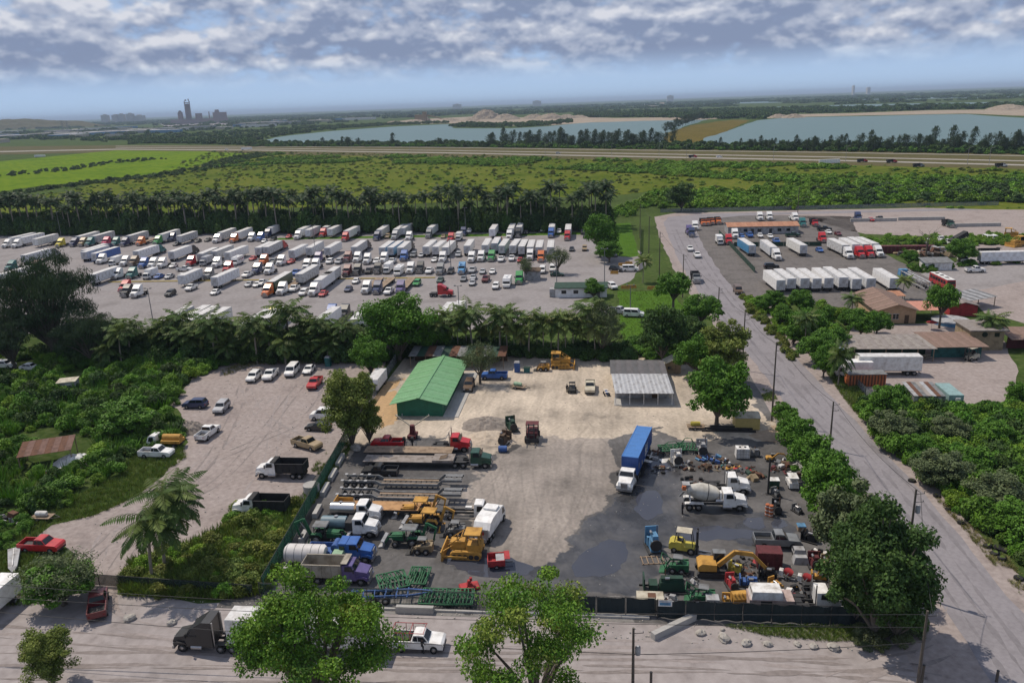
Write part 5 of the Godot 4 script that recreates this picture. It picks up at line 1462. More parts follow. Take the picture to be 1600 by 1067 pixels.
	spawn("dump_truck", "dump_truck", "grey", Vector3(29.5, 0, -246.2), 0, "grey dump truck driving on the paved road", "truck")
	spawn("van", "van", "brown", Vector3(39.7, 0, -230.4), 0, "dark brown van on the road shoulder by the wall", "van")
	# yellow kerb and barriers
	var kerb := thing("parking_kerb", "long faded yellow kerb between the truck park rows", "kerb", Vector3(-106.3, 0, -252))
	var kb := MB.new()
	var a: Vector3 = Vector3(-170.1, 0, -255.2)
	var b: Vector3 = Vector3(-54.7, 0, -256.3)
	kb.beam(a + Vector3(0, 0.1, 0) - kerb.position, b + Vector3(0, 0.1, 0) - kerb.position, 1.2, 0.2)
	part(kerb, "kerb_stone", kb.done(), paint("yellow kerb", 0.32, 0.24, 0.05, 0.8, 0.0, 0.8))
	var n := 0
	for p in [Vector3(4.7, 0, -259.1), Vector3(7.6, 0, -272.7), Vector3(10, 0, -274.8), Vector3(7.6, 0, -237.5), Vector3(9.7, 0, -238.3), Vector3(15.4, 0, -236.3)]:
		var o := thing("plastic_barrier", "%s yellow plastic barrier from the left at the gate" % nth(n), "barrier", p, 85, "yellow gate barriers")
		part(o, "body", MB.new().b(0, 0, 0, 0.55, 0.45, 2.6, 0.55, 1.0).b(0, 0.45, 0, 0.28, 0.5, 2.5, 0.7, 0.95).done(), dull("amber"))
		n += 1
	# gate office
	var k := thing("gate_office", "low white gate office with dark shed roof", "building", Vector3(-5.5, 0, -228.9))
	part(k, "wall", MB.new().b(0, 0, 0, 15, 2.8, 4.0).done(), panel())
	part(k, "roof", MB.new().pr([-2.6, 3.3, 2.6, 2.75, 2.6, 2.95, -2.6, 3.55], [7.8]).done(), dull("dark green"))
	for s in [-5.0, -1.5, 2.0]:
		part(k, "window", MB.new().b(s, 1.1, 2.02, 1.4, 1.0, 0.05).done(), glass())
	part(k, "door", MB.new().b(5.0, 0, 2.02, 1.0, 2.1, 0.06).done(), dull("grey"))
	k = thing("kiosk", "small grey-walled kiosk at the truck park corner", "kiosk", Vector3(-21.8, 0, -252.6))
	part(k, "wall", MB.new().b(0, 0, 0, 5, 3.0, 4.0).done(), dull("silver"))
	part(k, "roof", MB.new().pr([-2.5, 3.0, 2.5, 3.0, 2.5, 3.15, 0, 3.9, -2.5, 3.15], [2.9]).done(), dull("brown"))
	k = thing("steel_container", "grey site container beside the gate office", "container", Vector3(-11.7, 0, -228.4), 90)
	part(k, "box", MB.new().b(0, 0.1, 0, 2.4, 2.3, 6).done(), dull("silver"))
	for z in 6:
		part(k, "rib", MB.new().b(1.22, 0.2, -2.5 + z, 0.05, 2.1, 0.4).done(), dull("silver"))
	# lamp posts
	n = 0
	for q in [[Vector3(-125.2, 0, -204.3), 9.0], [Vector3(-111.2, 0, -299.6), 12.0], [Vector3(-50.9, 0, -265.4), 12.0], [Vector3(1.4, 0, -238.7), 12.0], [Vector3(-13.4, 0, -242.9), 9.0], [Vector3(-37.5, 0, -203.7), 9.0], [Vector3(8, 0, -206.6), 8.0], [Vector3(-261.4, 0, -361.3), 12.0], [Vector3(-196.7, 0, -362.1), 12.0], [Vector3(-58.4, 0, -343.6), 12.0]]:
		var o := thing("lamp_post", "%s tall lamp post counted among those of the truck park" % nth(n), "lamp post", q[0], 0, "truck park lamp posts")
		part(o, "pole", MB.new().cy(Vector3.ZERO, Vector3(0, q[1], 0), 0.13, 0.09, 8).done(), dull("grey"))
		part(o, "arm", MB.new().bar(-0.9, q[1], 0, 0.9, q[1], 0, 0.05).done(), dull("grey"))
		for s in [-1, 1]:
			part(o, "lamp_head", MB.new().b(s * 0.85, q[1] + 0.03, 0, 0.5, 0.22, 0.5, 0.8, 0.8).done(), dull("grey"))
		n += 1

func tracks(o: Node3D, l: float, gauge: float, w: float, h: float, m: Material) -> void:
	for s in [-1, 1]:
		var b := MB.new().pr([l / 2 - h * 0.35, 0.0, l / 2, h * 0.35, l / 2, h * 0.65, l / 2 - h * 0.35, h, -l / 2 + h * 0.35, h, -l / 2, h * 0.65, -l / 2, h * 0.35, -l / 2 + h * 0.35, 0.0], [w / 2], s * gauge / 2)
		var t := part(o, "track", b.done(), m)
		var c := MB.new()
		for k in 5:
			c.cy(Vector3(s * (gauge / 2 + w / 2), h * 0.42, -l / 2 + h * 0.5 + k * (l - h) / 4.0), Vector3(s * (gauge / 2 + w / 2 + 0.03), h * 0.42, -l / 2 + h * 0.5 + k * (l - h) / 4.0), h * 0.3, h * 0.3, 10)
		part(t, "rollers", c.done(), iron())

func backhoe(label: String, colour: String, p: Vector3, turn: float) -> void:
	var o := thing("backhoe_loader", label, "backhoe", p, turn, "backhoe loaders in the yard")
	var m := dull(colour)
	part(o, "bonnet", MB.new().pr([2.0, 0.9, 2.05, 1.6, 0.4, 1.75, 0.4, 0.8], [0.42, 0.4, 0.45, 0.45]).done(), m)
	part(o, "chassis", MB.new().b(0, 0.6, -0.1, 0.8, 0.45, 4.0).b(0, 0.5, 1.6, 1.5, 0.25, 0.3).done(), iron())
	for s in [-1, 1]:
		for z in [0.35, -1.2]:
			part(o, "canopy_post", MB.new().beam(Vector3(s * 0.7, 1.0, z), Vector3(s * 0.7, 2.55, z * 0.95), 0.09, 0.09).done(), iron())
	part(o, "canopy_roof", MB.new().b(0, 2.55, -0.4, 1.7, 0.12, 2.0, 0.92, 0.92).done(), dull("grey") if colour != "amber" else m)
	part(o, "seat", MB.new().b(0, 1.05, -0.5, 0.55, 0.45, 0.55).b(0, 1.4, -0.75, 0.5, 0.55, 0.14).done(), iron())
	for s in [-1, 1]:
		wheel(o, s * 0.8, 1.5, 0.48, 0.34)
		wheel(o, s * 0.82, -0.9, 0.75, 0.48)
		part(o, "mudguard", MB.new().pr([-0.1, 1.1, -0.3, 1.62, -1.5, 1.62, -1.75, 1.1, -1.4, 1.5, -0.4, 1.5], [0.26], s * 0.82).done(), m)
		part(o, "loader_arm", MB.new().beam(Vector3(s * 0.55, 1.5, 0.5), Vector3(s * 0.55, 1.35, 2.4), 0.14, 0.25).beam(Vector3(s * 0.55, 1.4, 2.3), Vector3(s * 0.55, 0.45, 2.95), 0.14, 0.2).done(), m)
	part(o, "loader_bucket", MB.new().pr([3.0, 0.1, 3.7, 0.06, 3.75, 0.16, 3.15, 0.32, 3.05, 0.85, 3.35, 1.0, 3.3, 1.08, 2.9, 0.95], [1.15]).done(), dull("silver"))
	part(o, "boom", MB.new().beam(Vector3(0, 0.9, -1.9), Vector3(0, 3.3, -2.7), 0.28, 0.36).beam(Vector3(0, 3.25, -2.68), Vector3(0, 2.6, -4.0), 0.22, 0.3).done(), m)
	part(o, "dipper", MB.new().beam(Vector3(0, 2.65, -3.9), Vector3(0, 0.9, -3.5), 0.2, 0.26).done(), m)
	part(o, "hydraulic_ram", MB.new().bar(0, 1.4, -2.3, 0, 2.9, -3.3, 0.06).done(), steel())
	part(o, "dipper_bucket", MB.new().pr([-3.7, 0.95, -3.1, 0.9, -2.95, 0.35, -3.3, 0.1, -3.4, 0.2, -3.2, 0.5, -3.5, 0.7], [0.35]).done(), iron())
	for s in [-1, 1]:
		part(o, "stabiliser", MB.new().beam(Vector3(s * 0.5, 0.6, -2.0), Vector3(s * 1.15, 0.1, -2.0), 0.14, 0.16).b(s * 1.2, 0.02, -2.0, 0.4, 0.06, 0.4).done(), m)

func skid_steer(label: String, colour: String, p: Vector3, turn: float, frame := false) -> void:
	var o := thing("skid_steer_loader", label, "loader", p, turn, "skid steer loaders")
	var m := dull(colour)
	part(o, "body", MB.new().pr([0.9, 0.35, 0.9, 0.8, 0.2, 0.95, -0.6, 1.35, -1.35, 1.25, -1.4, 0.4], [0.55, 0.55, 0.55, 0.55, 0.52, 0.55]).done(), m)
	for s in [-1, 1]:
		part(o, "cab_post", MB.new().beam(Vector3(s * 0.48, 0.8, 0.6), Vector3(s * 0.45, 2.0, 0.4), 0.08, 0.1).done(), iron())
		part(o, "cab_post", MB.new().beam(Vector3(s * 0.48, 1.2, -0.6), Vector3(s * 0.45, 2.0, -0.55), 0.08, 0.1).done(), iron())
	part(o, "cab_roof", MB.new().b(0, 2.0, -0.08, 1.02, 0.08, 1.15).done(), dull("grey"))
	part(o, "seat", MB.new().b(0, 0.9, -0.1, 0.5, 0.25, 0.5).b(0, 1.1, -0.35, 0.5, 0.55, 0.12).done(), iron())
	for s in [-1, 1]:
		for z in [0.5, -0.6]:
			wheel(o, s * 0.72, z, 0.42, 0.28)
		part(o, "lift_arm", MB.new().beam(Vector3(s * 0.7, 1.35, -1.3), Vector3(s * 0.7, 1.1, 0.9), 0.12, 0.2).beam(Vector3(s * 0.7, 1.15, 0.85), Vector3(s * 0.7, 0.3, 1.35), 0.12, 0.18).done(), m)
	part(o, "bucket", MB.new().pr([1.3, 0.05, 2.1, 0.03, 2.1, 0.1, 1.5, 0.2, 1.42, 0.7, 1.3, 0.75], [0.85]).done(), iron() if not frame else m)
	if frame:
		var g := MB.new()
		for s in [-1, 1]:
			g.beam(Vector3(s * 0.8, 0.7, 1.3), Vector3(s * 0.8, 1.9, 1.9), 0.08, 0.08).beam(Vector3(s * 0.8, 1.9, 1.9), Vector3(s * 0.8, 0.9, 0.4), 0.08, 0.08)
		g.beam(Vector3(-0.8, 1.9, 1.9), Vector3(0.8, 1.9, 1.9), 0.08, 0.08)
		part(o, "side_frame", g.done(), m)

func bulldozer(label: String, p: Vector3, turn: float, sc := 1.0) -> void:
	var o := thing("bulldozer", label, "bulldozer", p, turn, "yellow bulldozers")
	o.scale = Vector3.ONE * sc
	var m := dull("amber")
	tracks(o, 3.4, 1.9, 0.5, 0.95, m)
	part(o, "bonnet", MB.new().pr([1.75, 0.8, 1.75, 1.75, 0.1, 1.85, 0.1, 0.8], [0.5]).done(), m)
	part(o, "rear_body", MB.new().b(0, 0.8, -0.85, 1.5, 0.75, 1.7).done(), m)
	for s in [-1, 1]:
		part(o, "canopy_post", MB.new().beam(Vector3(s * 0.7, 1.5, 0.0), Vector3(s * 0.68, 2.75, -0.1), 0.12, 0.12).done(), m)
		part(o, "canopy_post", MB.new().beam(Vector3(s * 0.7, 1.5, -1.5), Vector3(s * 0.68, 2.75, -1.45), 0.14, 0.14).done(), m)
		part(o, "sweep_bar", MB.new().beam(Vector3(s * 0.72, 2.7, 0.2), Vector3(s * 0.72, 1.5, 1.9), 0.08, 0.08).done(), m)
	for k in 3:
		part(o, "guard_bar", MB.new().beam(Vector3(-0.72, 2.5 - k * 0.42, 0.45 + k * 0.6), Vector3(0.72, 2.5 - k * 0.42, 0.45 + k * 0.6), 0.07, 0.07).done(), m)
	part(o, "canopy_roof", MB.new().b(0, 2.75, -0.75, 1.75, 0.12, 1.75).done(), m)
	part(o, "cab_glass", MB.new().b(0, 1.55, -1.35, 1.3, 1.1, 0.05).done(), glass())
	part(o, "blade", MB.new().pr([2.35, 0.05, 2.6, 0.1, 2.5, 0.6, 2.6, 1.15, 2.48, 1.15, 2.35, 0.6], [1.7]).done(), m)
	for s in [-1, 1]:
		part(o, "push_arm", MB.new().beam(Vector3(s * 1.3, 0.4, -0.2), Vector3(s * 1.3, 0.4, 2.4), 0.16, 0.22).beam(Vector3(s * 1.2, 1.0, 2.4), Vector3(s * 0.55, 1.4, 1.4), 0.1, 0.1).done(), m)
	part(o, "exhaust", MB.new().bar(0.2, 1.8, 1.0, 0.2, 2.5, 1.0, 0.06).done(), iron())

func excavator(label: String, p: Vector3, turn: float, sc: float, boom_turn: float, colour := "amber") -> Node3D:
	var o := thing("excavator", label, "excavator", p, turn, "tracked excavators")
	o.scale = Vector3.ONE * sc
	var m := dull(colour)
	tracks(o, 3.8, 2.0, 0.5, 0.75, iron())
	part(o, "undercarriage", MB.new().b(0, 0.4, 0, 1.6, 0.4, 2.0).done(), iron())
	var up := Node3D.new()
	up.name = "upper_body"
	o.add_child(up)
	up.rotation.y = deg_to_rad(boom_turn)
	part(up, "engine_cover", MB.new().pr([0.4, 0.95, 0.4, 1.75, -1.3, 1.85, -1.75, 1.5, -1.75, 0.95], [1.15, 1.1, 1.05, 1.1, 1.15]).done(), m)
	part(up, "turntable", MB.new().cy(Vector3(0, 0.75, 0), Vector3(0, 0.96, 0), 0.7).b(0, 0.92, 0.7, 2.2, 0.12, 1.6).done(), iron())
	var cab := MB.new()
	for q in [[0.25, 1.5], [1.1, 1.5], [0.25, 0.2], [1.1, 0.2]]:
		cab.beam(Vector3(q[0], 1.0, q[1]), Vector3(q[0] * 0.97, 2.6, q[1] * 0.95), 0.1, 0.1)
	cab.b(0.68, 2.58, 0.85, 1.0, 0.08, 1.5)
	part(up, "cab_frame", cab.done(), dull("grey"))
	part(up, "cab_glass", MB.new().b(0.68, 1.15, 0.85, 0.84, 1.4, 1.25).done(), glass())
	part(up, "boom", MB.new().beam(Vector3(-0.3, 1.3, 0.6), Vector3(-0.3, 3.2, 2.6), 0.36, 0.5).beam(Vector3(-0.3, 3.15, 2.5), Vector3(-0.3, 2.9, 4.6), 0.34, 0.44).done(), m)
	part(up, "stick", MB.new().beam(Vector3(-0.3, 3.0, 4.5), Vector3(-0.3, 0.7, 6.6), 0.28, 0.36).done(), m)
	part(up, "boom_ram", MB.new().bar(-0.3, 1.2, 1.0, -0.3, 2.7, 2.4, 0.07).bar(-0.3, 3.5, 2.9, -0.3, 3.4, 4.3, 0.07).done(), steel())
	part(up, "bucket", MB.new().pr([6.4, 0.9, 7.1, 0.8, 7.2, 0.3, 6.7, 0.05, 6.3, 0.15, 6.4, 0.3, 6.9, 0.4, 6.7, 0.7], [0.5], -0.3).done(), iron())
	return o

func forklift(label: String, colour: String, p: Vector3, turn: float, sc := 1.0, high := 2.3) -> void:
	var o := thing("forklift", label, "forklift", p, turn, "forklift trucks")
	o.scale = Vector3.ONE * sc
	var m := dull(colour)
	part(o, "body", MB.new().pr([0.9, 0.35, 0.9, 0.75, 0.0, 0.75, -0.3, 1.15, -1.2, 1.15, -1.45, 0.9, -1.45, 0.4], [0.6]).done(), m)
	for q in [[-0.5, 0.75], [0.5, 0.75], [-0.5, -1.0], [0.5, -1.0]]:
		part(o, "guard_post", MB.new().beam(Vector3(q[0], 0.8, q[1]), Vector3(q[0] * 0.9, 2.15, q[1] * 0.75), 0.07, 0.07).done(), iron())
	part(o, "guard_roof", MB.new().b(0, 2.15, -0.1, 1.05, 0.07, 1.4).done(), dull("cream"))
	part(o, "seat", MB.new().b(0, 1.0, -0.4, 0.5, 0.2, 0.5).b(0, 1.15, -0.65, 0.5, 0.5, 0.12).done(), iron())
	var ma := MB.new()
	for s in [-1, 1]:
		ma.b(s * 0.36, 0.1, 1.1, 0.12, high, 0.16)
	for k in 3:
		ma.b(0, 0.4 + k * (high - 0.5) / 2, 1.1, 0.84, 0.1, 0.12)
	part(o, "mast", ma.done(), iron())
	for s in [-1, 1]:
		part(o, "fork", MB.new().b(s * 0.28, 0.08, 1.75, 0.12, 0.05, 1.15).b(s * 0.28, 0.08, 1.22, 0.12, 0.55, 0.06).done(), steel())
		wheel(o, s * 0.55, 0.6, 0.36, 0.26)
		wheel(o, s * 0.5, -0.95, 0.3, 0.22)

func tank_truck(label: String, p: Vector3, turn: float, tank: Material, dark_gap: bool) -> void:
	var o := thing("tank_truck", label, "truck", p, turn, "tank trucks in the yard")
	cab_parts(o, 3.8, "day", tone("white"))
	chassis(o, -3.9, 3.2, [-2.4], 3.8)
	part(o, "tank", MB.new().la(Vector3(0, 1.75, 0.0 if not dark_gap else -0.6), Vector3(0, 0, -1), [[0.0, 0.75], [0.12, 0.85], [3.3, 0.85], [3.42, 0.75]], 18).done(), tank)
	var t := MB.new()
	for z in [-0.9, -2.0, -3.2]:
		t.b(0, 0.95, z, 1.4, 0.25, 0.2)
	part(o, "tank_saddle", t.done(), iron())
	part(o, "manhole", MB.new().cy(Vector3(0, 2.58, -2.0), Vector3(0, 2.7, -2.0), 0.28).done(), steel())
	if dark_gap:
		part(o, "pump_box", MB.new().b(0, 0.95, -0.05, 2.1, 1.3, 0.9).done(), iron())

func mixer_truck(label: String, p: Vector3, turn: float) -> void:
	var o := thing("concrete_mixer_truck", label, "mixer truck", p, turn)
	cab_parts(o, 4.3, "day", tone("white"))
	chassis(o, -4.2, 3.6, [-2.3, -3.55], 4.3)
	part(o, "drum", MB.new().la(Vector3(0, 2.15, 0.5), Vector3(0, 0.14, -0.99).normalized(), [[0.0, 0.55], [0.5, 0.95], [1.6, 1.2], [2.7, 1.18], [3.9, 0.8], [4.4, 0.62]], 20).done(), paint("drum", 0.58, 0.56, 0.50, 0.6, 0.0, 0.8))
	part(o, "drum_stripe", MB.new().la(Vector3(0, 2.37, -1.05), Vector3(0, 0.14, -0.99).normalized(), [[0.0, 1.205], [0.1, 1.215]], 20).done(), iron())
	part(o, "front_pedestal", MB.new().b(0, 1.0, 0.75, 1.2, 1.5, 0.25, 0.7).done(), dull("white"))
	part(o, "rear_pedestal", MB.new().beam(Vector3(-0.7, 1.0, -3.4), Vector3(-0.5, 2.6, -3.5), 0.14, 0.14).beam(Vector3(0.7, 1.0, -3.4), Vector3(0.5, 2.6, -3.5), 0.14, 0.14).done(), dull("white"))
	part(o, "hopper", MB.new().b(0, 2.95, -4.0, 0.7, 0.75, 0.6, 1.6, 1.7).done(), dull("silver"))
	part(o, "chute", MB.new().beam(Vector3(0, 2.5, -4.2), Vector3(0.9, 1.2, -4.7), 0.5, 0.1).done(), dull("silver"))
	part(o, "ladder", MB.new().bar(0.9, 0.8, -4.0, 0.9, 3.2, -4.0, 0.03).bar(0.6, 0.8, -4.0, 0.6, 3.2, -4.0, 0.03).done(), dull("white"))
	part(o, "warning_disc", MB.new().cy(Vector3(-0.6, 3.3, -4.3), Vector3(-0.6, 3.35, -4.3), 0.35).b(-0.6, 3.0, -4.3, 0.5, 0.6, 0.5).done(), dull("orange"))
	for s in [-1, 1]:
		part(o, "mudguard", MB.new().b(s * 0.95, 1.12, -2.9, 0.66, 0.1, 2.6, 1.0, 0.9).done(), dull("white"))
	part(o, "water_tank", MB.new().cy(Vector3(-0.9, 1.5, 0.0), Vector3(-0.9, 1.5, 0.9), 0.3).done(), steel())

func lowboy(label: String, p: Vector3, turn: float) -> void:
	var o := thing("lowboy_trailer", label, "trailer", p, turn, "lowboy trailers in the yard")
	var f := MB.new()
	var d := MB.new()
	for s in [-1, 1]:
		f.pr([9.2, 1.5, 9.2, 1.25, 6.3, 1.2, 5.6, 0.45, -3.3, 0.45, -4.2, 0.95, -9.0, 0.95, -9.0, 1.25, -4.0, 1.3, -3.2, 0.85, 5.4, 0.85, 6.2, 1.6, 9.2, 1.6], [0.1], s * 0.95)
	part(o, "side_beams", f.done(), dull("grey"))
	for k in 11:
		d.b(0, 0.5, -2.9 + k * 0.8, 1.8, 0.14, 0.16)
	for k in 4:
		d.b(0, 1.0, -8.6 + k * 1.4, 1.8, 0.14, 0.16).b(0, 1.3, 6.6 + k * 0.8, 1.8, 0.14, 0.14)
	part(o, "cross_members", d.done(), iron())
	for s in [-1, 1]:
		part(o, "deck_board", MB.new().b(s * 0.62, 0.66, 1.1, 0.55, 0.06, 8.6).done(), timber())
		part(o, "neck_plate", MB.new().b(s * 0.5, 1.56, 7.8, 0.6, 0.05, 2.6).done(), dull("grey"))
		for k in 4:
			wheel(o, s * 0.72, -4.9 - k * 1.25, 0.46, 0.5)
	for s in [-1, 1]:
		for k in 4:
			part(o, "wheel_cover", MB.new().b(s * 1.05, 1.27, -5.5 - k * 1.2, 0.5, 0.06, 0.45).done(), dull("silver"))

func cultivator(label: String, colour: String, p: Vector3, turn: float, w: float, l: float, h := 1.2, discs := 0) -> void:
	var o := thing("cultivator", label, "farm implement", p, turn, "farm implements in the yard")
	var m := dull(colour)
	var n := 4
	var f := MB.new()
	for k in n:
		f.beam(Vector3(-w / 2, 0.75, -l / 2 + k * l / (n - 1)), Vector3(w / 2, 0.75, -l / 2 + k * l / (n - 1)), 0.15, 0.13)
	for k in 4:
		f.beam(Vector3(-w / 2 + k * w / 3, 0.75, -l / 2), Vector3(-w / 2 + k * w / 3, 0.75, l / 2), 0.15, 0.13)
	part(o, "frame", f.done(), m)
	var u := MB.new()
	for s in [-1, 1]:
		u.beam(Vector3(s * w * 0.35, 0.8, -l * 0.3), Vector3(s * w * 0.15, h, 0), 0.07, 0.07).beam(Vector3(s * w * 0.35, 0.8, l * 0.3), Vector3(s * w * 0.15, h, 0), 0.07, 0.07)
		u.beam(Vector3(s * w * 0.15, h, 0), Vector3(s * w * 0.45, 0.8, 0), 0.06, 0.06)
	u.beam(Vector3(-w * 0.15, h, 0), Vector3(w * 0.15, h, 0), 0.08, 0.08)
	part(o, "upper_frame", u.done(), m)
	var br := MB.new()
	for k in 7:
		var x := -w / 2 + 0.25 + k * (w - 0.5) / 6.0
		br.beam(Vector3(x, 0.8, -l * 0.45), Vector3(x + 0.2, 0.95 + (k % 3) * 0.18, l * 0.1), 0.12, 0.1).beam(Vector3(x + 0.2, 0.95 + (k % 3) * 0.18, l * 0.1), Vector3(x, 0.75, l * 0.45), 0.12, 0.1).b(x, 0.55, -l * 0.1, 0.18, 0.3, 0.5)
	part(o, "spring_arms", br.done(), m)
	for k in 9:
		var x := -w / 2 + 0.1 + (k % 5) * (w - 0.2) / 4.0
		var z := -l / 2 + 0.2 + (k / 5) * l * 0.55
		part(o, "tine", MB.new().beam(Vector3(x, 0.75, z), Vector3(x, 0.35, z - 0.3), 0.05, 0.05).beam(Vector3(x, 0.35, z - 0.3), Vector3(x, 0.02, z), 0.05, 0.05).done(), iron())
	for s in [-1, 1]:
		wheel(o, s * w * 0.4, l * 0.35, 0.34, 0.22)
	for k in discs:
		part(o, "disc", MB.new().cy(Vector3(-w / 2 + 0.2 + k * (w - 0.4) / (discs - 1), 0.4, -l * 0.2), Vector3(-w / 2 + 0.23 + k * (w - 0.4) / (discs - 1), 0.4, -l * 0.2), 0.4, 0.4, 14).done(), steel())

# engine or pump set on a skid: block, tank, pipes, wheels
func engine_set(called: String, label: String, category: String, colour: String, p: Vector3, turn: float, l := 2.2, w := 1.1, h := 1.4) -> void:
	var o := thing(called, label, category, p, turn)
	o.scale = Vector3.ONE * 1.15
	var m := dull(colour)
	part(o, "skid", MB.new().b(w * 0.45, 0, 0, 0.14, 0.2, l).b(-w * 0.45, 0, 0, 0.14, 0.2, l).b(0, 0.05, l * 0.4, w, 0.12, 0.14).b(0, 0.05, -l * 0.4, w, 0.12, 0.14).done(), iron())
	part(o, "engine_block", MB.new().b(0, 0.2, l * 0.12, w * 0.6, h * 0.5, l * 0.5, 0.85, 0.9).b(0, 0.2 + h * 0.5, l * 0.12, w * 0.35, h * 0.22, l * 0.42).done(), m)
	part(o, "flywheel", MB.new().cy(Vector3(0, h * 0.42, l * 0.4), Vector3(0, h * 0.42, l * 0.46), h * 0.26).done(), iron())
	part(o, "radiator", MB.new().b(0, 0.2, -l * 0.42, w * 0.85, h * 0.8, 0.14).done(), m)
	part(o, "exhaust_pipe", MB.new().bar(w * 0.2, h * 0.7, 0, w * 0.2, h * 1.15, 0, 0.05).done(), rust())
	part(o, "air_filter", MB.new().cy(Vector3(-w * 0.2, h * 0.85, -0.1), Vector3(-w * 0.2, h * 0.85, 0.35), 0.15).done(), steel())
	part(o, "fuel_tank", MB.new().b(0, 0.2, -l * 0.24, w * 0.7, h * 0.4, l * 0.16).done(), m)

func drum_mixer(label: String, p: Vector3, turn: float) -> void:
	var o := thing("small_concrete_mixer", label, "mixer", p, turn, "towable concrete mixers")
	part(o, "drum", MB.new().la(Vector3(0, 0.75, 0.55), Vector3(0, 0.3, -0.95).normalized(), [[0.0, 0.28], [0.3, 0.46], [0.7, 0.46], [1.0, 0.26]], 14).done(), dull("red"))
	var f := MB.new()
	for s in [-1, 1]:
		f.beam(Vector3(s * 0.5, 0.35, -0.7), Vector3(s * 0.5, 0.35, 0.9), 0.08, 0.08).beam(Vector3(s * 0.5, 0.35, -0.2), Vector3(s * 0.5, 1.0, 0.1), 0.08, 0.08)
	f.beam(Vector3(0, 0.35, 0.8), Vector3(0, 0.4, 1.7), 0.08, 0.08)
	part(o, "frame", f.done(), dull("silver"))
	part(o, "engine_cover", MB.new().b(0, 0.4, -0.75, 0.75, 0.65, 0.5, 0.9, 0.9).done(), dull("white"))
	for s in [-1, 1]:
		wheel(o, s * 0.62, -0.1, 0.28, 0.16)

func utility_trailer(label: String, p: Vector3, turn: float, cargo_colour: String) -> void:
	var o := thing("utility_trailer", label, "trailer", p, turn)
	part(o, "deck", MB.new().b(0, 0.5, 0, 1.6, 0.1, 3.0).done(), timber())
	part(o, "drawbar", MB.new().beam(Vector3(-0.6, 0.48, 1.5), Vector3(0, 0.48, 2.7), 0.08, 0.08).beam(Vector3(0.6, 0.48, 1.5), Vector3(0, 0.48, 2.7), 0.08, 0.08).done(), iron())
	part(o, "side_rails", MB.new().bar(-0.78, 0.85, -1.5, -0.78, 0.85, 1.5, 0.03).bar(0.78, 0.85, -1.5, 0.78, 0.85, 1.5, 0.03).done(), iron())
	part(o, "cargo", MB.new().la(Vector3(0, 0.95, -0.9), Vector3(0, 0, 1), [[0.0, 0.3], [0.15, 0.42], [1.5, 0.42], [1.65, 0.3]], 12).done(), dull(cargo_colour))
	for s in [-1, 1]:
		wheel(o, s * 0.88, -0.2, 0.33, 0.2)

# loose heap of earth or stone
func heap(called: String, label: String, category: String, p: Vector3, r: float, h: float, m: Material, sd := 1, stretch := 1.0) -> void:
	var f := FastNoiseLite.new()
	f.seed = sd
	f.frequency = 0.9
	var o := thing(called, label, category, p)
	var mb := MB.new()
	var N := 26
	var pt := func(i: int, j: int) -> Vector3:
		var u := (i * 2.0 / N - 1.0)
		var v := (j * 2.0 / N - 1.0)
		var d := sqrt(u * u + v * v) + f.get_noise_2d(u * 2.0, v * 2.0) * 0.16
		return Vector3(u * r * stretch, -0.06 + h * maxf(0.0, cos(clampf(d, 0.0, 1.0) * PI * 0.5)) * (1.0 + f.get_noise_2d(u * 5.0 + 9.0, v * 5.0) * 0.3), v * r)
	for i in N:
		for j in N:
			var a: Vector3 = pt.call(i, j)
			var b: Vector3 = pt.call(i, j + 1)
			var c: Vector3 = pt.call(i + 1, j + 1)
			var d: Vector3 = pt.call(i + 1, j)
			if maxf(maxf(a.y, b.y), maxf(c.y, d.y)) > 0.0:
				mb.q(a, b, c, d)
	part(o, "pile", mb.done(), m)

# pile of loose scrap pieces, each a part
func scrap(called: String, label: String, p: Vector3, rx: float, rz: float, count: int, cols: Array, sd: int, big := 0.7, tall := 0.6) -> void:
	var o := thing(called, label, "scrap", p)
	var r := RandomNumberGenerator.new()
	r.seed = sd
	var shapes := [MB.new().b(0, 0, 0, 1, 0.6, 0.7, 0.8, 0.9).done(), MB.new().cy(Vector3(-0.5, 0.2, 0), Vector3(0.5, 0.2, 0), 0.22, 0.22, 9).done(), MB.new().b(0, 0, 0, 1.5, 0.06, 0.8).done(), MB.new().beam(Vector3(-0.8, 0.1, 0), Vector3(0.8, 0.3, 0), 0.1, 0.1).beam(Vector3(0.0, 0.1, -0.5), Vector3(0.1, 0.5, 0.5), 0.1, 0.1).done(), MB.new().la(Vector3(0, 0, 0), Vector3.UP, [[0.0, 0.3], [0.1, 0.42], [0.2, 0.42], [0.3, 0.3]], 12).done()]
	var called_by := ["machine_box", "pipe", "sheet_panel", "steel_frame", "tyre_ring"]
	for k in count:
		var s := r.randi() % 5
		var a := r.randf() * TAU
		var q := sqrt(r.randf())
		var m: Material = dull(cols[r.randi() % cols.size()])
		if s == 4: m = rubber()
		if r.randf() < 0.2: m = rust()
		var d := part(o, called_by[s], shapes[s], m, Vector3(cos(a) * q * rx, r.randf() * tall * (1.0 - q) + 0.02, sin(a) * q * rz))
		d.scale = Vector3.ONE * big * r.randf_range(0.6, 1.4)
		d.rotation = Vector3(r.randf_range(-0.3, 0.3), r.randf() * TAU, r.randf_range(-0.3, 0.3))

func concrete_block(label: String, p: Vector3, turn: float, l := 3.0) -> void:
	var o := thing("concrete_block", label, "concrete block", p, turn, "concrete blocks round the yard")
	part(o, "block", MB.new().b(0, 0, 0, 0.7, 0.75, l, 0.9, 0.98).done(), mats.concrete)

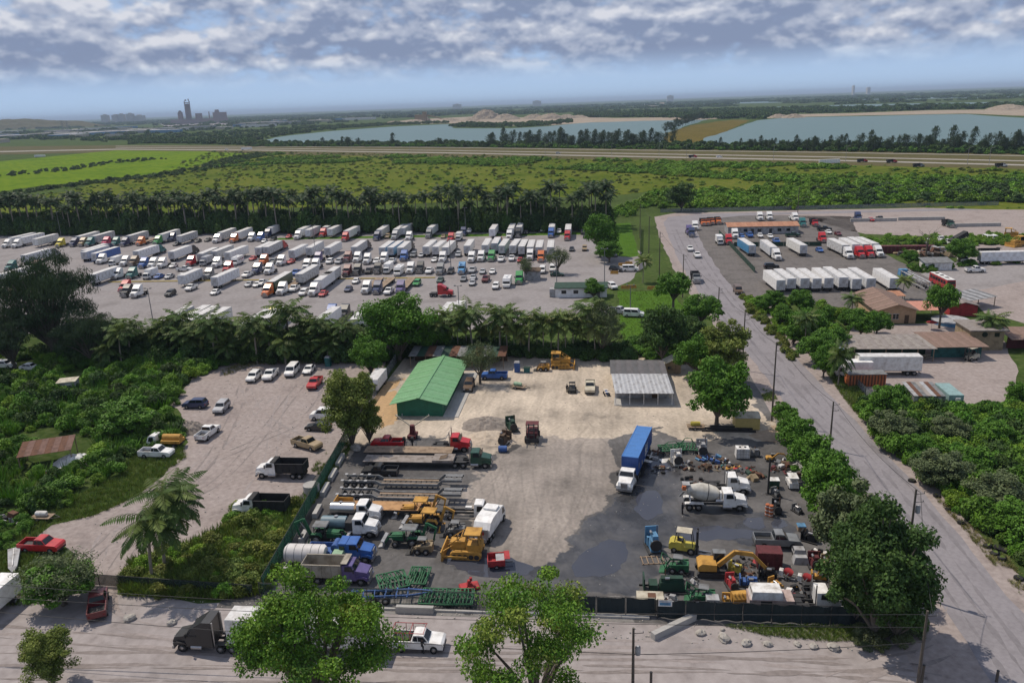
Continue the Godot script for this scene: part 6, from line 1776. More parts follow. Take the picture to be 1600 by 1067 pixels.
func rock(label: String, p: Vector3, s: float, sd: int) -> void:
	var r := RandomNumberGenerator.new()
	r.seed = sd
	var o := thing("boulder", label, "boulder", p, r.randf() * 360.0, "boulders along the lane")
	var mb := MB.new()
	var f := FastNoiseLite.new()
	f.seed = sd
	f.frequency = 0.8
	var pt := func(i: int, j: int) -> Vector3:
		var a := TAU * i / 10.0
		var e := PI * j / 7.0 - PI / 2
		var d := Vector3(cos(a) * cos(e), sin(e), sin(a) * cos(e))
		return d * Vector3(s, s * 0.6, s * 0.8) * (1.0 + 0.45 * f.get_noise_3dv(d * 1.4)) + Vector3(0, s * 0.3, 0)
	for i in 10:
		for j in 7:
			mb.q(pt.call(i, j), pt.call(i, j + 1), pt.call(i + 1, j + 1), pt.call(i + 1, j))
	part(o, "stone", mb.done(), paint("stone", 0.38, 0.36, 0.33, 0.95, 0.0, 0.7))

# standing figure seen small: one continuous body with clothes as colours of separate meshes
func person(label: String, p: Vector3, turn: float, arm_out := 0.0) -> void:
	var o := thing("person", label, "person", p, turn)
	var cl := paint("dark clothing", 0.018, 0.019, 0.024, 0.9, 0.0, 0.3)
	var sk := paint("skin", 0.24, 0.13, 0.09, 0.6, 0.0, 0.0)
	var b := MB.new()
	for s in [-1.0, 1.0]:
		b.la(Vector3(s * 0.10, 0.02, 0.0), Vector3.UP, [[0.0, 0.05], [0.06, 0.06], [0.42, 0.075], [0.5, 0.07], [0.85, 0.105], [0.95, 0.10]], 10)
		b.b(s * 0.10, 0.0, 0.06, 0.09, 0.08, 0.26, 0.85, 0.8)
		var sh := Vector3(s * 0.19, 1.42, 0)
		var el := Vector3(s * (0.26 + arm_out * 0.1), 1.13, 0.02 + arm_out * 0.15)
		var ha := Vector3(s * (0.24 + arm_out * 0.1), 0.88, 0.1 + arm_out * 0.35)
		b.cy(sh, el, 0.062, 0.05, 9).cy(el, ha, 0.048, 0.036, 9)
	b.la(Vector3(0, 0.9, 0), Vector3.UP, [[0.0, 0.13], [0.08, 0.165], [0.25, 0.145], [0.45, 0.175], [0.54, 0.16], [0.6, 0.07], [0.66, 0.06]], 12)
	part(o, "body", b.done(), cl)
	var h := MB.new()
	h.la(Vector3(0, 1.5, 0), Vector3.UP, [[0.0, 0.055], [0.05, 0.06], [0.09, 0.085], [0.16, 0.1], [0.22, 0.09], [0.26, 0.05]], 12)
	h.b(0, 1.6, 0.1, 0.03, 0.04, 0.04)
	for s in [-1.0, 1.0]:
		var ha := Vector3(s * (0.24 + arm_out * 0.1), 0.88, 0.1 + arm_out * 0.35)
		h.cy(ha, ha + Vector3(0, -0.09, 0.02), 0.038, 0.03, 8)
		for k in 4:
			h.cy(ha + Vector3((k - 1.5) * 0.018, -0.08, 0.02), ha + Vector3((k - 1.5) * 0.02, -0.165 + absf(k - 1.5) * 0.012, 0.04), 0.009, 0.007, 5)
		h.cy(ha + Vector3(-s * 0.03, -0.03, 0.02), ha + Vector3(-s * 0.055, -0.09, 0.05), 0.01, 0.008, 5)
		h.b(s * 0.1, 1.59, 0, 0.02, 0.06, 0.04)
	part(o, "head_and_hands", h.done(), sk)
	part(o, "hair", MB.new().la(Vector3(0, 1.66, -0.012), Vector3.UP, [[0.0, 0.104], [0.06, 0.1], [0.11, 0.06], [0.12, 0.01]], 12).done(), paint("dark hair", 0.012, 0.009, 0.007, 0.8, 0.0, 0.0))

# a roof slope of separate sheets between two edges given by their ends
func roof_sheets(o: Node3D, a0: Vector3, a1: Vector3, b0: Vector3, b1: Vector3, n: int, m: Array, rib := 0.05, called := "roof_sheet") -> void:
	for k in n:
		var p := a0.lerp(a1, (k + 0.01) / n)
		var q := a0.lerp(a1, (k + 0.99) / n)
		var r := b0.lerp(b1, (k + 0.99) / n)
		var s := b0.lerp(b1, (k + 0.01) / n)
		var nn := (q - p).cross(s - p).normalized()
		if nn.y < 0.0: nn = -nn
		var lift := nn * (0.02 + 0.012 * (k % 2))
		var mb := MB.new()
		mb.q(p + lift, q + lift, r + lift, s + lift)
		mb.q(p + lift - nn * 0.06, s + lift - nn * 0.06, r + lift - nn * 0.06, q + lift - nn * 0.06)
		mb.q(p + lift - nn * 0.06, q + lift - nn * 0.06, q + lift, p + lift)
		mb.q(s + lift, r + lift, r + lift - nn * 0.06, s + lift - nn * 0.06)
		mb.beam(p + lift, s + lift, rib, rib)
		part(o, called, mb.done(), m[k % m.size()])

func fence(called: String, label: String, a: Vector3, b: Vector3, h: float, step: float, panel_mat: Material, pickets := false, thick := 0.03, folds := 0.0) -> void:
	var o := thing(called, label, "fence", a)
	var d := b - a
	var n := int(d.length() / step)
	var dir := d.normalized()
	var side := Vector3(dir.z, 0, -dir.x)
	var post := MB.new().cy(Vector3.ZERO, Vector3(0, h + 0.12, 0), 0.05, 0.05, 6).done()
	for k in n + 1:
		part(o, "post", post, iron(), d * k / n)
	for k in n:
		var p := d * (k + 0.02) / n
		var q := d * (k + 0.98) / n
		var mb := MB.new()
		if pickets:
			for i in int(step / 0.16):
				var s := p.lerp(q, (i + 0.5) / int(step / 0.16))
				mb.beam(s + Vector3(0, 0.1, 0), s + Vector3(0, h, 0), 0.035, 0.035)
			mb.beam(p + Vector3(0, h - 0.12, 0), q + Vector3(0, h - 0.12, 0), 0.05, 0.05).beam(p + Vector3(0, 0.25, 0), q + Vector3(0, 0.25, 0), 0.05, 0.05)
		elif folds > 0.0:
			var prev := p
			for i in 8:
				var t := (i + 1) / 8.0
				var s := p.lerp(q, t) + side * folds * sin(t * 9.0 + k * 2.0)
				var sag := Vector3(0, -0.08 * sin(t * PI), 0)
				mb.q(prev + Vector3(0, 0.12, 0), s + Vector3(0, 0.12, 0), s + side * folds * 0.6 + Vector3(0, h * 0.5, 0), prev + side * folds * 0.6 + Vector3(0, h * 0.5, 0))
				mb.q(prev + side * folds * 0.6 + Vector3(0, h * 0.5, 0), s + side * folds * 0.6 + Vector3(0, h * 0.5, 0), s + Vector3(0, h, 0) + sag, prev + Vector3(0, h, 0) + sag)
				prev = s
		else:
			mb.beam((p + Vector3(0, h * 0.5 + 0.05, 0)), (q + Vector3(0, h * 0.5 + 0.05, 0)), thick, h - 0.1)
		part(o, "picket_panel" if pickets else "panel", mb.done(), panel_mat)
	part(o, "top_rail", MB.new().beam(Vector3(0, h + 0.02, 0), d + Vector3(0, h + 0.02, 0), 0.05, 0.05).done(), iron())

func see_through(key: String, r: float, g: float, b: float, a: float) -> StandardMaterial3D:
	if not mats.has(key):
		var m := StandardMaterial3D.new()
		m.resource_name = key
		var c := lin(r, g, b)
		m.albedo_color = Color(c.r, c.g, c.b, a)
		m.transparency = BaseMaterial3D.TRANSPARENCY_ALPHA
		m.roughness = 0.9
		mats[key] = m
	return mats[key]

func pole(label: String, p: Vector3, h: float, arms := 2, can := false, turn := 0.0) -> void:
	var o := thing("utility_pole", label, "utility pole", p, turn, "wooden utility poles")
	part(o, "pole", MB.new().cy(Vector3.ZERO, Vector3(0, h, 0), 0.17, 0.11, 9).done(), paint("pole wood", 0.10, 0.085, 0.07, 0.95, 0.0, 0.6))
	for k in arms:
		var a := part(o, "bracket", MB.new().bar(0, h - 0.6 - k * 1.0, 0, 0.9, h - 0.5 - k * 1.0, 0, 0.035).done(), iron())
		part(a, "insulator", MB.new().cy(Vector3(0.9, h - 0.5 - k, 0), Vector3(0.9, h - 0.3 - k, 0), 0.06, 0.04, 8).done(), steel())
	if can:
		part(o, "transformer", MB.new().la(Vector3(0.42, h - 2.9, 0), Vector3.UP, [[0.0, 0.2], [0.05, 0.26], [0.85, 0.26], [0.95, 0.12]], 12).done(), dull("silver"))

func wire(label: String, a: Vector3, b: Vector3, sag: float, r := 0.018) -> void:
	var o := thing("overhead_wire", label, "wire", a, 0, "overhead wires")
	var mb := MB.new()
	var prev := Vector3.ZERO
	for k in 14:
		var t := (k + 1) / 14.0
		var q := (b - a) * t - Vector3(0, sag * 4.0 * t * (1.0 - t), 0)
		mb.cy(prev, q, r, r, 5, false)
		prev = q
	part(o, "cable", mb.done(), iron())

func build_yard() -> void:
	var gr := paint("green roof", 0.15, 0.33, 0.155, 0.45, 0.0, 0.3)
	var gr2 := paint("green roof b", 0.165, 0.345, 0.17, 0.45, 0.0, 0.4)
	var gw := paint("green wall", 0.012, 0.13, 0.075, 0.7, 0.0, 0.4)
	# green shed
	var o := thing("green_shed", "long green metal shed with gabled roof in the yard", "shed", Vector3(-33.2, 0, -146.6))
	part(o, "wall", MB.new().pr([-12.0, 0, 12.0, 0, 12.0, 2.5, -12.0, 2.5], [4.3]).done(), gw)
	for s in [-1, 1]:
		part(o, "gable", MB.new().b(0, 2.5, s * 11.93, 8.6, 1.15, 0.12, 0.02).done(), gw)
	roof_sheets(o, Vector3(0, 3.85, 12.9), Vector3(0, 3.85, -12.7), Vector3(-5.5, 2.55, 12.9), Vector3(-5.5, 2.55, -12.7), 14, [gr, gr2], 0.04)
	roof_sheets(o, Vector3(0, 3.85, 12.9), Vector3(0, 3.85, -12.7), Vector3(5.3, 2.55, 12.9), Vector3(5.3, 2.55, -12.7), 14, [gr2, gr], 0.04)
	part(o, "ridge_cap", MB.new().pr([-12.75, 3.86, 12.95, 3.86, 12.95, 3.97, -12.75, 3.97], [0.28]).done(), gr)
	for z in [-9.0, -3.0, 3.0, 9.0]:
		part(o, "side_door", MB.new().b(4.32, 0.05, z, 0.06, 2.2, 2.4).done(), paint("green door", 0.02, 0.10, 0.06, 0.6))
	for x in [-3.4, 1.6]:
		part(o, "downpipe", MB.new().bar(x, 0.0, 12.06, x, 0.5, 12.06, 0.05).done(), dull("white"))
	var sl := MB.new().b(0, 0.03, 0, 2.9, 0.14, 25.2).done()
	part(thing("concrete_apron", "concrete apron along the east side of the green shed", "paving", Vector3(-27.4, 0, -146.6)), "slab", sl, mats.concrete)
	# long dark lean-to behind
	o = thing("open_shed", "low dark open shed behind the green shed", "shed", Vector3(-31.0, 0, -165.0))
	roof_sheets(o, Vector3(-10.5, 3.0, 3.5), Vector3(10.8, 3.0, 3.5), Vector3(-10.5, 3.5, -2.5), Vector3(10.8, 3.5, -2.5), 12, [dull("grey"), dull("dark green"), rust()], 0.05)
	for k in 7:
		part(o, "post", MB.new().b(-10.2 + k * 3.4, 0, 3.2, 0.14, 3.0, 0.14).done(), timber())
	part(o, "back_wall", MB.new().b(0, 0, -2.3, 21, 3.3, 0.15).done(), dull("brown"))
	# grey-roofed house with porch
	o = thing("small_house", "grey-roofed house with corrugated white porch roof", "house", Vector3(7.9, 0, -152.0))
	part(o, "wall", MB.new().b(0, 0, -2.6, 10.6, 2.7, 8.0).done(), dull("cream"))
	roof_sheets(o, Vector3(-5.9, 2.9, 1.6), Vector3(5.3, 2.9, 1.6), Vector3(-5.9, 3.6, -2.8), Vector3(5.0, 3.6, -2.8), 10, [paint("grey shingle", 0.10, 0.10, 0.105, 0.9, 0.0, 0.5), paint("grey shingle b", 0.115, 0.11, 0.115, 0.9, 0.0, 0.6)], 0.03, "roof_strip")
	roof_sheets(o, Vector3(-5.9, 3.6, -2.8), Vector3(5.0, 3.6, -2.8), Vector3(-5.9, 2.9, -7.2), Vector3(5.0, 2.9, -7.2), 10, [mats["grey shingle"], mats["grey shingle b"]], 0.03, "roof_strip")
	roof_sheets(o, Vector3(-5.7, 2.95, 1.7), Vector3(5.2, 2.95, 1.7), Vector3(-5.1, 2.45, 11.4), Vector3(5.7, 2.45, 11.4), 26, [paint("tin", 0.52, 0.53, 0.54, 0.5, 0.3, 0.5), paint("tin b", 0.42, 0.43, 0.45, 0.5, 0.3, 0.8)], 0.06)
	for k in 5:
		part(o, "porch_post", MB.new().b(-5.0 + k * 2.6, 0, 11.1, 0.12, 2.4, 0.12).done(), dull("white"))
	part(o, "porch_wall", MB.new().b(0, 0, 7.6, 10.2, 2.4, 0.15).done(), dull("silver"))
	part(o, "porch_slab", MB.new().b(0.3, 0.03, 9.6, 11.2, 0.12, 3.8).done(), mats.concrete)
	part(o, "door", MB.new().b(2.4, 0.15, 7.72, 1.0, 2.0, 0.06).done(), dull("brown"))
	part(o, "window", MB.new().b(-2.4, 1.0, 7.71, 1.6, 1.0, 0.05).done(), glass())
	o = thing("garden_shed", "small tan garden shed with pitched roof beside the house", "shed", Vector3(15.0, 0, -160.5))
	part(o, "wall", MB.new().b(0, 0, 0, 3.2, 2.1, 3.4).done(), dull("tan"))
	part(o, "gable", MB.new().b(0, 2.1, 1.64, 3.2, 0.9, 0.1, 0.02).done(), dull("tan"))
	roof_sheets(o, Vector3(0, 3.05, 2.0), Vector3(0, 3.05, -1.9), Vector3(-1.95, 2.05, 2.0), Vector3(-1.95, 2.05, -1.9), 4, [dull("cream")])
	roof_sheets(o, Vector3(0, 3.05, 2.0), Vector3(0, 3.05, -1.9), Vector3(1.95, 2.05, 2.0), Vector3(1.95, 2.05, -1.9), 4, [dull("cream")])
	part(o, "window", MB.new().b(-0.7, 1.0, 1.72, 0.8, 0.6, 0.05).done(), glass())
	part(o, "door", MB.new().b(0.75, 0.05, 1.72, 0.8, 1.9, 0.05).done(), timber())
	o = thing("yellow_shed", "pale yellow metal storage shed near the road wall", "shed", Vector3(25.0, 0, -130.8))
	part(o, "wall", MB.new().b(0, 0.15, 0, 4.1, 2.1, 3.0).done(), paint("yellow wall", 0.55, 0.44, 0.16, 0.6, 0.0, 0.3))
	for k in 8:
		part(o, "wall_rib", MB.new().b(-1.8 + k * 0.51, 0.2, 1.52, 0.06, 2.0, 0.05).done(), mats["yellow wall"])
	roof_sheets(o, Vector3(-2.15, 2.3, 1.7), Vector3(2.15, 2.3, 1.7), Vector3(-2.15, 2.75, -0.2), Vector3(2.15, 2.75, -0.2), 5, [dull("cream")])
	roof_sheets(o, Vector3(-2.15, 2.75, -0.2), Vector3(2.15, 2.75, -0.2), Vector3(-2.15, 2.3, -1.7), Vector3(2.15, 2.3, -1.7), 5, [dull("cream")])
	o = thing("steel_beams", "dark steel beams stacked on the ground beside the yellow shed", "beam stack", Vector3(21.8, 0, -129.2), 88)
	for k in 4:
		part(o, "beam", MB.new().b(-0.6 + k * 0.4, 0.05 + (k % 2) * 0.3, 0, 0.25, 0.3, 9.0 - k).done(), iron())

	# west column of the yard, north to south
	var y := "parked in the yard"
	spawn("pickup", "pickup_truck", "red", Vector3(-35.6, 0, -120.6), -90, "small red pickup behind the rear flatbed trailer", "pickup", y)
	o = thing("boom_lift", "dark red towable lift with two raised poles before the green shed", "lift", Vector3(-32.3, 0, -124.7))
	part(o, "base", MB.new().b(0, 0.3, 0, 1.4, 0.5, 2.2).done(), dull("maroon"))
	part(o, "tower", MB.new().b(0, 0.8, 0, 0.9, 1.6, 0.9, 0.8, 0.8).done(), dull("maroon"))
	for s in [-1, 1]:
		part(o, "raised_pole", MB.new().beam(Vector3(s * 0.2, 2.2, 0), Vector3(s * 3.0, 4.0, -0.6), 0.14, 0.14).done(), dull("cream"))
		wheel(o, s * 0.8, 0.3, 0.33, 0.2)
	o = thing("outboard_rack", "rack carrying two black outboard motors by the red pickup", "rack", Vector3(-32.1, 0, -120.5))
	var f := MB.new()
	for x in [-1.3, -0.4, 0.4, 1.3]:
		f.beam(Vector3(x, 0, 0.4), Vector3(x, 1.1, 0.4), 0.07, 0.07).beam(Vector3(x, 0, -0.4), Vector3(x, 1.1, -0.4), 0.07, 0.07)
	f.beam(Vector3(-1.3, 1.1, 0), Vector3(1.3, 1.1, 0), 0.1, 0.1)
	part(o, "rack", f.done(), dull("silver"))
	for s in [-1, 1]:
		part(o, "outboard_motor", MB.new().b(s * 0.7, 1.2, 0, 0.5, 0.75, 0.7, 0.8, 0.8).b(s * 0.7, 0.3, 0, 0.16, 1.0, 0.3).done(), dull("black"))
	o = spawn("flatbed", "flatbed_trailer", "", Vector3(-31.2, 0, -117.2), 90, "tan-decked flatbed trailer behind the teal tractor", "trailer", y)
	o = spawn("day_tractor", "day_cab_tractor", "red", Vector3(-24.6, 0, -119.9), 90, "red tractor with its grey hood panel raised", "truck", y)
	part(o, "raised_panel", MB.new().at(Vector3(0, 2.6, -0.6), -60, 0, 0).b(0, 0, 0, 1.5, 0.06, 1.6).done(), dull("silver"))
	o = spawn("day_tractor", "day_cab_tractor", "dark green", Vector3(-20.3, 0, -114), 90, "dark teal tractor coupled to the weathered flatbed", "truck", y)
	o = spawn("flatbed", "flatbed_trailer", "", Vector3(-30.3, 0, -113.7), 90, "weathered grey flatbed trailer behind the dark teal tractor", "trailer", y)
	(o.get_node("deck") as MeshInstance3D).material_override = paint("weathered deck", 0.26, 0.23, 0.21, 0.95, 0.0, 0.8)
	part(o, "raised_neck", MB.new().b(0, 1.3, 5.6, 2.5, 0.3, 3.4).done(), paint("weathered deck", 0.26, 0.23, 0.21))
	for k in 5:
		part(o, "chain_binder", MB.new().beam(Vector3(-0.9 + k * 0.3, 1.62, 5.0), Vector3(-0.5 + k * 0.3, 1.8, 6.2), 0.1, 0.1).done(), timber())
	spawn("pickup", "pickup_truck", "black", Vector3(-34.1, 0, -109.9), -90, "black crew pickup beside the lowboy trailers", "pickup", y)
	lowboy("rear one of two empty grey lowboy trailers", Vector3(-29.7, 0, -106.8), 90)
	lowboy("front one of two empty grey lowboy trailers", Vector3(-29.1, 0, -102.4), 90)
	o = spawn("flatbed", "flatbed_trailer", "", Vector3(-30.3, 0, -98.3), 90, "flatbed with yellow headboard behind the tank trucks", "trailer", y)
	(o.get_node("deck") as MeshInstance3D).material_override = paint("orange deck", 0.42, 0.24, 0.11, 0.9, 0.0, 0.7)
	part(o, "headboard", MB.new().b(0, 1.27, -7.1, 2.5, 0.9, 0.12).b(1.2, 1.27, -6.0, 0.12, 0.5, 2.2).done(), dull("amber"))
	tank_truck("white truck with bright steel tank in the tank truck pair", Vector3(-34, 0, -96.5), 90, paint("polished tank", 0.6, 0.6, 0.6, 0.28, 0.9, 0.3), false)
	tank_truck("white truck with blue-grey tank in the tank truck pair", Vector3(-33.4, 0, -92.6), 90, paint("blue tank", 0.13, 0.20, 0.24, 0.5, 0.0, 0.5), true)
	backhoe("green backhoe loader squeezed between the tank trucks and blue truck", "green", Vector3(-36.4, 0, -90.5), 90)
	# blue crew-cab truck
	o = thing("service_truck", "blue crew-cab truck with low blue bed", "truck", Vector3(-32.8, 0, -86.5), 90, y)
	cab_parts(o, 4.3, "day", tone("blue"))
	chassis(o, -4.3, 3.6, [-2.6], 4.3)
	part(o, "rear_cab", MB.new().b(0, 0.8, 0.45, 2.26, 1.95, 1.0, 0.9).done(), tone("blue"))
	part(o, "rear_window", MB.new().b(1.13, 1.95, 0.45, 0.04, 0.55, 0.7).b(-1.13, 1.95, 0.45, 0.04, 0.55, 0.7).done(), glass())
	part(o, "tank", MB.new().cy(Vector3(-0.9, 2.0, -0.6), Vector3(0.9, 2.0, -0.6), 0.5, 0.5, 14).done(), dull("blue"))
	part(o, "bed", MB.new().b(0, 1.0, -2.8, 2.3, 0.12, 3.2).b(1.1, 1.1, -2.8, 0.1, 0.6, 3.2).b(-1.1, 1.1, -2.8, 0.1, 0.6, 3.2).b(0, 1.1, -4.35, 2.3, 0.6, 0.1).done(), dull("blue"))
	o = thing("tank_trailer", "white ribbed tank trailer beside the yard fence", "tank", Vector3(-37, 0, -85.1), 90, y)
	part(o, "tank", MB.new().la(Vector3(0, 1.5, 2.6), Vector3(0, 0, -1), [[0.0, 0.9], [0.25, 1.2], [4.9, 1.2], [5.2, 0.9]], 20).done(), paint("poly tank", 0.58, 0.56, 0.55, 0.6, 0.0, 0.4))
	for k in 5:
		part(o, "band", MB.new().la(Vector3(0, 1.5, 2.05 - k * 1.05), Vector3(0, 0, -1), [[0.0, 1.21], [0.07, 1.21]], 20).done(), dull("grey"))
	part(o, "frame", MB.new().b(0.7, 0.45, 0.4, 0.12, 0.25, 6.4).b(-0.7, 0.45, 0.4, 0.12, 0.25, 6.4).done(), iron())
	part(o, "cab_roof", MB.new().b(0, 0.7, 4.3, 1.8, 1.3, 1.8, 0.8, 0.7).done(), dull("pale green"))
	for s in [-1, 1]:
		wheel(o, s * 1.0, -1.0, 0.48, 0.3)
	o = thing("dump_truck", "dump truck with purple hood and high open tan box", "truck", Vector3(-31.7, 0, -81.7), 90, y)
	cab_parts(o, 4.1, "day", tone("purple"))
	chassis(o, -4.0, 3.4, [-2.3, -3.4], 4.1)
	dump_body(o, paint("tan box", 0.33, 0.30, 0.25, 0.8, 0.0, 0.8), -1.7, 5.0, 1.1, 1.55)
	backhoe("yellow backhoe loader behind, next to the orange deck", "amber", Vector3(-25.3, 0, -97.8), -90)
	backhoe("yellow backhoe loader with raised boom beside the green backhoe", "amber", Vector3(-23.5, 0, -94.8), -95)
	backhoe("green backhoe loader facing the tank trucks", "green", Vector3(-25.1, 0, -90.2), -92)
	skid_steer("orange skid steer in front of the green backhoe", "tan", Vector3(-22.8, 0, -88.5), -90)
	o = thing("cab_chassis_truck", "white cab-over truck with bare chassis", "truck", Vector3(-18.7, 0, -97.9), 90, y)
	cab_over(o, 3.0)
	chassis(o, -3.2, 2.4, [-2.0], 3.2, false, 0.42)
	part(o, "air_tank", MB.new().b(0.5, 1.02, 0.4, 0.5, 0.3, 0.9).done(), dull("white"))
	o = thing("compactor_truck", "white refuse truck seen from behind with red emblem", "truck", Vector3(-14.8, 0, -94.3), 168, y)
	cab_over(o, 3.6)
	chassis(o, -3.4, 3.0, [-1.8, -2.9], 3.9, false, 0.48)
	part(o, "hopper_body", MB.new().pr([1.9, 0.95, 1.9, 2.85, -1.6, 2.95, -2.6, 2.7, -3.2, 1.9, -3.25, 0.95], [1.15]).done(), tone("white"))
	part(o, "tailgate", MB.new().b(0, 0.7, -3.35, 1.9, 1.4, 0.25).b(0, 0.35, -3.5, 1.5, 0.5, 0.5).done(), dull("silver"))
	part(o, "emblem_plate", MB.new().b(0, 1.25, -3.49, 1.3, 0.75, 0.02).done(), dull("silver"))
	var drop := MB.new()
	for k in 10:
		var a := TAU * k / 10.0
		var b := TAU * (k + 1) / 10.0
		drop.q(Vector3(-0.3, 1.5, -3.51), Vector3(-0.3 + cos(b) * 0.2, 1.5 + sin(b) * 0.2, -3.51), Vector3(-0.3 + cos(a) * 0.2, 1.5 + sin(a) * 0.2, -3.51), Vector3(-0.3, 1.5, -3.51))
	drop.q(Vector3(-0.5, 1.5, -3.51), Vector3(-0.1, 1.5, -3.51), Vector3(-0.34, 1.92, -3.51), Vector3(-0.36, 1.92, -3.51)).b(0.3, 1.72, -3.515, 0.6, 0.08, 0.01)
	part(o, "red_emblem", drop.done(), dull("red"))
	part(o, "roof_box", MB.new().b(0, 2.96, 0.9, 1.8, 0.22, 1.4).done(), tone("white"))
	skid_steer("small loader with blue roof hidden behind the bulldozer", "grey", Vector3(-19.3, 0, -92.9), -90)
	bulldozer("large yellow bulldozer beside the puddle", Vector3(-16.9, 0, -88.3), -92, 1.18)
	o = thing("dump_trailer", "small red dump trailer with pale load cover", "trailer", Vector3(-12.9, 0, -86), 100, y)
	dump_body(o, dull("red"), 0, 2.6, 0.5, 0.8)
	o.scale = Vector3.ONE * 0.82
	part(o, "cargo_cover", MB.new().b(0, 1.3, 0.6, 2.1, 0.06, 1.3).done(), dull("silver"))
	part(o, "drawbar", MB.new().beam(Vector3(0, 0.5, 1.3), Vector3(0, 0.45, 2.5), 0.1, 0.1).done(), iron())
	for s in [-1, 1]:
		wheel(o, s * 1.25, 0.0, 0.36, 0.24)
	cultivator("green folded harrow near the blue chassis", "green", Vector3(-24.8, 0, -81), 25, 3.4, 3.6, 1.9)
	cultivator("green disc planter standing behind the puddle", "green", Vector3(-21.9, 0, -82.2), 0, 2.4, 3.6, 1.9, 7)
	cultivator("wide green cultivator along the front fence", "green", Vector3(-18.9, 0, -78.1), 0, 3.6, 3.0, 1.5)
	cultivator("narrow green cultivator at the right of the wide one", "green", Vector3(-16.2, 0, -78.2), 4, 3.2, 3.0, 1.4)
	o = thing("chassis_trailer", "blue bare chassis trailer beside the front fence", "trailer", Vector3(-24, 0, -78.2), 97, y)
	f = MB.new()
	for s in [-1, 1]:
		f.beam(Vector3(s * 0.6, 0.9, -5.0), Vector3(s * 0.6, 0.9, 2.0), 0.16, 0.24).beam(Vector3(s * 0.6, 0.9, 2.0), Vector3(0, 0.9, 5.0), 0.16, 0.24)
	for k in 6:
		f.b(0, 0.85, -4.8 + k * 1.3, 2.0, 0.14, 0.14)
	part(o, "frame", f.done(), dull("blue"))
	for s in [-1, 1]:
		wheel(o, s * 0.95, -0.8, 0.5, 0.3)
		wheel(o, s * 0.95, -2.2, 0.5, 0.3)
	o = thing("rotary_mower", "bright red tractor mower deck beside the green cultivators", "mower", Vector3(-15.5, 0, -81), 20)
	part(o, "deck", MB.new().b(0, 0.15, 0, 2.4, 0.25, 1.5, 0.9, 0.9).done(), dull("red"))
	part(o, "gearbox", MB.new().b(0, 0.4, 0, 0.6, 0.7, 0.6, 0.6, 0.6).b(0.2, 1.0, 0, 0.3, 0.4, 0.3).done(), dull("red"))
	part(o, "hitch", MB.new().beam(Vector3(-0.5, 0.4, 0.6), Vector3(0, 1.4, 1.1), 0.1, 0.1).beam(Vector3(0.5, 0.4, 0.6), Vector3(0, 1.4, 1.1), 0.1, 0.1).done(), dull("red"))
	var n := 0
	for q in [[Vector3(-42.1, 0, -114.7), 4.0], [Vector3(-41.6, 0, -109.4), 3.5], [Vector3(-41.2, 0, -104.5), 3.5], [Vector3(-40.1, 0, -97.9), 3.0], [Vector3(-39, 0, -84.3), 3.0], [Vector3(-39.6, 0, -91), 2.5]]:
		concrete_block("%s concrete block from the north along the west fence" % nth(n), q[0], 4, q[1])
		n += 1
	concrete_block("long concrete block behind the picket fence", Vector3(-21, 0, -76), 90, 4.4)
	concrete_block("long concrete kerb beam lying outside the fence", Vector3(8, 0, -74.8), -52, 6.5)

	# centre and north of the yard
	o = thing("telehandler", "dark red rough-terrain forklift facing the camera", "forklift", Vector3(-11.5, 0, -123.7), 0)
	part(o, "body", MB.new().b(0, 0.6, -1.2, 2.0, 1.1, 3.2, 0.9, 0.9).done(), dull("maroon"))
	f = MB.new()
	for s in [-1, 1]:
		f.b(s * 0.45, 0.2, 0.9, 0.18, 3.4, 0.22).b(s * 1.0, 1.0, -0.6, 0.1, 1.8, 0.1).b(s * 1.0, 1.0, -2.0, 0.1, 1.8, 0.1)
	for k in 4:
		f.b(0, 0.6 + k * 0.9, 0.9, 1.0, 0.14, 0.18)
	part(o, "mast", f.done(), iron())
	part(o, "guard_roof", MB.new().b(0, 2.8, -1.3, 2.2, 0.08, 1.8).done(), dull("maroon"))
	part(o, "carriage", MB.new().b(0, 0.35, 1.1, 2.2, 0.7, 0.2).done(), iron())
	for s in [-1, 1]:
		part(o, "fork", MB.new().b(s * 0.7, 0.1, 1.9, 0.18, 0.07, 1.6).done(), steel())
		wheel(o, s * 1.0, 0.4, 0.6, 0.4)
		wheel(o, s * 1.0, -2.2, 0.55, 0.4)
	engine_set("pump_machine", "green finned pump machine behind the sand pile", "pump", "dark green", Vector3(-15.4, 0, -128.5), 20, 2.6, 1.8, 2.2)
	engine_set("rusty_machine", "rusty brown engine frame beside the blue drum", "engine", "brown", Vector3(-16.2, 0, -123), -20, 2.4, 1.8, 1.8)
	o = thing("plastic_drum", "blue plastic drum lying beside the rusty engine", "drum", Vector3(-16, 0, -119.4), 90)
	part(o, "barrel", MB.new().la(Vector3(0, 0.55, -0.7), Vector3(0, 0, 1), [[0.0, 0.45], [0.08, 0.55], [1.3, 0.55], [1.4, 0.45]], 16).done(), dull("blue"))
	heap("gravel_pile", "grey gravel pile behind the pale sand pile", "pile", Vector3(-20, 0, -130.7), 3.8, 1.3, paint("gravel", 0.24, 0.21, 0.185, 1.0, 0.0, 0.6), 3, 1.3)
	heap("sand_pile", "pale sand pile in the middle of the yard", "pile", Vector3(-18.6, 0, -124.8), 3.4, 1.1, paint("pale sand", 0.46, 0.39, 0.31, 1.0, 0.0, 0.4), 4, 1.4)
	spawn("pickup", "pickup_truck", "blue", Vector3(-22, 0, -155.4), -90, "dark blue pickup under the feathery tree", "pickup", y)
	spawn("suv", "suv_car", "brown", Vector3(-26.3, 0, -149.2), 0, "dark brown SUV at the east wall of the green shed", "car", y)
	spawn("pickup", "pickup_truck", "cream", Vector3(-2, 0, -148.7), 0, "cream pickup parked alone on the sand facing the camera", "pickup", y)
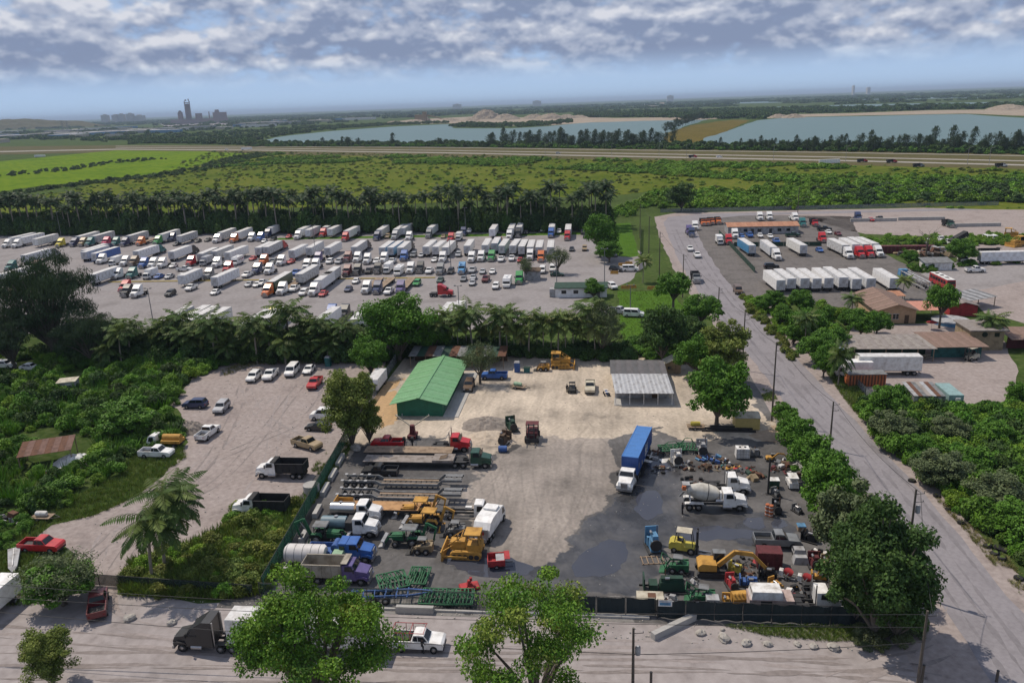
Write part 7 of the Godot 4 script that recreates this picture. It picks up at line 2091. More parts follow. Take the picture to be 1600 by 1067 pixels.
	o = thing("utility_buggy", "black off-road buggy next to the cream pickup", "buggy", Vector3(-5.5, 0, -148), 0, y)
	part(o, "body", MB.new().pr([1.4, 0.4, 1.4, 0.75, 0.4, 0.95, 0.3, 0.55, -0.5, 0.55, -0.6, 1.0, -1.4, 0.95, -1.4, 0.4], [0.62]).done(), dull("black"))
	f = MB.new()
	for s in [-1, 1]:
		f.bar(s * 0.6, 0.9, 0.5, s * 0.55, 1.8, 0.1, 0.04).bar(s * 0.6, 0.9, -0.7, s * 0.55, 1.8, -0.6, 0.04)
		wheel(o, s * 0.7, 0.95, 0.34, 0.25)
		wheel(o, s * 0.7, -0.95, 0.34, 0.25)
	part(o, "roll_cage", f.done(), iron())
	part(o, "roof", MB.new().b(0, 1.8, -0.25, 1.25, 0.06, 1.0).done(), dull("black"))
	part(o, "seat", MB.new().b(0, 0.55, -0.15, 1.1, 0.25, 0.5).b(0, 0.75, -0.45, 1.1, 0.5, 0.1).done(), dull("grey"))
	person("person in dark clothes standing beside the black buggy", Vector3(-6.5, 0, -147.6), 30)
	o = thing("quad_bike", "blue and white quad bike beside the porch", "quad bike", Vector3(1.2, 0, -146.3), 10)
	part(o, "body", MB.new().b(0, 0.45, 0, 0.45, 0.35, 1.5, 0.7, 0.8).done(), dull("blue"))
	part(o, "rack", MB.new().b(0, 0.8, 0.65, 0.8, 0.05, 0.5).b(0, 0.8, -0.65, 0.8, 0.05, 0.55).done(), dull("white"))
	for s in [-1, 1]:
		wheel(o, s * 0.45, 0.6, 0.28, 0.22)
		wheel(o, s * 0.45, -0.6, 0.28, 0.22)
	bulldozer("yellow bulldozer parked under the slender palms", Vector3(-8.5, 0, -163), 90, 1.2)
	skid_steer("yellow skid steer in front of the rear bulldozer", "amber", Vector3(-12.1, 0, -160.8), -90)
	for q in [["portable_toilet", "dark blue portable toilet under the palms", "blue", Vector3(-17.6, 0, -160)], ["portable_toilet", "teal portable toilet behind the parked white vans", "teal", Vector3(-60.5, 0, -163.7)]]:
		o = thing(q[0], q[1], "portable toilet", q[3])
		part(o, "cabin", MB.new().b(0, 0, 0, 1.15, 2.1, 1.15).done(), dull(q[2]))
		part(o, "roof", MB.new().b(0, 2.1, 0, 1.25, 0.25, 1.25, 0.7, 0.7).done(), dull("silver"))
		part(o, "door", MB.new().b(0, 0.1, 0.59, 0.8, 1.9, 0.05).done(), dull(q[2]))
	o = thing("plastic_bin", "green plastic bin next to the dark blue toilet", "bin", Vector3(-15.5, 0, -159.6))
	part(o, "bin", MB.new().b(0, 0, 0, 1.2, 1.1, 0.9, 1.1, 1.1).done(), dull("teal"))
	part(o, "lid", MB.new().b(0, 1.1, 0, 1.35, 0.08, 1.05).done(), dull("dark green"))
	utility_trailer("pale green tent trailer standing alone on the sand", Vector3(-16.4, 0, -149.7), 70, "pale green")

	# blue container truck
	o = thing("container_truck", "white truck with long blue shipping container", "truck", Vector3(5.3, 0, -113.5), -13.3, y)
	cab_parts(o, 8.3, "day", tone("white"))
	chassis(o, -8.0, 7.6, [-6.8, -5.5, 2.2, 3.4], 8.3)
	var bc := paint("container blue", 0.022, 0.085, 0.30, 0.5, 0.0, 0.3)
	var c := part(o, "container", MB.new().b(0, 1.2, -2.0, 2.44, 2.75, 12.2).done(), bc)
	var rib_shape := MB.new().b(0, 0, 0, 0.05, 2.35, 0.18).done()
	var rf := paint("container roof", 0.05, 0.17, 0.44, 0.55, 0.0, 0.3)
	part(c, "container_roof", MB.new().b(0, 3.955, -2.0, 2.3, 0.03, 12.0).done(), rf)
	for s in [-1, 1]:
		for k in 30:
			part(c, "corrugation", rib_shape, bc, Vector3(s * 1.235, 1.4, -7.8 + k * 0.4))
		part(c, "corner_post", MB.new().b(s * 1.17, 1.2, 4.08, 0.16, 2.75, 0.12).done(), bc)
		part(c, "roof_rail", MB.new().b(s * 1.2, 3.93, -2.0, 0.12, 0.1, 12.24).done(), rf)
	for k in 5:
		part(c, "front_rib", MB.new().b(-0.8 + k * 0.4, 1.4, 4.115, 0.18, 2.35, 0.05).done(), bc)
	# white mark and lettering bars on the east side
	var wm := MB.new()
	for k in 5:
		wm.b(1.275, 2.1 + (k % 2) * 0.15, -3.4 + k * 0.42, 0.02, 1.25 - (k % 3) * 0.3, 0.26)
	wm.b(1.275, 1.75, -2.5, 0.02, 0.2, 2.0)
	part(c, "white_mark", wm.done(), dull("white"))
	part(c, "small_mark", MB.new().b(1.275, 1.5, 0.9, 0.02, 0.7, 0.5).b(1.275, 2.0, 3.4, 0.02, 0.9, 0.3).done(), dull("cream"))

	# east side: mixer and scrap
	mixer_truck("white concrete mixer truck in the wet yard", Vector3(15.8, 0, -101.9), 90)
	spawn("day_tractor", "day_cab_tractor", "white", Vector3(18.1, 0, -106.8), 90, "white day cab tractor behind the concrete mixer", "truck", y)
	person("person in black clothes behind the concrete mixer", Vector3(11.2, 0, -99.9), 60)
	cultivator("green mower frame at the head of the scrap rows", "green", Vector3(11.5, 0, -120.3), 10, 4.0, 2.4, 1.8)
	cultivator("second green mower frame beside the black crate", "green", Vector3(14.1, 0, -120.8), -8, 3.2, 2.6, 2.2)
	engine_set("generator_set", "grey engine on a black crate in the scrap rows", "engine", "silver", Vector3(16.2, 0, -119.2), 0, 2.0, 1.8, 2.4)
	engine_set("ice_machine", "white upright machine among the scrap rows", "machine", "white", Vector3(11.9, 0, -115.3), 10, 1.6, 1.8, 2.4)
	scrap("scrap_heap", "tangled blue frames beside the black crate", Vector3(17.2, 0, -117.1), 2.0, 1.2, 16, ["blue", "blue", "pale blue"], 5, 0.8, 0.9)
	scrap("scrap_heap", "rusty brown scrap in front of the blue frames", Vector3(16.4, 0, -114.1), 2.2, 1.1, 16, ["brown", "tan", "amber"], 6, 0.7, 0.8)
	scrap("scrap_heap", "mixed white and brown parts behind the mixer drum", Vector3(14.2, 0, -114.7), 2.4, 1.5, 20, ["grey", "cream", "brown", "silver"], 7, 0.7, 0.7)
	scrap("scrap_heap", "black engine parts just behind the mixer chute", Vector3(13.7, 0, -109.9), 1.8, 1.2, 18, ["black", "grey", "black"], 8, 0.6, 0.8)
	scrap("scrap_heap", "colourful parts heap in the middle of the scrap rows", Vector3(20.6, 0, -113.8), 3.2, 1.5, 26, ["brown", "amber", "red", "grey", "teal"], 9, 0.7, 0.9)
	scrap("scrap_heap", "lime green boxes beside the parts heap", Vector3(23.5, 0, -112.4), 1.6, 1.0, 9, ["pale green", "green", "dark green"], 10, 0.9, 0.5)
	scrap("scrap_heap", "flat white panels lying beside the blue container", Vector3(9.1, 0, -117.8), 2.2, 2.6, 9, ["cream", "white", "grey"], 12, 1.0, 0.2)
	scrap("scrap_heap", "wooden boards lying north of the mixer cab", Vector3(22.1, 0, -110.2), 1.8, 0.8, 5, ["tan", "cream"], 13, 1.0, 0.2)
	scrap("scrap_heap", "scrap heap against the hedge by the mini excavator", Vector3(28.8, 0, -115.6), 2.0, 2.2, 22, ["maroon", "brown", "white", "grey"], 14, 0.8, 0.9)
	scrap("scrap_heap", "dark machine parts by the hedge south of the white cart", Vector3(29, 0, -111.9), 1.4, 1.5, 14, ["black", "grey", "white"], 15, 0.6, 0.6)
	o = thing("liquid_tank", "white square tank with cage north of the scrap rows", "tank", Vector3(22.3, 0, -118.4))
	part(o, "tank", MB.new().b(0, 0.2, 0, 2.1, 1.6, 1.5, 0.95, 0.95).done(), dull("white"))
	f = MB.new()
	for k in 5:
		f.b(-0.9 + k * 0.45, 0.2, 0.77, 0.05, 1.6, 0.05)
	for k in 3:
		f.b(0, 0.4 + k * 0.5, 0.8, 2.1, 0.05, 0.05)
	part(o, "cage", f.done(), dull("silver"))
	for s in [-1, 1]:
		part(o, "filler_cap", MB.new().cy(Vector3(s * 0.4, 1.8, 0), Vector3(s * 0.4, 1.92, 0), 0.18).done(), iron())
	engine_set("pump_set", "grey pump next to the white square tank", "pump", "grey", Vector3(24.4, 0, -119), 90, 1.4, 1.0, 1.2)
	excavator("yellow mini excavator near the hedge", Vector3(26.5, 0, -117.4), -90, 0.42, 180)
	o = thing("light_pole", "black pole standing among the scrap", "pole", Vector3(23.9, 0, -106.2))
	part(o, "shaft", MB.new().cy(Vector3.ZERO, Vector3(0, 5.6, 0), 0.16, 0.13, 9).done(), iron())
	part(o, "base_plate", MB.new().b(0, 0, 0, 0.6, 0.1, 0.6).done(), iron())
	o = thing("wheeled_bin", "dark green bin with white lid beside the black pole", "bin", Vector3(25.1, 0, -108.3))
	part(o, "bin", MB.new().b(0, 0, 0, 1.3, 1.3, 1.1, 1.1, 1.1).done(), dull("dark green"))
	part(o, "lid", MB.new().b(0, 1.3, 0, 1.45, 0.1, 1.25).done(), dull("white"))
	o = thing("golf_cart", "white cart half hidden under the hedge", "cart", Vector3(27.8, 0, -108.8), 180)
	part(o, "body", MB.new().pr([1.3, 0.3, 1.35, 0.9, 0.6, 1.0, -1.3, 1.1, -1.4, 0.35], [0.65]).done(), dull("white"))
	part(o, "roof", MB.new().b(0, 1.75, -0.2, 1.3, 0.1, 2.0).done(), dull("white"))
	f = MB.new()
	for s in [-1, 1]:
		f.bar(s * 0.55, 0.9, 0.6, s * 0.5, 1.75, 0.5, 0.03).bar(s * 0.55, 1.0, -1.1, s * 0.5, 1.75, -1.0, 0.03)
		wheel(o, s * 0.6, 0.8, 0.26, 0.18)
		wheel(o, s * 0.6, -0.8, 0.26, 0.18)
	part(o, "roof_frame", f.done(), dull("white"))
	engine_set("compressor", "dark compressor south of the green bin", "compressor", "grey", Vector3(24.9, 0, -105.7), 20, 1.4, 0.9, 1.0)
	o = thing("barrel_stack", "stack of orange striped traffic barrels", "barrels", Vector3(22.9, 0, -100.1))
	for k in 6:
		var b := part(o, "barrel", MB.new().cy(Vector3.ZERO, Vector3(0, 0.55, 0), 0.34, 0.3, 12).done(), dull("orange"), Vector3(0.4 * (k % 2) - 0.3, (k / 2) * 0.56, 0.3 * (k % 2)))
		part(b, "band", MB.new().cy(Vector3(0, 0.2, 0), Vector3(0, 0.34, 0), 0.335, 0.32, 12).done(), dull("white"))
	engine_set("dark_machine", "black tracked machine beside the barrel stack", "machine", "black", Vector3(24, 0, -100.7), 0, 1.6, 1.2, 1.8)
	engine_set("motor_unit", "small black motor near the hedge east of the barrels", "motor", "grey", Vector3(26.8, 0, -101.1), 30, 1.4, 0.8, 0.9)
	# south-east cluster
	engine_set("blue_engine", "large blue diesel engine on a timber pallet", "engine", "pale blue", Vector3(6.7, 0, -90.7), 10, 2.6, 1.7, 2.6)
	o = thing("timber_pallet", "timber pallet in front of the blue engine", "pallet", Vector3(6.4, 0, -88), 8)
	for k in 5:
		part(o, "slat", MB.new().b(-1.3 + k * 0.65, 0.12, 0, 0.12, 0.08, 1.8).done(), timber())
	for k in 2:
		part(o, "runner", MB.new().b(0, 0.02, -0.8 + k * 1.6, 2.9, 0.1, 0.14).done(), timber())
	forklift("yellow forklift with cream roof beside the excavator", "yellow", Vector3(10.6, 0, -90.4), 78, 1.35)
	skid_steer("green skid steer behind the generator", "green", Vector3(9.2, 0, -85.8), -100, true)
	o = excavator("yellow excavator with its boom folded down to the east", Vector3(13.3, 0, -85.6), 90, 1.0, 0)
	var cm := TextMesh.new()
	cm.text = "CAT"
	cm.font_size = 40
	cm.pixel_size = 0.011
	cm.depth = 0.02
	var ub := o.get_node("upper_body")
	var tx := part(ub, "lettering", cm, dull("white"), Vector3(1.14, 1.35, -0.8))
	tx.rotation.y = PI / 2
	part(ub, "letter_plate", MB.new().b(1.13, 1.1, -0.8, 0.02, 0.55, 0.75).done(), iron())
	engine_set("generator_set", "dark green generator on a long skid", "generator", "dark green", Vector3(7.5, 0, -81.8), 92, 5.2, 1.7, 1.9)
	o = thing("site_tank", "rust-stained white tank by the front fence", "tank", Vector3(5.5, 0, -78.4), 90)
	part(o, "tank", MB.new().b(0, 0.2, 0, 1.6, 1.4, 3.0).done(), dull("cream"))
	part(o, "rust_patch", MB.new().b(0, 1.601, 0.2, 0.9, 0.02, 0.9).b(0.81, 0.6, 0.1, 0.02, 0.6, 0.8).done(), rust())
	scrap("scrap_heap", "bundle of silver scaffold poles by the fence", Vector3(7.7, 0, -79.3), 0.9, 1.2, 14, ["silver", "white", "silver"], 18, 0.8, 0.9)
	skid_steer("green skid steer beside the front fence", "green", Vector3(11.5, 0, -79.7), -100, true)
	o = thing("machine_box", "white machine cabinet beside the front green skid steer", "cabinet", Vector3(12.4, 0, -78.6))
	part(o, "cabinet", MB.new().b(0, 0.1, 0, 1.4, 1.4, 1.2).done(), dull("silver"))
	part(o, "door", MB.new().b(0, 0.2, 0.61, 1.1, 1.1, 0.03).done(), dull("white"))
	engine_set("red_pump", "bright red pump set south of the excavator boom", "pump", "red", Vector3(15.2, 0, -82.8), 10, 1.7, 1.1, 1.4)
	engine_set("blue_pump", "blue pump set right of the red pump", "pump", "blue", Vector3(17.3, 0, -83.4), 85, 2.2, 1.2, 1.0)
	engine_set("yellow_engine", "yellow engine behind the blue pump", "engine", "yellow", Vector3(16.2, 0, -85.9), 60, 1.6, 1.0, 1.2)
	engine_set("black_engine", "black engine right of the blue pump", "engine", "black", Vector3(19.7, 0, -85.1), 80, 2.0, 1.2, 1.3)
	engine_set("yellow_motor", "yellow motor between the blue pump and red mixers", "motor", "amber", Vector3(20.2, 0, -82.8), 30, 1.8, 0.9, 1.0)
	o = thing("digger_bucket", "yellow excavator bucket lying by the fence", "bucket", Vector3(15.6, 0, -80.1), 10)
	part(o, "shell", MB.new().pr([0.6, 0.05, 0.7, 0.7, 0.3, 1.15, -0.5, 1.1, -0.7, 0.6, -0.5, 0.05], [0.85]).done(), dull("amber"))
	for k in 4:
		part(o, "tooth", MB.new().b(-0.66 + k * 0.44, 1.05, 0.4, 0.14, 0.3, 0.16, 0.4, 0.6).done(), dull("amber"))
	engine_set("yellow_compactor", "small yellow compactor left of the loose bucket", "compactor", "amber", Vector3(14.1, 0, -79.3), 0, 1.3, 0.9, 1.1)
	scrap("scrap_heap", "small grey parts lying inside the front fence", Vector3(14.9, 0, -78.2), 2.6, 0.6, 16, ["grey", "silver", "black", "cream"], 19, 0.45, 0.3)
	o = thing("old_cab_truck", "faded pink and white old truck by the fence", "truck", Vector3(18.7, 0, -78.9), -90, y)
	part(o, "body", MB.new().b(0, 0.5, 0, 2.2, 1.3, 4.8).done(), paint("faded pink", 0.42, 0.33, 0.31, 0.8, 0.0, 0.7))
	part(o, "roof", MB.new().b(0, 1.8, 0.5, 2.1, 0.9, 3.4, 0.9, 0.92).done(), dull("white"))
	part(o, "door_opening", MB.new().b(-1.1, 0.7, 0.6, 0.04, 1.0, 1.2).b(1.1, 0.7, 0.6, 0.04, 1.0, 1.2).done(), iron())
	part(o, "windshield", MB.new().b(0, 1.9, 2.1, 1.7, 0.6, 0.05).done(), glass())
	for s in [-1, 1]:
		wheel(o, s * 0.95, 1.6, 0.42, 0.26)
		wheel(o, s * 0.95, -1.6, 0.42, 0.26)
	scrap("scrap_heap", "pale green boxes behind the faded pink truck", Vector3(20.8, 0, -81.3), 1.3, 0.9, 9, ["pale green", "white", "pale green"], 20, 0.9, 0.6)
	o = spawn("day_tractor", "day_cab_tractor", "white", Vector3(23.5, 0, -79.1), 90, "white bonneted truck behind the fence at the corner tree", "truck", y)
	o = spawn("day_tractor", "day_cab_tractor", "cream", Vector3(26.1, 0, -81.4), 90, "tan bonneted truck under the corner tree", "truck", y)
	drum_mixer("left one of two red towable mixers", Vector3(22, 0, -85), 70)
	drum_mixer("right one of two red towable mixers", Vector3(23.9, 0, -84), 70)
	engine_set("yellow_machine", "yellow frame machine right of the red mixers", "machine", "amber", Vector3(25.6, 0, -84.9), 80, 1.8, 0.9, 0.9)
	o = thing("steel_box", "maroon steel storage box south of the grey pickup", "container", Vector3(20.3, 0, -87.6), 88)
	part(o, "box", MB.new().b(0, 0.05, 0, 1.9, 2.2, 2.9).done(), dull("maroon"))
	for k in 7:
		part(o, "rib", MB.new().b(-0.97, 0.1, -1.2 + k * 0.4, 0.06, 2.1, 0.14).b(0.97, 0.1, -1.2 + k * 0.4, 0.06, 2.1, 0.14).done(), dull("maroon"))
	spawn("pickup", "pickup_truck", "grey", Vector3(22.2, 0, -92.2), 90, "dark grey crew pickup behind the maroon box", "pickup", y)
	o = thing("covered_buggy", "buggy under a white tarp right of the maroon box", "buggy", Vector3(24.3, 0, -89.1))
	part(o, "tarp", MB.new().b(0, 0.0, 0.5, 1.9, 0.9, 1.4, 0.75, 0.7).b(0, 0.9, -0.4, 1.5, 0.5, 1.2, 0.8, 0.8).done(), dull("silver"))
	part(o, "cab", MB.new().b(0, 0.3, -0.6, 1.4, 1.0, 1.0).done(), iron())
	engine_set("black_red_engine", "black engine with red top right of the tarp", "engine", "maroon", Vector3(25.8, 0, -87.7), 0, 1.5, 1.5, 1.6)
	engine_set("old_yellow_engine", "old yellow engine beside the black and red one", "engine", "tan", Vector3(26.9, 0, -87.1), 0, 1.5, 0.9, 1.6)
	engine_set("small_tractor", "small black tractor under the hedge", "tractor", "black", Vector3(26.6, 0, -93.6), 60, 1.9, 1.2, 1.3)
	o = thing("wooden_crate", "wooden crate with pale blue cover near the hedge", "crate", Vector3(26.2, 0, -96.3))
	part(o, "crate", MB.new().b(0, 0, 0, 1.0, 0.7, 1.0).done(), timber())
	part(o, "cover", MB.new().b(0, 0.7, 0, 1.1, 0.12, 1.1, 0.9, 0.9).done(), dull("pale blue"))
	n = 0
	for q in [[Vector3(18.4, 0, -85), ["black", "grey", "brown"]], [Vector3(21.3, 0, -82.6), ["amber", "grey", "black"]], [Vector3(10.5, 0, -84.2), ["grey", "black", "silver"]], [Vector3(22.8, 0, -81.7), ["grey", "red", "silver"]], [Vector3(17.3, 0, -88), ["grey", "black", "red"]], [Vector3(27.3, 0, -90.2), ["black", "grey", "white"]], [Vector3(9, 0, -113.4), ["cream", "grey", "black"]], [Vector3(18.9, 0, -116.7), ["brown", "grey", "white"]], [Vector3(27.1, 0, -114), ["brown", "maroon", "grey"]]]:
		scrap("scrap_heap", ["loose black parts right of the blue pump", "loose parts between the pale green boxes and red mixers", "loose grey parts right of the long generator", "loose parts behind the white bonneted truck", "loose parts under the excavator boom", "loose black parts right of the tarp-covered buggy", "loose pale parts beside the blue container", "loose brown parts left of the white square tank", "loose rusty parts right of the mini excavator"][n], q[0], 1.7, 1.1, 15, q[1], 50 + n, 0.62, 0.5)
		n += 1
	utility_trailer("small trailer with yellow machine beside the round tree", Vector3(16.4, 0, -129.9), 90, "yellow")

	# fences round the yard
	var net := see_through("green fence mesh", 0.03, 0.13, 0.075, 0.72)
	fence("mesh_fence", "green mesh fence along the west side of the yard", Vector3(-40.0, 0, -78.5), Vector3(-43.6, 0, -124.0), 2.3, 3.0, net)
	fence("mesh_fence", "grey mesh fence between the dirt lot and the green shed", Vector3(-43.8, 0, -126.0), Vector3(-45.5, 0, -166.0), 2.2, 3.0, see_through("grey fence mesh", 0.20, 0.22, 0.23, 0.5))
	fence("picket_fence", "dark green picket fence at the front of the yard", Vector3(-40.0, 0, -77.6), Vector3(-7.2, 0, -76.8), 2.1, 3.0, paint("fence green", 0.012, 0.05, 0.04, 0.6), true)
	fence("screen_fence", "black screened fence in the middle of the yard front", Vector3(-7.0, 0, -76.9), Vector3(6.0, 0, -76.9), 2.2, 3.0, paint("black screen", 0.012, 0.022, 0.026, 0.85, 0.0, 0.3), false, 0.04, 0.05)
	fence("screen_fence", "dark sagging fabric fence at the right of the yard front", Vector3(6.2, 0, -76.4), Vector3(27.6, 0, -76.2), 2.4, 3.0, paint("black screen", 0.012, 0.022, 0.026), false, 0.04, 0.14)
	o = thing("fence_kerb", "pale concrete kerb along the foot of the front fence", "kerb", Vector3(-17.0, 0, -76.3))
	for k in 14:
		part(o, "kerb_stone", MB.new().b(-19.5 + k * 3.1, 0, 0, 3.06, 0.28, 0.35).done(), mats.concrete)
	o = thing("fence_sign", "white and blue sign on the front fence", "sign", Vector3(7.0, 1.75, -76.2))
	part(o, "board", MB.new().b(0, 0, 0, 1.5, 0.75, 0.03).done(), dull("white"))
	part(o, "blue_print", MB.new().b(0, 0.12, 0.018, 1.2, 0.36, 0.008).b(0, 0.56, 0.018, 1.3, 0.07, 0.008).done(), dull("pale blue"))
	o = thing("boundary_wall", "low concrete wall between the yard and the road", "wall", Vector3(30.4, 0, -76))
	for k in 17:
		part(o, "wall_panel", MB.new().b(0, 0, -1.6 - k * 3.3, 0.25, 0.9, 3.24).done(), mats.concrete)
	n = 0
	for q in [[Vector3(10.6, 0, -74), 0.6], [Vector3(12.9, 0, -73.2), 0.75], [Vector3(15.1, 0, -72.6), 0.6], [Vector3(17.3, 0, -72.6), 0.5], [Vector3(20.3, 0, -72.8), 0.45], [Vector3(21.9, 0, -72.5), 0.5], [Vector3(23.8, 0, -72.4), 0.7], [Vector3(13, 0, -74.8), 0.3]]:
		rock("%s pale boulder from the left along the front lane" % nth(n), q[0], q[1], 40 + n)
		n += 1
	rock("pale rock beside the black truck in the lane", Vector3(-48.2, 0, -72.3), 0.6, 61)
	rock("flat pale slab in the lane before the bushes", Vector3(-53.5, 0, -72.8), 0.7, 62)
	rock("white boulder at the top corner of the west fence", Vector3(-40.9, 0, -119.5), 1.1, 63)
	# tyres dumped along the east verge
	n = 0
	for q in [Vector3(45.3, 0, -111), Vector3(47, 0, -106.4), Vector3(47.1, 0, -102.5), Vector3(47.2, 0, -98.9), Vector3(48, 0, -93.2), Vector3(48.1, 0, -91.5), Vector3(48.4, 0, -90.4), Vector3(49.7, 0, -92.2), Vector3(49, 0, -92.8), Vector3(48.3, 0, -86.2)]:
		o = thing("tyre_casing", "%s dumped tyre from the left along the east verge" % nth(n), "tyre", q, n * 40.0, "dumped tyres on the verge")
		part(o, "tyre", MB.new().la(Vector3(0, 0, 0), Vector3(0.15 * (n % 3), 1, 0.1).normalized(), [[0.0, 0.42], [0.06, 0.55], [0.24, 0.55], [0.3, 0.42]], 16).done(), rubber())
		part(o, "hub_hole", MB.new().cy(Vector3(0, 0.29, 0), Vector3(0.02, 0.315, 0), 0.28, 0.28, 14).done(), mats.weeds)
		n += 1

	# west lot
	var w := "parked on the western dirt lot"
	for q in [["dump_truck", "white", Vector3(-49.8, 0, -109.3), -90, "white dump truck with black box, rear of the pair", "truck"], ["dump_truck", "white", Vector3(-48.2, 0, -97.4), -90, "white dump truck with black box, front of the pair", "truck"], ["sedan", "black", Vector3(-50.3, 0, -127.7), -95, "black sedan left of the tall tree", "car"], ["pickup", "tan", Vector3(-49.6, 0, -120), 65, "old tan pickup left of the tall tree", "pickup"], ["van", "white", Vector3(-50.8, 0, -132.8), -90, "white van half hidden by the tall tree", "van"], ["suv", "white", Vector3(-73.8, 0, -154.2), 2, "leftmost white SUV in the row on the dirt lot", "car"], ["pickup", "white", Vector3(-70.6, 0, -155.5), 4, "white pickup second in the row on the dirt lot", "pickup"], ["van", "white", Vector3(-66.7, 0, -158), 4, "white van third in the row on the dirt lot", "van"], ["sedan", "white", Vector3(-63.4, 0, -159.3), 3, "white sedan at the right end of the row", "car"], ["pickup", "red", Vector3(-58.9, 0, -150.4), 3, "red pickup beside the tall tree crown", "pickup"], ["suv", "navy", Vector3(-78.8, 0, -138.1), -90, "dark blue SUV at the thicket edge", "car"], ["suv", "silver", Vector3(-72.6, 0, -136.5), 4, "silver SUV alone on the dirt lot", "car"], ["pickup", "white", Vector3(-69.4, 0, -124.3), 176, "white pickup beside the gravel pile", "pickup"], ["pickup", "white", Vector3(-74.2, 0, -115.6), 90, "white pickup parked on the grass", "pickup"], ["pickup", "red", Vector3(-74, 0, -86.4), 90, "red pickup among the weeds at the left edge", "pickup"], ["pickup", "maroon", Vector3(-58.3, 0, -74.4), 210, "maroon pickup leaving the dirt track", "pickup"], ["suv", "white", Vector3(-137.6, 0, -162.1), 90, "white SUV at the far left edge", "car"], ["sedan", "white", Vector3(-130.3, 0, -160.8), 90, "white car behind the thicket at far left", "car"], ["box_truck", "white", Vector3(-70.2, 0, -72.8), 0, "white box truck cut by the left frame edge", "truck"]]:
		spawn(q[0], {"dump_truck": "dump_truck", "sedan": "sedan_car", "pickup": "pickup_truck", "van": "van", "suv": "suv_car", "box_truck": "box_truck"}[q[0]], q[1], q[2], q[3], q[4], q[5], w)
	heap("gravel_pile", "grey gravel pile on the dirt lot", "pile", Vector3(-74.7, 0, -127.1), 3.0, 1.7, paint("gravel", 0.24, 0.21, 0.185), 7, 1.2)
	o = thing("tank_truck", "white cab-over truck with yellow tank body", "truck", Vector3(-74.7, 0, -119.8), -90, w)
	cab_over(o, 3.0)
	chassis(o, -3.0, 2.4, [-1.8], 3.2, false, 0.42)
	part(o, "tank", MB.new().b(0, 1.0, -1.2, 2.0, 0.5, 3.4).cy(Vector3(0, 1.8, 0.4), Vector3(0, 1.8, -2.8), 0.6, 0.6, 14).done(), dull("amber"))
	o = thing("open_shed", "rusty-roofed open shed in the western thicket", "shed", Vector3(-91.8, 0, -113.1), 25)
	roof_sheets(o, Vector3(-4.0, 2.6, 2.6), Vector3(4.0, 2.6, 2.6), Vector3(-4.0, 3.3, -2.6), Vector3(4.0, 3.3, -2.6), 8, [rust(), paint("rust b", 0.16, 0.09, 0.07, 0.9, 0.0, 0.8)])
	for q in [[-3.8, 2.4, 2.6], [3.8, 2.4, 2.6], [-3.8, -2.4, 3.2], [3.8, -2.4, 3.2]]:
		part(o, "post", MB.new().b(q[0], 0, q[1], 0.14, q[2], 0.14).done(), timber())
	heap("white_tarp", "white tarp over a heap beside the rusty shed", "tarp", Vector3(-87, 0, -113.2), 2.6, 1.4, dull("white"), 12, 1.6)
	scrap("scrap_heap", "blue and white clutter in front of the rusty shed", Vector3(-89.5, 0, -108.4), 3.0, 1.6, 18, ["blue", "white", "white", "grey"], 21, 1.0, 0.6)
	o = thing("white_shed", "small white shed inside the western thicket", "shed", Vector3(-111.1, 0, -146.7), 20)
	part(o, "wall", MB.new().b(0, 0, 0, 3.4, 2.5, 3.0).done(), dull("silver"))
	part(o, "roof", MB.new().b(0, 2.5, 0, 3.8, 0.15, 3.4).done(), dull("cream"))
	part(o, "window", MB.new().b(0, 1.4, 1.51, 1.3, 0.4, 0.04).done(), glass())
	utility_trailer("white tank on a small trailer at the track", Vector3(-79.7, 0, -94.4), 90, "white")
	scrap("scrap_heap", "grey clutter at the left edge beside the tank trailer", Vector3(-84.1, 0, -94.2), 3.0, 1.6, 20, ["grey", "white", "black", "silver"], 22, 1.1, 0.9)
	o = thing("old_boat", "upturned white boat hull in the weeds", "boat", Vector3(-75.7, 0, -83.3), 35)
	part(o, "hull", MB.new().pr([3.4, 0.5, 2.6, 0.85, -2.6, 0.95, -2.9, 0.3, 2.4, 0.25], [0.05, 0.5, 0.75, 0.7, 0.4]).done(), dull("silver"))
	part(o, "keel", MB.new().b(0, 0.93, 0, 0.1, 0.08, 4.8).done(), dull("white"))
	o = thing("water_tank", "cylindrical concrete tank outside the west fence", "tank", Vector3(-43.1, 0, -104))
	part(o, "tank", MB.new().cy(Vector3.ZERO, Vector3(0, 1.3, 0), 1.2, 1.2, 20).done(), mats.concrete)
	part(o, "lid", MB.new().cy(Vector3(0, 1.3, 0), Vector3(0, 1.42, 0), 1.25, 1.2, 20).done(), mats.concrete)
	fence("chain_fence", "dark fence below the bushes beside the front lane", Vector3(-64.5, 0, -79.2), Vector3(-41.0, 0, -77.8), 1.6, 3.0, see_through("dark fence mesh", 0.02, 0.04, 0.035, 0.6))
	heap("soil_bank", "weedy soil bank behind the green shed fence", "bank", Vector3(-50.3, 0, -152.8), 3.0, 1.0, mats.weeds, 9, 1.6)
	o = spawn("short_trailer", "box_trailer", "white", Vector3(-45.4, 0, -149.7), 0, "white trailer hidden behind the grey mesh fence", "trailer", w)
	o.scale = Vector3(0.9, 0.75, 0.6)
	# front lane
	spawn("tractor", "sleeper_tractor", "black", Vector3(-41.8, 0, -68.8), -90, "black sleeper tractor in the front lane", "truck", "front lane")
	spawn("trailer", "box_trailer", "white", Vector3(-31.4, 0, -69.2), -90, "long white trailer behind the black sleeper tractor", "trailer", "front lane")
	o = spawn("pickup", "pickup_truck", "white", Vector3(-19.2, 0, -70), 90, "white work pickup with red ladder rack in the lane", "pickup", "front lane")
	f = MB.new()
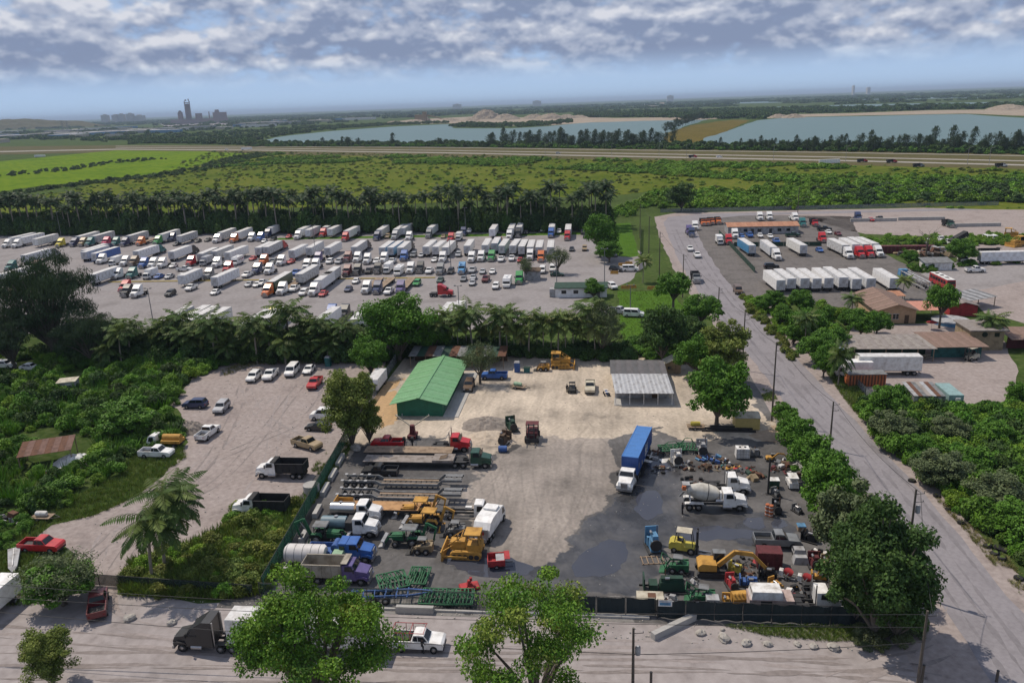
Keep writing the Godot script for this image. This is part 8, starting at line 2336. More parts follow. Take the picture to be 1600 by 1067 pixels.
	for s in [-1, 1]:
		f.bar(s * 0.85, 2.1, -2.7, s * 0.85, 2.1, 0.9, 0.035)
		for z in [-2.7, -1.5, -0.7]:
			f.bar(s * 0.85, 1.1, z, s * 0.85, 2.1, z, 0.035)
	for z in [-2.7, -0.7, 0.8]:
		f.bar(-0.85, 2.1, z, 0.85, 2.1, z, 0.035)
	part(o, "ladder_rack", f.done(), dull("red"))
	part(o, "open_door", MB.new().at(Vector3(0.98, 0.55, 1.2), 0, 62, 0).b(0, 0, -0.5, 0.06, 0.75, 1.05).done(), tone("white"))
	part(o, "tool_box", MB.new().b(0, 0.8, -1.6, 1.3, 0.5, 1.6).done(), iron())
	person("person in black standing at the open door of the work pickup", Vector3(-18.6, 0, -69.1), 150, 0.6)
	# poles and wires
	var ps := []
	n = 0
	for q in [[Vector3(29.9, 0, -66.5), 9], [Vector3(34.4, 0, -82.9), 13], [Vector3(36.6, 0, -122), 8.2], [Vector3(29.9, 0, -133.6), 14.5], [Vector3(29.5, 0, -161.4), 12.4], [Vector3(30, 0, -201), 8.6], [Vector3(23.5, 0, -225.5), 12.6], [Vector3(18.4, 0, -246.8), 15.6], [Vector3(18, 0, -294.7), 13.7], [Vector3(16.4, 0, -329.2), 14.1]]:
		pole("%s utility pole from the front along the paved road" % nth(n), q[0], q[1], 2, n == 1)
		ps.append(q[0] + Vector3(0.5, q[1] - 0.4, 0))
		n += 1
	for k in 9:
		wire("overhead wire of the %s span along the paved road" % nth(k), ps[k], ps[k + 1], 1.0, 0.03)
	pole("dark utility pole with grey transformer in the front lane", Vector3(3.0, 0, -63.5), 8.2, 1, true)
	pole("tall white utility pole at the road bend", Vector3(93.4, 0, -391.1), 12.6, 1)
	wire("lower wire crossing the front lane to the corner pole", Vector3(3.0, 5.3, -63.5), Vector3(29.9, 5.6, -66.5), 0.25, 0.03)
	wire("lower wire crossing the front lane to the left", Vector3(3.0, 5.3, -63.5), Vector3(-66, 5.6, -66), 0.5, 0.03)
	wire("upper wire from the corner pole along the front fence", Vector3(29.9, 8.6, -66.5), Vector3(-66, 8.2, -67), 1.2, 0.028)
	wire("middle wire from the corner pole along the front fence", Vector3(29.9, 7.2, -66.5), Vector3(-66, 7.0, -66.5), 0.9, 0.028)
	n = 0
	for q in [[Vector3(4.8, 0, -65), 2.2], [Vector3(30.5, 0, -67.1), 2.6], [Vector3(37.9, 0, -68.4), 1.3]]:
		o = thing("timber_post", "%s short timber post from the left at the bottom edge" % nth(n), "post", q[0], 0, "short posts by the lane")
		part(o, "post", MB.new().cy(Vector3.ZERO, Vector3(0, q[1], 0), 0.14, 0.13, 9).done(), paint("pole wood", 0.10, 0.085, 0.07))
		part(o, "cap", MB.new().cy(Vector3(0, q[1], 0), Vector3(0, q[1] + 0.03, 0), 0.15, 0.12, 9).done(), iron())
		n += 1

func simple_house(called: String, label: String, category: String, p: Vector3, w: float, d: float, h: float, rise: float, wall: Material, roof: Array, along_x := true, n := 8, over := 0.5) -> Node3D:
	var o := thing(called, label, category, p)
	part(o, "wall", MB.new().b(0, 0, 0, w, h, d).done(), wall)
	var a := w / 2 + over
	var b := d / 2 + over
	if along_x:
		roof_sheets(o, Vector3(-a, h, b), Vector3(a, h, b), Vector3(-a, h + rise, 0), Vector3(a, h + rise, 0), n, roof)
		roof_sheets(o, Vector3(-a, h + rise, 0), Vector3(a, h + rise, 0), Vector3(-a, h, -b), Vector3(a, h, -b), n, roof)
		for s in [-1, 1]:
			part(o, "gable", MB.new().b(s * (w / 2 - 0.06), h, 0, 0.12, rise, d, 1.0, 0.02).done(), wall)
	else:
		roof_sheets(o, Vector3(-a, h, b), Vector3(-a, h, -b), Vector3(0, h + rise, b), Vector3(0, h + rise, -b), n, roof)
		roof_sheets(o, Vector3(a, h, b), Vector3(a, h, -b), Vector3(0, h + rise, b), Vector3(0, h + rise, -b), n, roof)
		for s in [-1, 1]:
			part(o, "gable", MB.new().b(0, h, s * (d / 2 - 0.06), w, rise, 0.12, 0.02).done(), wall)
	return o

func build_east() -> void:
	var g := "vehicles in the eastern lots"
	park_row(["n Wwh 51.1 -228.1", "n Wwh 54.5 -229.9", "n Wwh 58.3 -230.5", "n Wwh 61.5 -229.9", "n Wwh 65.4 -230.5", "n Wwh 69.3 -231.4", "n Wwh 72.6 -228.7", "n Wwh 76.2 -229.7", "n Wwh 82.8 -229"], "the eastern row of parked trailers", g, 1.5)
	park_row(["n Wpb 53.4 -285.7", "Twh Wwh 60.7 -276.4", "n Wwh 70.7 -284.3", "sbl 78.6 -290.6", "Twh Wwh 84.9 -277.6", "Tre Wwh 88.9 -278.6", "Tre Wwh 92.2 -279.2", "Twh Wwh 95.3 -279.6"], "the middle of the eastern lot", g, 4.0)
	park_row(["Twh 53.8 -322.3", "sbl 56.6 -323.7", "pbl 60 -324.5", "swh 63.9 -324.1", "swh 67.4 -322", "e pdg 75.4 -325.8", "Bwh 45.9 -308.2", "Tre 49.4 -309", "pbl 67.3 -309.4", "Tre 84.4 -309.9", "e pbk 91.2 -339.9", "swh 91.9 -330", "sma 94.4 -325.6", "e ubk 54.5 -264.9", "pwh 33.4 -295.9", "pwh 34.5 -283", "Tpu 37 -333.8", "Tna 37.4 -327.7", "Twh 40.7 -345.1"], "the lot round the terracotta office", g)
	park_row(["dor 45.7 -357.3", "dor 49.6 -359.6", "dor 52.6 -360.7", "dor 47.5 -357.8", "Tte 86.2 -348.3", "dre 91.6 -350", "Twh 86.7 -364.6", "Twh 72.3 -369.1", "Twh 76.6 -369.6", "swh 86.8 -372"], "the row behind the terracotta office", g)
	park_row(["Tna 113.4 -363.4", "sre 118.2 -361.2", "pbk 122.4 -362.2", "ddg 142.8 -340.6", "e pwh 114.1 -255.1", "pwh 119.5 -302.6", "pwh 126.4 -307.5", "vwh 142.9 -307", "vwh 144.8 -306.8", "uwh 127.1 -300.8", "pwh 118.3 -267.9"], "the sandy yards at far right", g)
	var terra := [paint("terracotta", 0.36, 0.17, 0.10, 0.8, 0.0, 0.4), paint("terracotta b", 0.40, 0.20, 0.12, 0.8, 0.0, 0.5)]
	var brown := [paint("brown shingle", 0.20, 0.135, 0.105, 0.9, 0.0, 0.4), paint("brown shingle b", 0.225, 0.15, 0.12, 0.9, 0.0, 0.5)]
	var grey := [paint("roof felt", 0.24, 0.215, 0.20, 0.9, 0.0, 0.6), paint("roof felt b", 0.27, 0.245, 0.225, 0.9, 0.0, 0.7)]
	var o := simple_house("office_building", "long low office with terracotta roof in the eastern lot", "building", Vector3(66.5, 0, -339.0), 28, 10, 3.2, 1.1, dull("silver"), terra, true, 14)
	for x in [-11.0, -7.0, -1.5, 6.5, 10.0]:
		part(o, "window", MB.new().b(x, 1.1, 5.02, 1.5, 1.1, 0.05).done(), glass())
	for x in [-4.2, 3.0]:
		part(o, "door", MB.new().b(x, 0, 5.02, 1.1, 2.2, 0.05).done(), iron())
	o = simple_house("tan_house", "tan house with brown gabled roof", "house", Vector3(72.2, 0, -206.0), 9.0, 18.0, 3.2, 1.7, paint("tan stucco", 0.46, 0.31, 0.19, 0.85, 0.0, 0.4), brown, false, 10, 0.8)
	for x in [-1.9, -0.2]:
		var w := part(o, "window", MB.new().b(x, 1.1, 9.03, 1.3, 1.3, 0.06).done(), glass())
		part(w, "frame", MB.new().b(x, 1.02, 9.05, 1.5, 0.08, 0.08).b(x, 2.4, 9.05, 1.5, 0.08, 0.08).b(x, 1.1, 9.07, 0.06, 1.3, 0.04).done(), dull("white"))
	part(o, "door", MB.new().b(2.4, 0, 9.03, 1.0, 2.1, 0.06).done(), dull("brown"))
	o = thing("carport", "terracotta carport beside the tan house", "carport", Vector3(80.5, 0, -203.0))
	roof_sheets(o, Vector3(-3.8, 2.7, 4.0), Vector3(3.8, 2.7, 4.0), Vector3(-3.8, 3.1, -4.0), Vector3(3.8, 3.1, -4.0), 7, [paint("salmon roof", 0.48, 0.22, 0.16, 0.8, 0.0, 0.4)])
	for q in [[-3.5, 3.7], [3.5, 3.7], [-3.5, -3.7], [3.5, -3.7]]:
		part(o, "post", MB.new().b(q[0], 0, q[1], 0.2, 2.7, 0.2).done(), dull("cream"))
	o = thing("carport", "small terracotta roof behind the tan house", "carport", Vector3(77.5, 0, -217.0))
	roof_sheets(o, Vector3(-3.0, 2.6, 2.5), Vector3(3.0, 2.6, 2.5), Vector3(-3.0, 2.9, -2.5), Vector3(3.0, 2.9, -2.5), 6, terra)
	for q in [[-2.7, 2.2], [2.7, 2.2], [-2.7, -2.2], [2.7, -2.2]]:
		part(o, "post", MB.new().b(q[0], 0, q[1], 0.18, 2.6, 0.18).done(), dull("cream"))
	o = simple_house("red_shed", "small red shed with grey roof by the pool", "shed", Vector3(90.5, 0, -207.0), 6.5, 7.0, 2.6, 1.0, dull("red"), grey, false, 6)
	# long roadside sheds
	o = thing("long_shed", "long open shed with weathered grey roof by the road", "shed", Vector3(60.2, 0, -171.0))
	roof_sheets(o, Vector3(-10.6, 2.9, 4.4), Vector3(9.8, 2.9, 4.4), Vector3(-9.0, 3.5, -4.6), Vector3(8.9, 3.5, -4.6), 16, grey)
	for k in 7:
		part(o, "post", MB.new().b(-10.0 + k * 3.2, 0, 4.1, 0.15, 2.85, 0.15).done(), timber())
	part(o, "back_wall", MB.new().b(0, 0, -1.0, 19, 2.8, 0.2).done(), dull("dark green"))
	o = thing("water_cooler_tank", "blue tank on a stand at the corner of the long shed", "tank", Vector3(50.5, 0, -166.2))
	part(o, "tank", MB.new().cy(Vector3(0, 2.0, 0), Vector3(0, 3.2, 0), 0.5, 0.5, 14).done(), dull("pale blue"))
	part(o, "stand", MB.new().b(0, 0, 0, 0.4, 2.0, 0.4).done(), dull("silver"))
	o = thing("lean_to_shed", "brown-roofed lean-to joined to the long shed", "shed", Vector3(75.2, 0, -172.0))
	roof_sheets(o, Vector3(-5.2, 2.9, 4.4), Vector3(5.6, 2.9, 4.0), Vector3(-6.5, 3.6, -5.0), Vector3(4.5, 3.6, -5.0), 9, brown)
	part(o, "wall", MB.new().b(0, 0, 2.0, 10, 2.7, 0.2).done(), dull("teal"))
	o = thing("two_storey_block", "tan upper block with flat roof behind the lean-to", "building", Vector3(83.2, 0, -178.5))
	part(o, "wall", MB.new().b(0, 0, 0, 7.0, 4.6, 7.5).done(), dull("tan"))
	part(o, "roof", MB.new().b(0, 4.6, 0.3, 8.0, 0.22, 9.0).done(), mats["roof felt"])
	part(o, "round_window", MB.new().cy(Vector3(-0.5, 3.6, 3.76), Vector3(-0.5, 3.6, 3.84), 0.6).done(), glass())
	part(o, "window", MB.new().b(2.0, 3.1, 3.76, 1.0, 0.9, 0.05).done(), glass())
	o = thing("side_shed", "brown-roofed shed right of the tan upper block", "shed", Vector3(92.0, 0, -178.0))
	roof_sheets(o, Vector3(-4.0, 2.6, 4.0), Vector3(4.0, 2.6, 4.0), Vector3(-4.0, 3.3, -4.0), Vector3(4.0, 3.3, -4.0), 7, brown)
	part(o, "wall", MB.new().b(0, 0, 1.5, 7.4, 2.5, 0.2).done(), dull("maroon"))
	o = thing("side_shed", "dark-roofed shed at the right frame edge", "shed", Vector3(101.0, 0, -172.0))
	roof_sheets(o, Vector3(-5.0, 2.8, 5.0), Vector3(5.0, 2.8, 5.0), Vector3(-5.0, 3.6, -4.0), Vector3(5.0, 3.6, -4.0), 8, grey)
	part(o, "wall", MB.new().b(0, 0, 3.5, 9.0, 2.6, 0.2).done(), dull("pale blue"))
	o = thing("side_shed", "long red-roofed shed at the right frame edge", "shed", Vector3(106.0, 0, -185.0))
	roof_sheets(o, Vector3(-7.0, 2.6, 2.5), Vector3(7.0, 2.6, 2.5), Vector3(-7.0, 3.1, -2.5), Vector3(7.0, 3.1, -2.5), 9, [dull("maroon"), rust()])
	part(o, "wall", MB.new().b(0, 0, 1.0, 13.0, 2.5, 0.2).done(), dull("brown"))
	o = thing("open_shed", "grey open shed beyond the pool", "shed", Vector3(95.0, 0, -212.5), 28)
	roof_sheets(o, Vector3(-5.5, 2.8, 3.5), Vector3(6.5, 2.8, 3.5), Vector3(-5.5, 3.4, -3.5), Vector3(6.5, 3.4, -3.5), 10, [dull("silver"), dull("grey")])
	for q in [[-5.2, 3.2], [0.0, 3.2], [6.0, 3.2], [-5.2, -3.2], [6.0, -3.2]]:
		part(o, "post", MB.new().b(q[0], 0, q[1], 0.15, 2.8, 0.15).done(), timber())
	o = thing("garden_pool", "round bright green paddling pool", "pool", Vector3(84.9, 0, -197.0))
	part(o, "wall", MB.new().cy(Vector3(0, 0, 0), Vector3(0, 0.9, 0), 4.2, 4.2, 32, false).done(), dull("pale blue"))
	part(o, "cover", MB.new().cy(Vector3(0, 0.6, 0), Vector3(0, 0.85, 0), 4.1, 4.1, 32).done(), paint("lime cover", 0.25, 0.62, 0.05, 0.5, 0.0, 0.2))
	part(o, "rim", MB.new().la(Vector3(0, 0.85, 0), Vector3.UP, [[0.0, 4.3], [0.1, 4.3], [0.1, 4.05]], 32).done(), dull("silver"))
	o = thing("garden_parasol", "small orange-red parasol by the tan house", "parasol", Vector3(78.3, 0, -191.3))
	part(o, "canopy", MB.new().la(Vector3(0, 1.8, 0), Vector3.UP, [[0.0, 1.3], [0.5, 0.05]], 10).done(), dull("red"))
	part(o, "pole", MB.new().bar(0, 0, 0, 0, 2.2, 0, 0.04).done(), dull("white"))
	# yard by the road
	o = spawn("short_trailer", "box_trailer", "white", Vector3(57.6, 0, -159.0), -90, "white box trailer in the roadside yard", "trailer", g)
	o = spawn("box_truck", "flat_truck", "white", Vector3(50.5, 0, -157.5), -90, "white truck cab before the white box trailer", "truck", g)
	o = thing("shipping_container", "rust-red container with grey roof by the road", "container", Vector3(51.3, 0, -152.6), 92)
	part(o, "box", MB.new().b(0, 0.1, 0, 2.5, 2.4, 7.0).done(), dull("orange"))
	part(o, "roof", MB.new().b(0, 2.51, 0, 2.8, 0.1, 7.3).done(), dull("grey"))
	for k in 12:
		part(o, "rib", MB.new().b(-1.27, 0.2, -3.2 + k * 0.58, 0.06, 2.2, 0.25).done(), rust())
	o = thing("corrugated_shed", "weathered corrugated shed with peeling roof", "shed", Vector3(58.5, 0, -143.0))
	part(o, "wall", MB.new().b(0, 0, 0, 5.2, 2.4, 6.0).done(), dull("grey"))
	roof_sheets(o, Vector3(-2.8, 2.5, 3.2), Vector3(2.6, 2.5, 3.2), Vector3(-2.8, 2.9, -3.2), Vector3(2.6, 2.9, -3.2), 7, [dull("silver"), rust(), dull("grey"), mats["roof felt b"]])
	for k in 8:
		part(o, "wall_board", MB.new().b(-2.4 + k * 0.68, 0.05, 3.03, 0.6, 2.3, 0.05).done(), dull("grey") if k % 3 else dull("silver"))
	o = thing("shipping_container", "pale teal container with an air conditioner", "container", Vector3(62.9, 0, -143.0), 0)
	part(o, "box", MB.new().b(0, 0.1, 0, 2.5, 2.6, 6.4).done(), paint("teal container", 0.22, 0.34, 0.34, 0.6, 0.0, 0.5))
	for s in [-1, 1]:
		part(o, "door", MB.new().b(s * 0.6, 0.2, 3.22, 1.15, 2.4, 0.05).done(), mats["teal container"])
	part(o, "air_conditioner", MB.new().b(0.2, 1.7, 3.35, 0.8, 0.5, 0.4).done(), dull("white"))
	forklift("cream forklift in the roadside yard", "cream", Vector3(77.3, 0, -167.9), -60, 1.25)
	var n := 0
	for q in [Vector3(65.4, 0, -168.7), Vector3(68.8, 0, -169.2)]:
		o = thing("picnic_table", ["left", "right"][n] + " picnic table before the long shed", "picnic table", q, 30, "picnic tables")
		part(o, "table_top", MB.new().b(0, 0.72, 0, 1.8, 0.08, 0.9).done(), dull("cream"))
		for s in [-1, 1]:
			part(o, "bench", MB.new().b(0, 0.42, s * 0.75, 1.8, 0.06, 0.3).done(), dull("cream"))
			part(o, "leg", MB.new().beam(Vector3(s * 0.7, 0, -0.7), Vector3(s * 0.7, 0.72, 0), 0.1, 0.1).beam(Vector3(s * 0.7, 0, 0.7), Vector3(s * 0.7, 0.72, 0), 0.1, 0.1).done(), timber())
		n += 1
	# car carrier and bus
	o = thing("car_carrier", "blue car carrier trailer with ramps", "trailer", Vector3(91.7, 0, -238), 4)
	var f := MB.new()
	for s in [-1, 1]:
		f.beam(Vector3(s * 1.2, 1.0, -8), Vector3(s * 1.2, 0.9, 8), 0.15, 0.3).beam(Vector3(s * 1.2, 2.8, -8), Vector3(s * 1.2, 2.2, 6), 0.15, 0.2)
		for k in 5:
			f.beam(Vector3(s * 1.2, 1.0, -7.5 + k * 3.2), Vector3(s * 1.2, 2.7, -7.5 + k * 3.2), 0.14, 0.14)
			f.beam(Vector3(s * 0.6, 2.55, -7.5 + k * 3.0), Vector3(s * 0.6, 2.45, -5.0 + k * 3.0), 0.5, 0.08)
	part(o, "frame", f.done(), dull("silver"))
	part(o, "cab", MB.new().b(0, 0.8, -9.2, 2.4, 2.2, 2.2, 0.9, 0.8).done(), dull("pale blue"))
	for s in [-1, 1]:
		wheel(o, s * 1.0, 2.5, 0.45, 0.4)
		wheel(o, s * 1.0, 3.8, 0.45, 0.4)
	o = thing("coach_bus", "red and white bus parked beside the car carrier", "bus", Vector3(98.3, 0, -236.8), 2)
	part(o, "body", MB.new().pr([5.8, 0.4, 5.9, 1.6, 5.6, 2.9, -5.8, 2.95, -5.9, 0.4], [1.2, 1.22, 1.15, 1.15, 1.2]).done(), dull("red"))
	part(o, "roof", MB.new().b(0, 2.94, 0, 2.2, 0.14, 11.2).done(), dull("white"))
	part(o, "windshield", MB.new().b(0, 1.5, 5.82, 2.0, 1.1, 0.05).done(), glass())
	for z in [-3.5, -0.5, 2.6]:
		part(o, "roof_hatch", MB.new().b(0, 3.08, z, 0.9, 0.14, 0.9).done(), iron())
	for s in [-1, 1]:
		for k in 6:
			part(o, "side_window", MB.new().b(s * 1.19, 1.6, -4.4 + k * 1.7, 0.05, 0.9, 1.4).done(), glass())
		wheel(o, s * 1.05, 3.8, 0.48, 0.3)
		wheel(o, s * 1.05, -3.4, 0.48, 0.5)
	o = spawn("trailer", "box_trailer", "white", Vector3(129.5, 0, -267.8), 92, "long white trailer behind the shrubs at far right", "trailer", g)
	scrap("debris_heap", "large grey heap of broken debris", Vector3(114.4, 0, -284.5), 13.0, 5.0, 120, ["grey", "cream", "tan", "silver", "brown"], 33, 2.2, 2.2)
	o = thing("dump_container", "raised black tipper body beside the debris heap", "tipper", Vector3(129.5, 0, -302.2), 100)
	part(o, "tipper", MB.new().at(Vector3(0, 2.2, 0), -28, 0, 0).b(0, 0, 0, 2.5, 1.5, 6.5, 1.0, 1.0).done(), dull("black"))
	part(o, "chassis", MB.new().b(0, 0.6, 0, 1.0, 0.4, 6.5).b(0, 0.9, -2.2, 0.4, 2.2, 0.4).done(), iron())
	for s in [-1, 1]:
		wheel(o, s * 1.0, -2.0, 0.5, 0.5)
		wheel(o, s * 1.0, 2.2, 0.5, 0.3)
	o = thing("roll_off_bin", "black open roll-off bin at far right", "bin", Vector3(131.4, 0, -283.2), 90)
	dump_body(o, dull("black"), 0, 6.0, 0.3, 1.6)
	o = thing("white_shed", "white shed with dark roof before the debris heap", "shed", Vector3(105.8, 0, -261.1))
	part(o, "wall", MB.new().b(0, 0, 0, 8, 2.4, 5).done(), dull("white"))
	roof_sheets(o, Vector3(-4.5, 2.5, 3.0), Vector3(4.5, 2.5, 3.0), Vector3(-4.5, 3.2, -3.0), Vector3(4.5, 3.2, -3.0), 7, [dull("grey")])
	o = thing("red_container", "long rusty red container wall beside the debris heap", "container", Vector3(105.8, 0, -288.8), 88)
	part(o, "box", MB.new().b(0, 0, 0, 2.5, 2.6, 20).done(), dull("maroon"))
	for k in 16:
		part(o, "rib", MB.new().b(-1.27, 0.1, -9.4 + k * 1.25, 0.06, 2.4, 0.4).done(), rust())
	bulldozer("yellow loader at the sandy yard edge far right", Vector3(147.6, 0, -297.9), -70, 1.3)
	bulldozer("yellow crawler in the far right scrap yard", Vector3(153.4, 0, -315.2), 60, 1.3)
	for k in 3:
		o = thing("block_bay", "%s low block retaining wall in the sandy yard" % nth(k), "wall", [Vector3(139.2, 0, -363.8), Vector3(153.1, 0, -343.7), Vector3(118.9, 0, -362.7)][k], [88.0, 90.0, 88.0][k])
		for i in 8:
			part(o, "block", MB.new().b(0, 0, -8.4 + i * 2.4, 0.9, 1.4, 2.36).done(), mats.concrete)
	o = thing("tree_trunk", "bare leafless tree beside the debris heap", "tree", Vector3(110, 0, -280.2))
	f = MB.new()
	f.cy(Vector3.ZERO, Vector3(0.2, 5, 0), 0.3, 0.2, 8, false)
	for k in 14:
		var a := k * 2.4
		var b := Vector3(0.2, 3.2 + k * 0.28, 0)
		var e := b + Vector3(cos(a) * 2.6, 2.2, sin(a) * 2.6)
		f.cy(b, e, 0.1, 0.04, 5, false).cy(e, e + Vector3(cos(a + 0.8) * 1.2, 1.2, sin(a + 0.8) * 1.2), 0.04, 0.015, 4, false).cy(e, e + Vector3(cos(a - 0.8) * 1.2, 0.9, sin(a - 0.8)), 0.04, 0.015, 4, false)
	part(o, "branches", f.done(), bark())
	# walls and fences along the road
	fence("panel_fence", "dark fence along the west edge of the eastern lot", Vector3(49.5, 0, -258.0), Vector3(49.0, 0, -335.0), 1.8, 4.0, dull("dark green"))
	fence("panel_fence", "green fence across the eastern lot before the office", Vector3(50.5, 0, -306.0), Vector3(82.0, 0, -304.0), 1.7, 4.0, dull("dark green"))
	fence("chain_fence", "chain-link fence between the truck park and the road", Vector3(13.0, 0, -262.0), Vector3(18.0, 0, -352.0), 2.0, 4.0, see_through("grey fence mesh", 0.20, 0.22, 0.23, 0.5))
	fence("chain_fence", "chain-link fence along the outside of the road bend", Vector3(30.0, 0, -404.0), Vector3(190.0, 0, -406.0), 2.0, 5.0, see_through("grey fence mesh", 0.20, 0.22, 0.23, 0.5))
	fence("chain_fence", "chain-link fence on the verge before the long shed", Vector3(49.0, 0, -160.0), Vector3(50.5, 0, -134.0), 1.6, 3.0, see_through("grey fence mesh", 0.20, 0.22, 0.23, 0.5))

func build_far() -> void:
	var lf := leafy("leaf")
	var bush_d := bush_mesh(162, DARK, 0.5, 8, 30)
	var g := "vehicles on the highway"
	for q in [["trailer", "white", Vector3(179.8, 0, -663), "white trailer on the highway"], ["dump_truck", "red", Vector3(208.8, 0, -676), "small red truck on the highway ahead of the white trailer"], ["dump_truck", "red", Vector3(226.9, 0, -662.7), "bright red tanker truck on the highway"], ["dump_truck", "grey", Vector3(231.6, 0, -620.7), "grey dump truck on the near highway lanes"], ["dump_truck", "white", Vector3(280.9, 0, -604.3), "white tipper at the right end of the highway"], ["dump_truck", "red", Vector3(86.9, 0, -776.8), "red van in the middle of the highway"], ["van", "white", Vector3(109.7, 0, -767.6), "white van in the middle of the highway"], ["trailer", "white", Vector3(-535.2, 0, -1196.7), "white trailer at the left of the highway"], ["van", "white", Vector3(-576.2, 0, -1216.5), "white van at the left of the highway"], ["trailer", "white", Vector3(-849.3, 0, -1161.7), "white bus-like trailer on the field road at far left"], ["van", "white", Vector3(-45.1, 0, -890.5), "white van on the highway above the palms"]]:
		spawn(q[0], {"trailer": "highway_trailer", "dump_truck": "highway_truck", "van": "highway_van"}[q[0]], q[1], q[2], 98, q[3], "truck" if q[0] != "van" else "van", g)
	var n := 0
	for q in [Vector3(-334.4, 0, -1078.1), Vector3(-240.5, 0, -1020.6), Vector3(-58.4, 0, -880.3), Vector3(12.2, 0, -830.3), Vector3(57.4, 0, -802.1), Vector3(80.8, 0, -774.9), Vector3(199.9, 0, -689.7), Vector3(269.7, 0, -631.6), Vector3(280.5, 0, -621.8), Vector3(149.5, 0, -723.6)]:
		var o := thing("highway_lamp", "%s lamp post from the left along the highway" % nth(n), "lamp post", q, 0, "highway lamp posts")
		part(o, "pole", MB.new().cy(Vector3.ZERO, Vector3(0, 12, 0), 0.16, 0.1, 6).done(), dull("silver"))
		part(o, "arm", MB.new().bar(0, 12, 0, 2.2, 12.6, 0, 0.08).done(), dull("silver"))
		part(o, "lamp_head", MB.new().b(2.4, 12.5, 0, 1.0, 0.2, 0.5).done(), dull("silver"))
		n += 1
	# cement works
	var cm := paint("cement works", 0.27, 0.22, 0.21, 0.9, 0.0, 0.4)
	var o := thing("cement_works", "tall cement works with twin towers on the horizon", "factory", Vector3(-2488.6, 0, -4802.2), 27)
	var t := MB.new()
	for k in 4:
		t.b([-14.0, 14.0, -14.0, 14.0][k], 0, [-10.0, -10.0, 10.0, 10.0][k], 6, 134, 6, 0.9, 0.9)
	for k in 8:
		t.b(0, 6 + k * 16.5, 0, 34, 5, 26)
	t.b(-6, 134, 0, 10, 8, 10).b(10, 134, 0, 6, 12, 6)
	part(o, "preheater_tower", t.done(), cm)
	part(o, "core", MB.new().b(0, 0, 0, 22, 118, 14).done(), cm)
	part(o, "silo", MB.new().cy(Vector3(-46, 0, 0), Vector3(-46, 66, 0), 17, 15, 14).cy(Vector3(-46, 66, 0), Vector3(-46, 80, 0), 15, 4, 14).done(), cm)
	part(o, "storage_dome", MB.new().cy(Vector3(58, 0, 0), Vector3(58, 60, 0), 22, 20, 16).done(), cm)
	part(o, "stack", MB.new().cy(Vector3(118, 0, 0), Vector3(118, 68, 0), 4, 3, 10).done(), cm)
	part(o, "mill_building", MB.new().b(165, 0, 0, 52, 62, 40).b(165, 62, 0, 30, 16, 26, 0.7, 0.7).b(205, 0, 0, 30, 62, 36).done(), cm)
	part(o, "long_hall", MB.new().b(60, 0, 20, 330, 28, 40).done(), cm)
	# hill of the landfill, city blocks, sheds
	heap("landfill_hill", "long bare landfill hill at the far left", "hill", Vector3(-3928.8, 0, -5164.1), 260.0, 62.0, mats.verge, 5, 2.6)
	var grey := paint("tower concrete", 0.46, 0.44, 0.41, 0.9, 0.0, 0.3)
	n = 0
	for q in [[-4800.0, -7610.0, 55.0, 77.0], [-4725.0, -7660.0, 45.0, 74.0], [-4680.0, -7690.0, 55.0, 80.0], [-4610.0, -7730.0, 55.0, 82.0], [-4540.0, -7770.0, 90.0, 62.0], [-900.0, -12000.0, 120.0, 70.0], [1000.0, -12000.0, 90.0, 75.0], [3700.0, -12000.0, 40.0, 90.0], [3500.0, -12000.0, 22.0, 120.0], [-1900.0, -11000.0, 110.0, 62.0]]:
		o = thing("distant_block", "%s distant building from the left on the horizon" % nth(n), "building", Vector3(q[0], 0, q[1]), 0, "distant buildings on the horizon")
		part(o, "tower", MB.new().b(0, 0, 0, q[2], q[3], 60).done(), grey)
		part(o, "plant_room", MB.new().b(0, q[3], 0, q[2] * 0.4, 8, 30).done(), grey)
		n += 1
	var r := RandomNumberGenerator.new()
	r.seed = 77
	var spots := []
	for k in 46:
		var q: Vector3 = [Vector3(-1966.7, 0, -2639.6), Vector3(-2298, 0, -3372.4), Vector3(-1501.2, 0, -2453), Vector3(-1491.4, 0, -2708.5), Vector3(-1363.2, 0, -2779.7), Vector3(-1429.8, 0, -3455.8), Vector3(-1440.7, 0, -1977.4), Vector3(-1424.9, 0, -4108)][k % 8]
		var dd := q.normalized()
		spots.append(q + dd * r.randf_range(-150, 500) + Vector3(dd.z, 0, -dd.x) * r.randf_range(-260, 260))
	spots.sort_custom(func(p, q): return p.x / -p.z < q.x / -q.z)
	for k in 46:
		var w := r.randf_range(40, 160)
		var tint: String = ["white", "silver", "cream", "pale blue", "silver"][k % 5]
		o = thing("warehouse", "%s flat-roofed warehouse from the left in the far industrial area" % nth(k), "warehouse", spots[k], r.randf_range(-8, 8), "warehouses at far left")
		part(o, "wall", MB.new().b(0, 0, 0, w, 9, w * 0.5).done(), dull(tint))
		part(o, "roof", MB.new().b(0, 9.05, 0, w * 0.98, 0.8, w * 0.48).done(), [dull("white"), dull("silver"), dull("cream"), dull("grey")][k % 4])
	n = 0
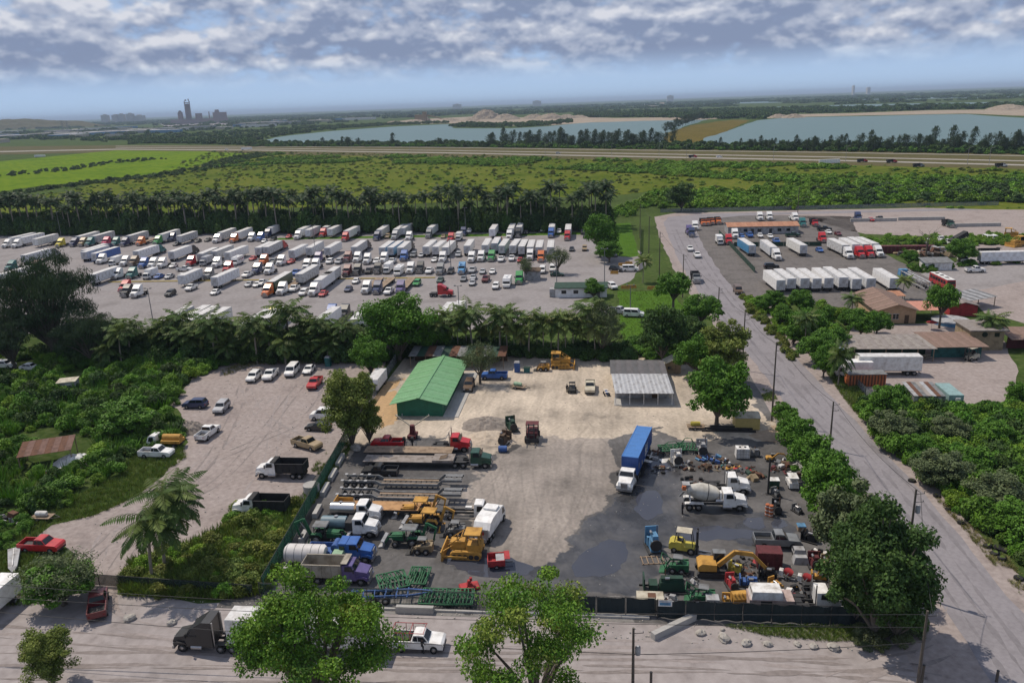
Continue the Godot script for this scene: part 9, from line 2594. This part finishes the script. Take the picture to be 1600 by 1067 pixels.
	for q in [[Vector3(-717.4, 0, -2831.2), 25.2, 8.64], [Vector3(-633.1, 0, -2812.3), 29.4, 11.52], [Vector3(-636, 0, -2985.9), 16.8, 17.28], [Vector3(-527.1, 0, -2848.4), 37.8, 11.52], [Vector3(-444.8, 0, -2829.4), 29.4, 10.08], [Vector3(-424.2, 0, -3087.9), 46.2, 33.12], [Vector3(-324, 0, -2846.8), 37.8, 18.72], [Vector3(-219.6, 0, -2792.1), 33.6, 15.84], [Vector3(-160.3, 0, -2706.3), 37.8, 17.28], [Vector3(-108.6, 0, -2722.9), 29.4, 12.96], [Vector3(419, 0, -1999.3), 18.9, 8.64], [Vector3(443.8, 0, -1960.6), 18.9, 8.64], [Vector3(946.7, 0, -2044.3), 37.8, 11.52], [Vector3(525.8, 0, -7090.5), 37.8, 14.4], [Vector3(-67.5, 0, -2756.6), 25.2, 8.64]]:
		heap("quarry_heap", "%s spoil heap from the left in the quarry beyond the lakes" % nth(n), "pile", q[0], q[1], q[2], mats.quarry, 20 + n, 1.4)
		n += 1
	o = thing("quarry_plant", "pale crusher building among the quarry heaps", "factory", Vector3(-632.9, 0, -2894.7))
	part(o, "crusher", MB.new().b(0, 0, 0, 40, 26, 24).b(14, 26, 0, 14, 10, 14).done(), dull("tan"))
	part(o, "conveyor", MB.new().beam(Vector3(20, 24, 0), Vector3(110, 2, 0), 5, 4).done(), dull("tan"))
	for q in [Vector3(-1824.8, 0, -2639.8), Vector3(-1727, 0, -2520.4)]:
		n += 1
		o = thing("pylon", "%s lattice power pylon at far left" % ["right", "left"][n % 2], "pylon", q, 0, "pylons at far left")
		var f := MB.new()
		for s in [-1, 1]:
			f.beam(Vector3(s * 5, 0, 0), Vector3(s * 0.8, 48, 0), 0.8, 0.8)
		for k in 3:
			f.beam(Vector3(-9, 34 + k * 6, 0), Vector3(9, 34 + k * 6, 0), 0.8, 0.8)
		for k in 5:
			f.beam(Vector3(-5 + k * 0.8, k * 8, 0), Vector3(5 - (k + 1) * 0.8, k * 8 + 8, 0), 0.5, 0.5)
		part(o, "tower", f.done(), dull("silver"))
	# far woods
	scatter("wood", "dark far woods beyond the lakes", bush_d, lf, [-78.5, -2773.9, 122.5, -2551.6, 272, -2081.3, 368.6, -1941.6, 524.5, -2320.1, 656, -2254.1, 848.9, -2257.7, 1012.9, -2109.6, 1145.1, -1860.8, 1330.6, -2164.9, 1206.6, -2516.1, 920.7, -2704.6, 611.7, -3111.5, 172.4, -3595.7, -106.2, -3759.1], 2600, 6.0, 12.0, 201)
	scatter("wood", "hazy belt of woods near the horizon", bush_d, lf, [-9000.0, -9500.0, 6500.0, -9500.0, 4500.0, -4200.0, 1500.0, -3600.0, -1500.0, -4200.0, -5000.0, -5200.0], 9000, 10.0, 22.0, 202, 0.7, [], 400.0)
	scatter("wood", "trees on the wooded bank inside the west lake", bush_d, lf, [-409.8, -2229.9, -397.3, -2462.6, -238.8, -2249.2, -135.6, -2286.1, -87.9, -2438.1, -71.1, -2207.2, -117.5, -1978.2, -201.8, -1898.3, -364.8, -2055.2], 420, 4.0, 8.0, 203)
	scatter("wood", "woods between the highway and the industrial area", bush_d, lf, [-2278.4, -2476.6, -1484.7, -2144.6, -1079.2, -1733.5, -922.2, -1668.3, -670.7, -1518.4, -739.8, -1855.6, -738.8, -2228.5, -685, -2578, -838.9, -2813.6, -1011.6, -2778.1, -1059.9, -2456.8, -1160.2, -2244.8, -1284.2, -2126.6, -1824.8, -2639.8, -2921.9, -3180.8], 1500, 4.0, 10.0, 204, 0.9, [], 90.0)
	scatter("wood", "belt of trees along the far side of the highway at left", bush_d, lf, [-972.6, -1606.5, -921.2, -1615.2, -611.6, -1383.2, -648.1, -1481.2, -901.4, -1740.4, -1063.8, -1811.7], 420, 4.0, 8.5, 205)
	scatter("wood", "scattered trees of the far left industrial area", bush_d, lf, [-2670.5, -2905.7, -1583, -2287.8, -1282.9, -2484.1, -1172.3, -3014.1, -1041.9, -3498.7, -1553.7, -4276, -1982, -3846.9, -2627.2, -3808, -4072.1, -4439.5], 1100, 5.0, 12.0, 206, 0.9, [], 120.0)
	scatter("wood", "trees on the shore north of the west lake", bush_d, lf, [-791.9, -2275.3, -685, -2578, -480.3, -2594.1, -507.3, -2740.9, -751.9, -2831.5, -875.2, -2516.5], 300, 4.0, 8.0, 207)
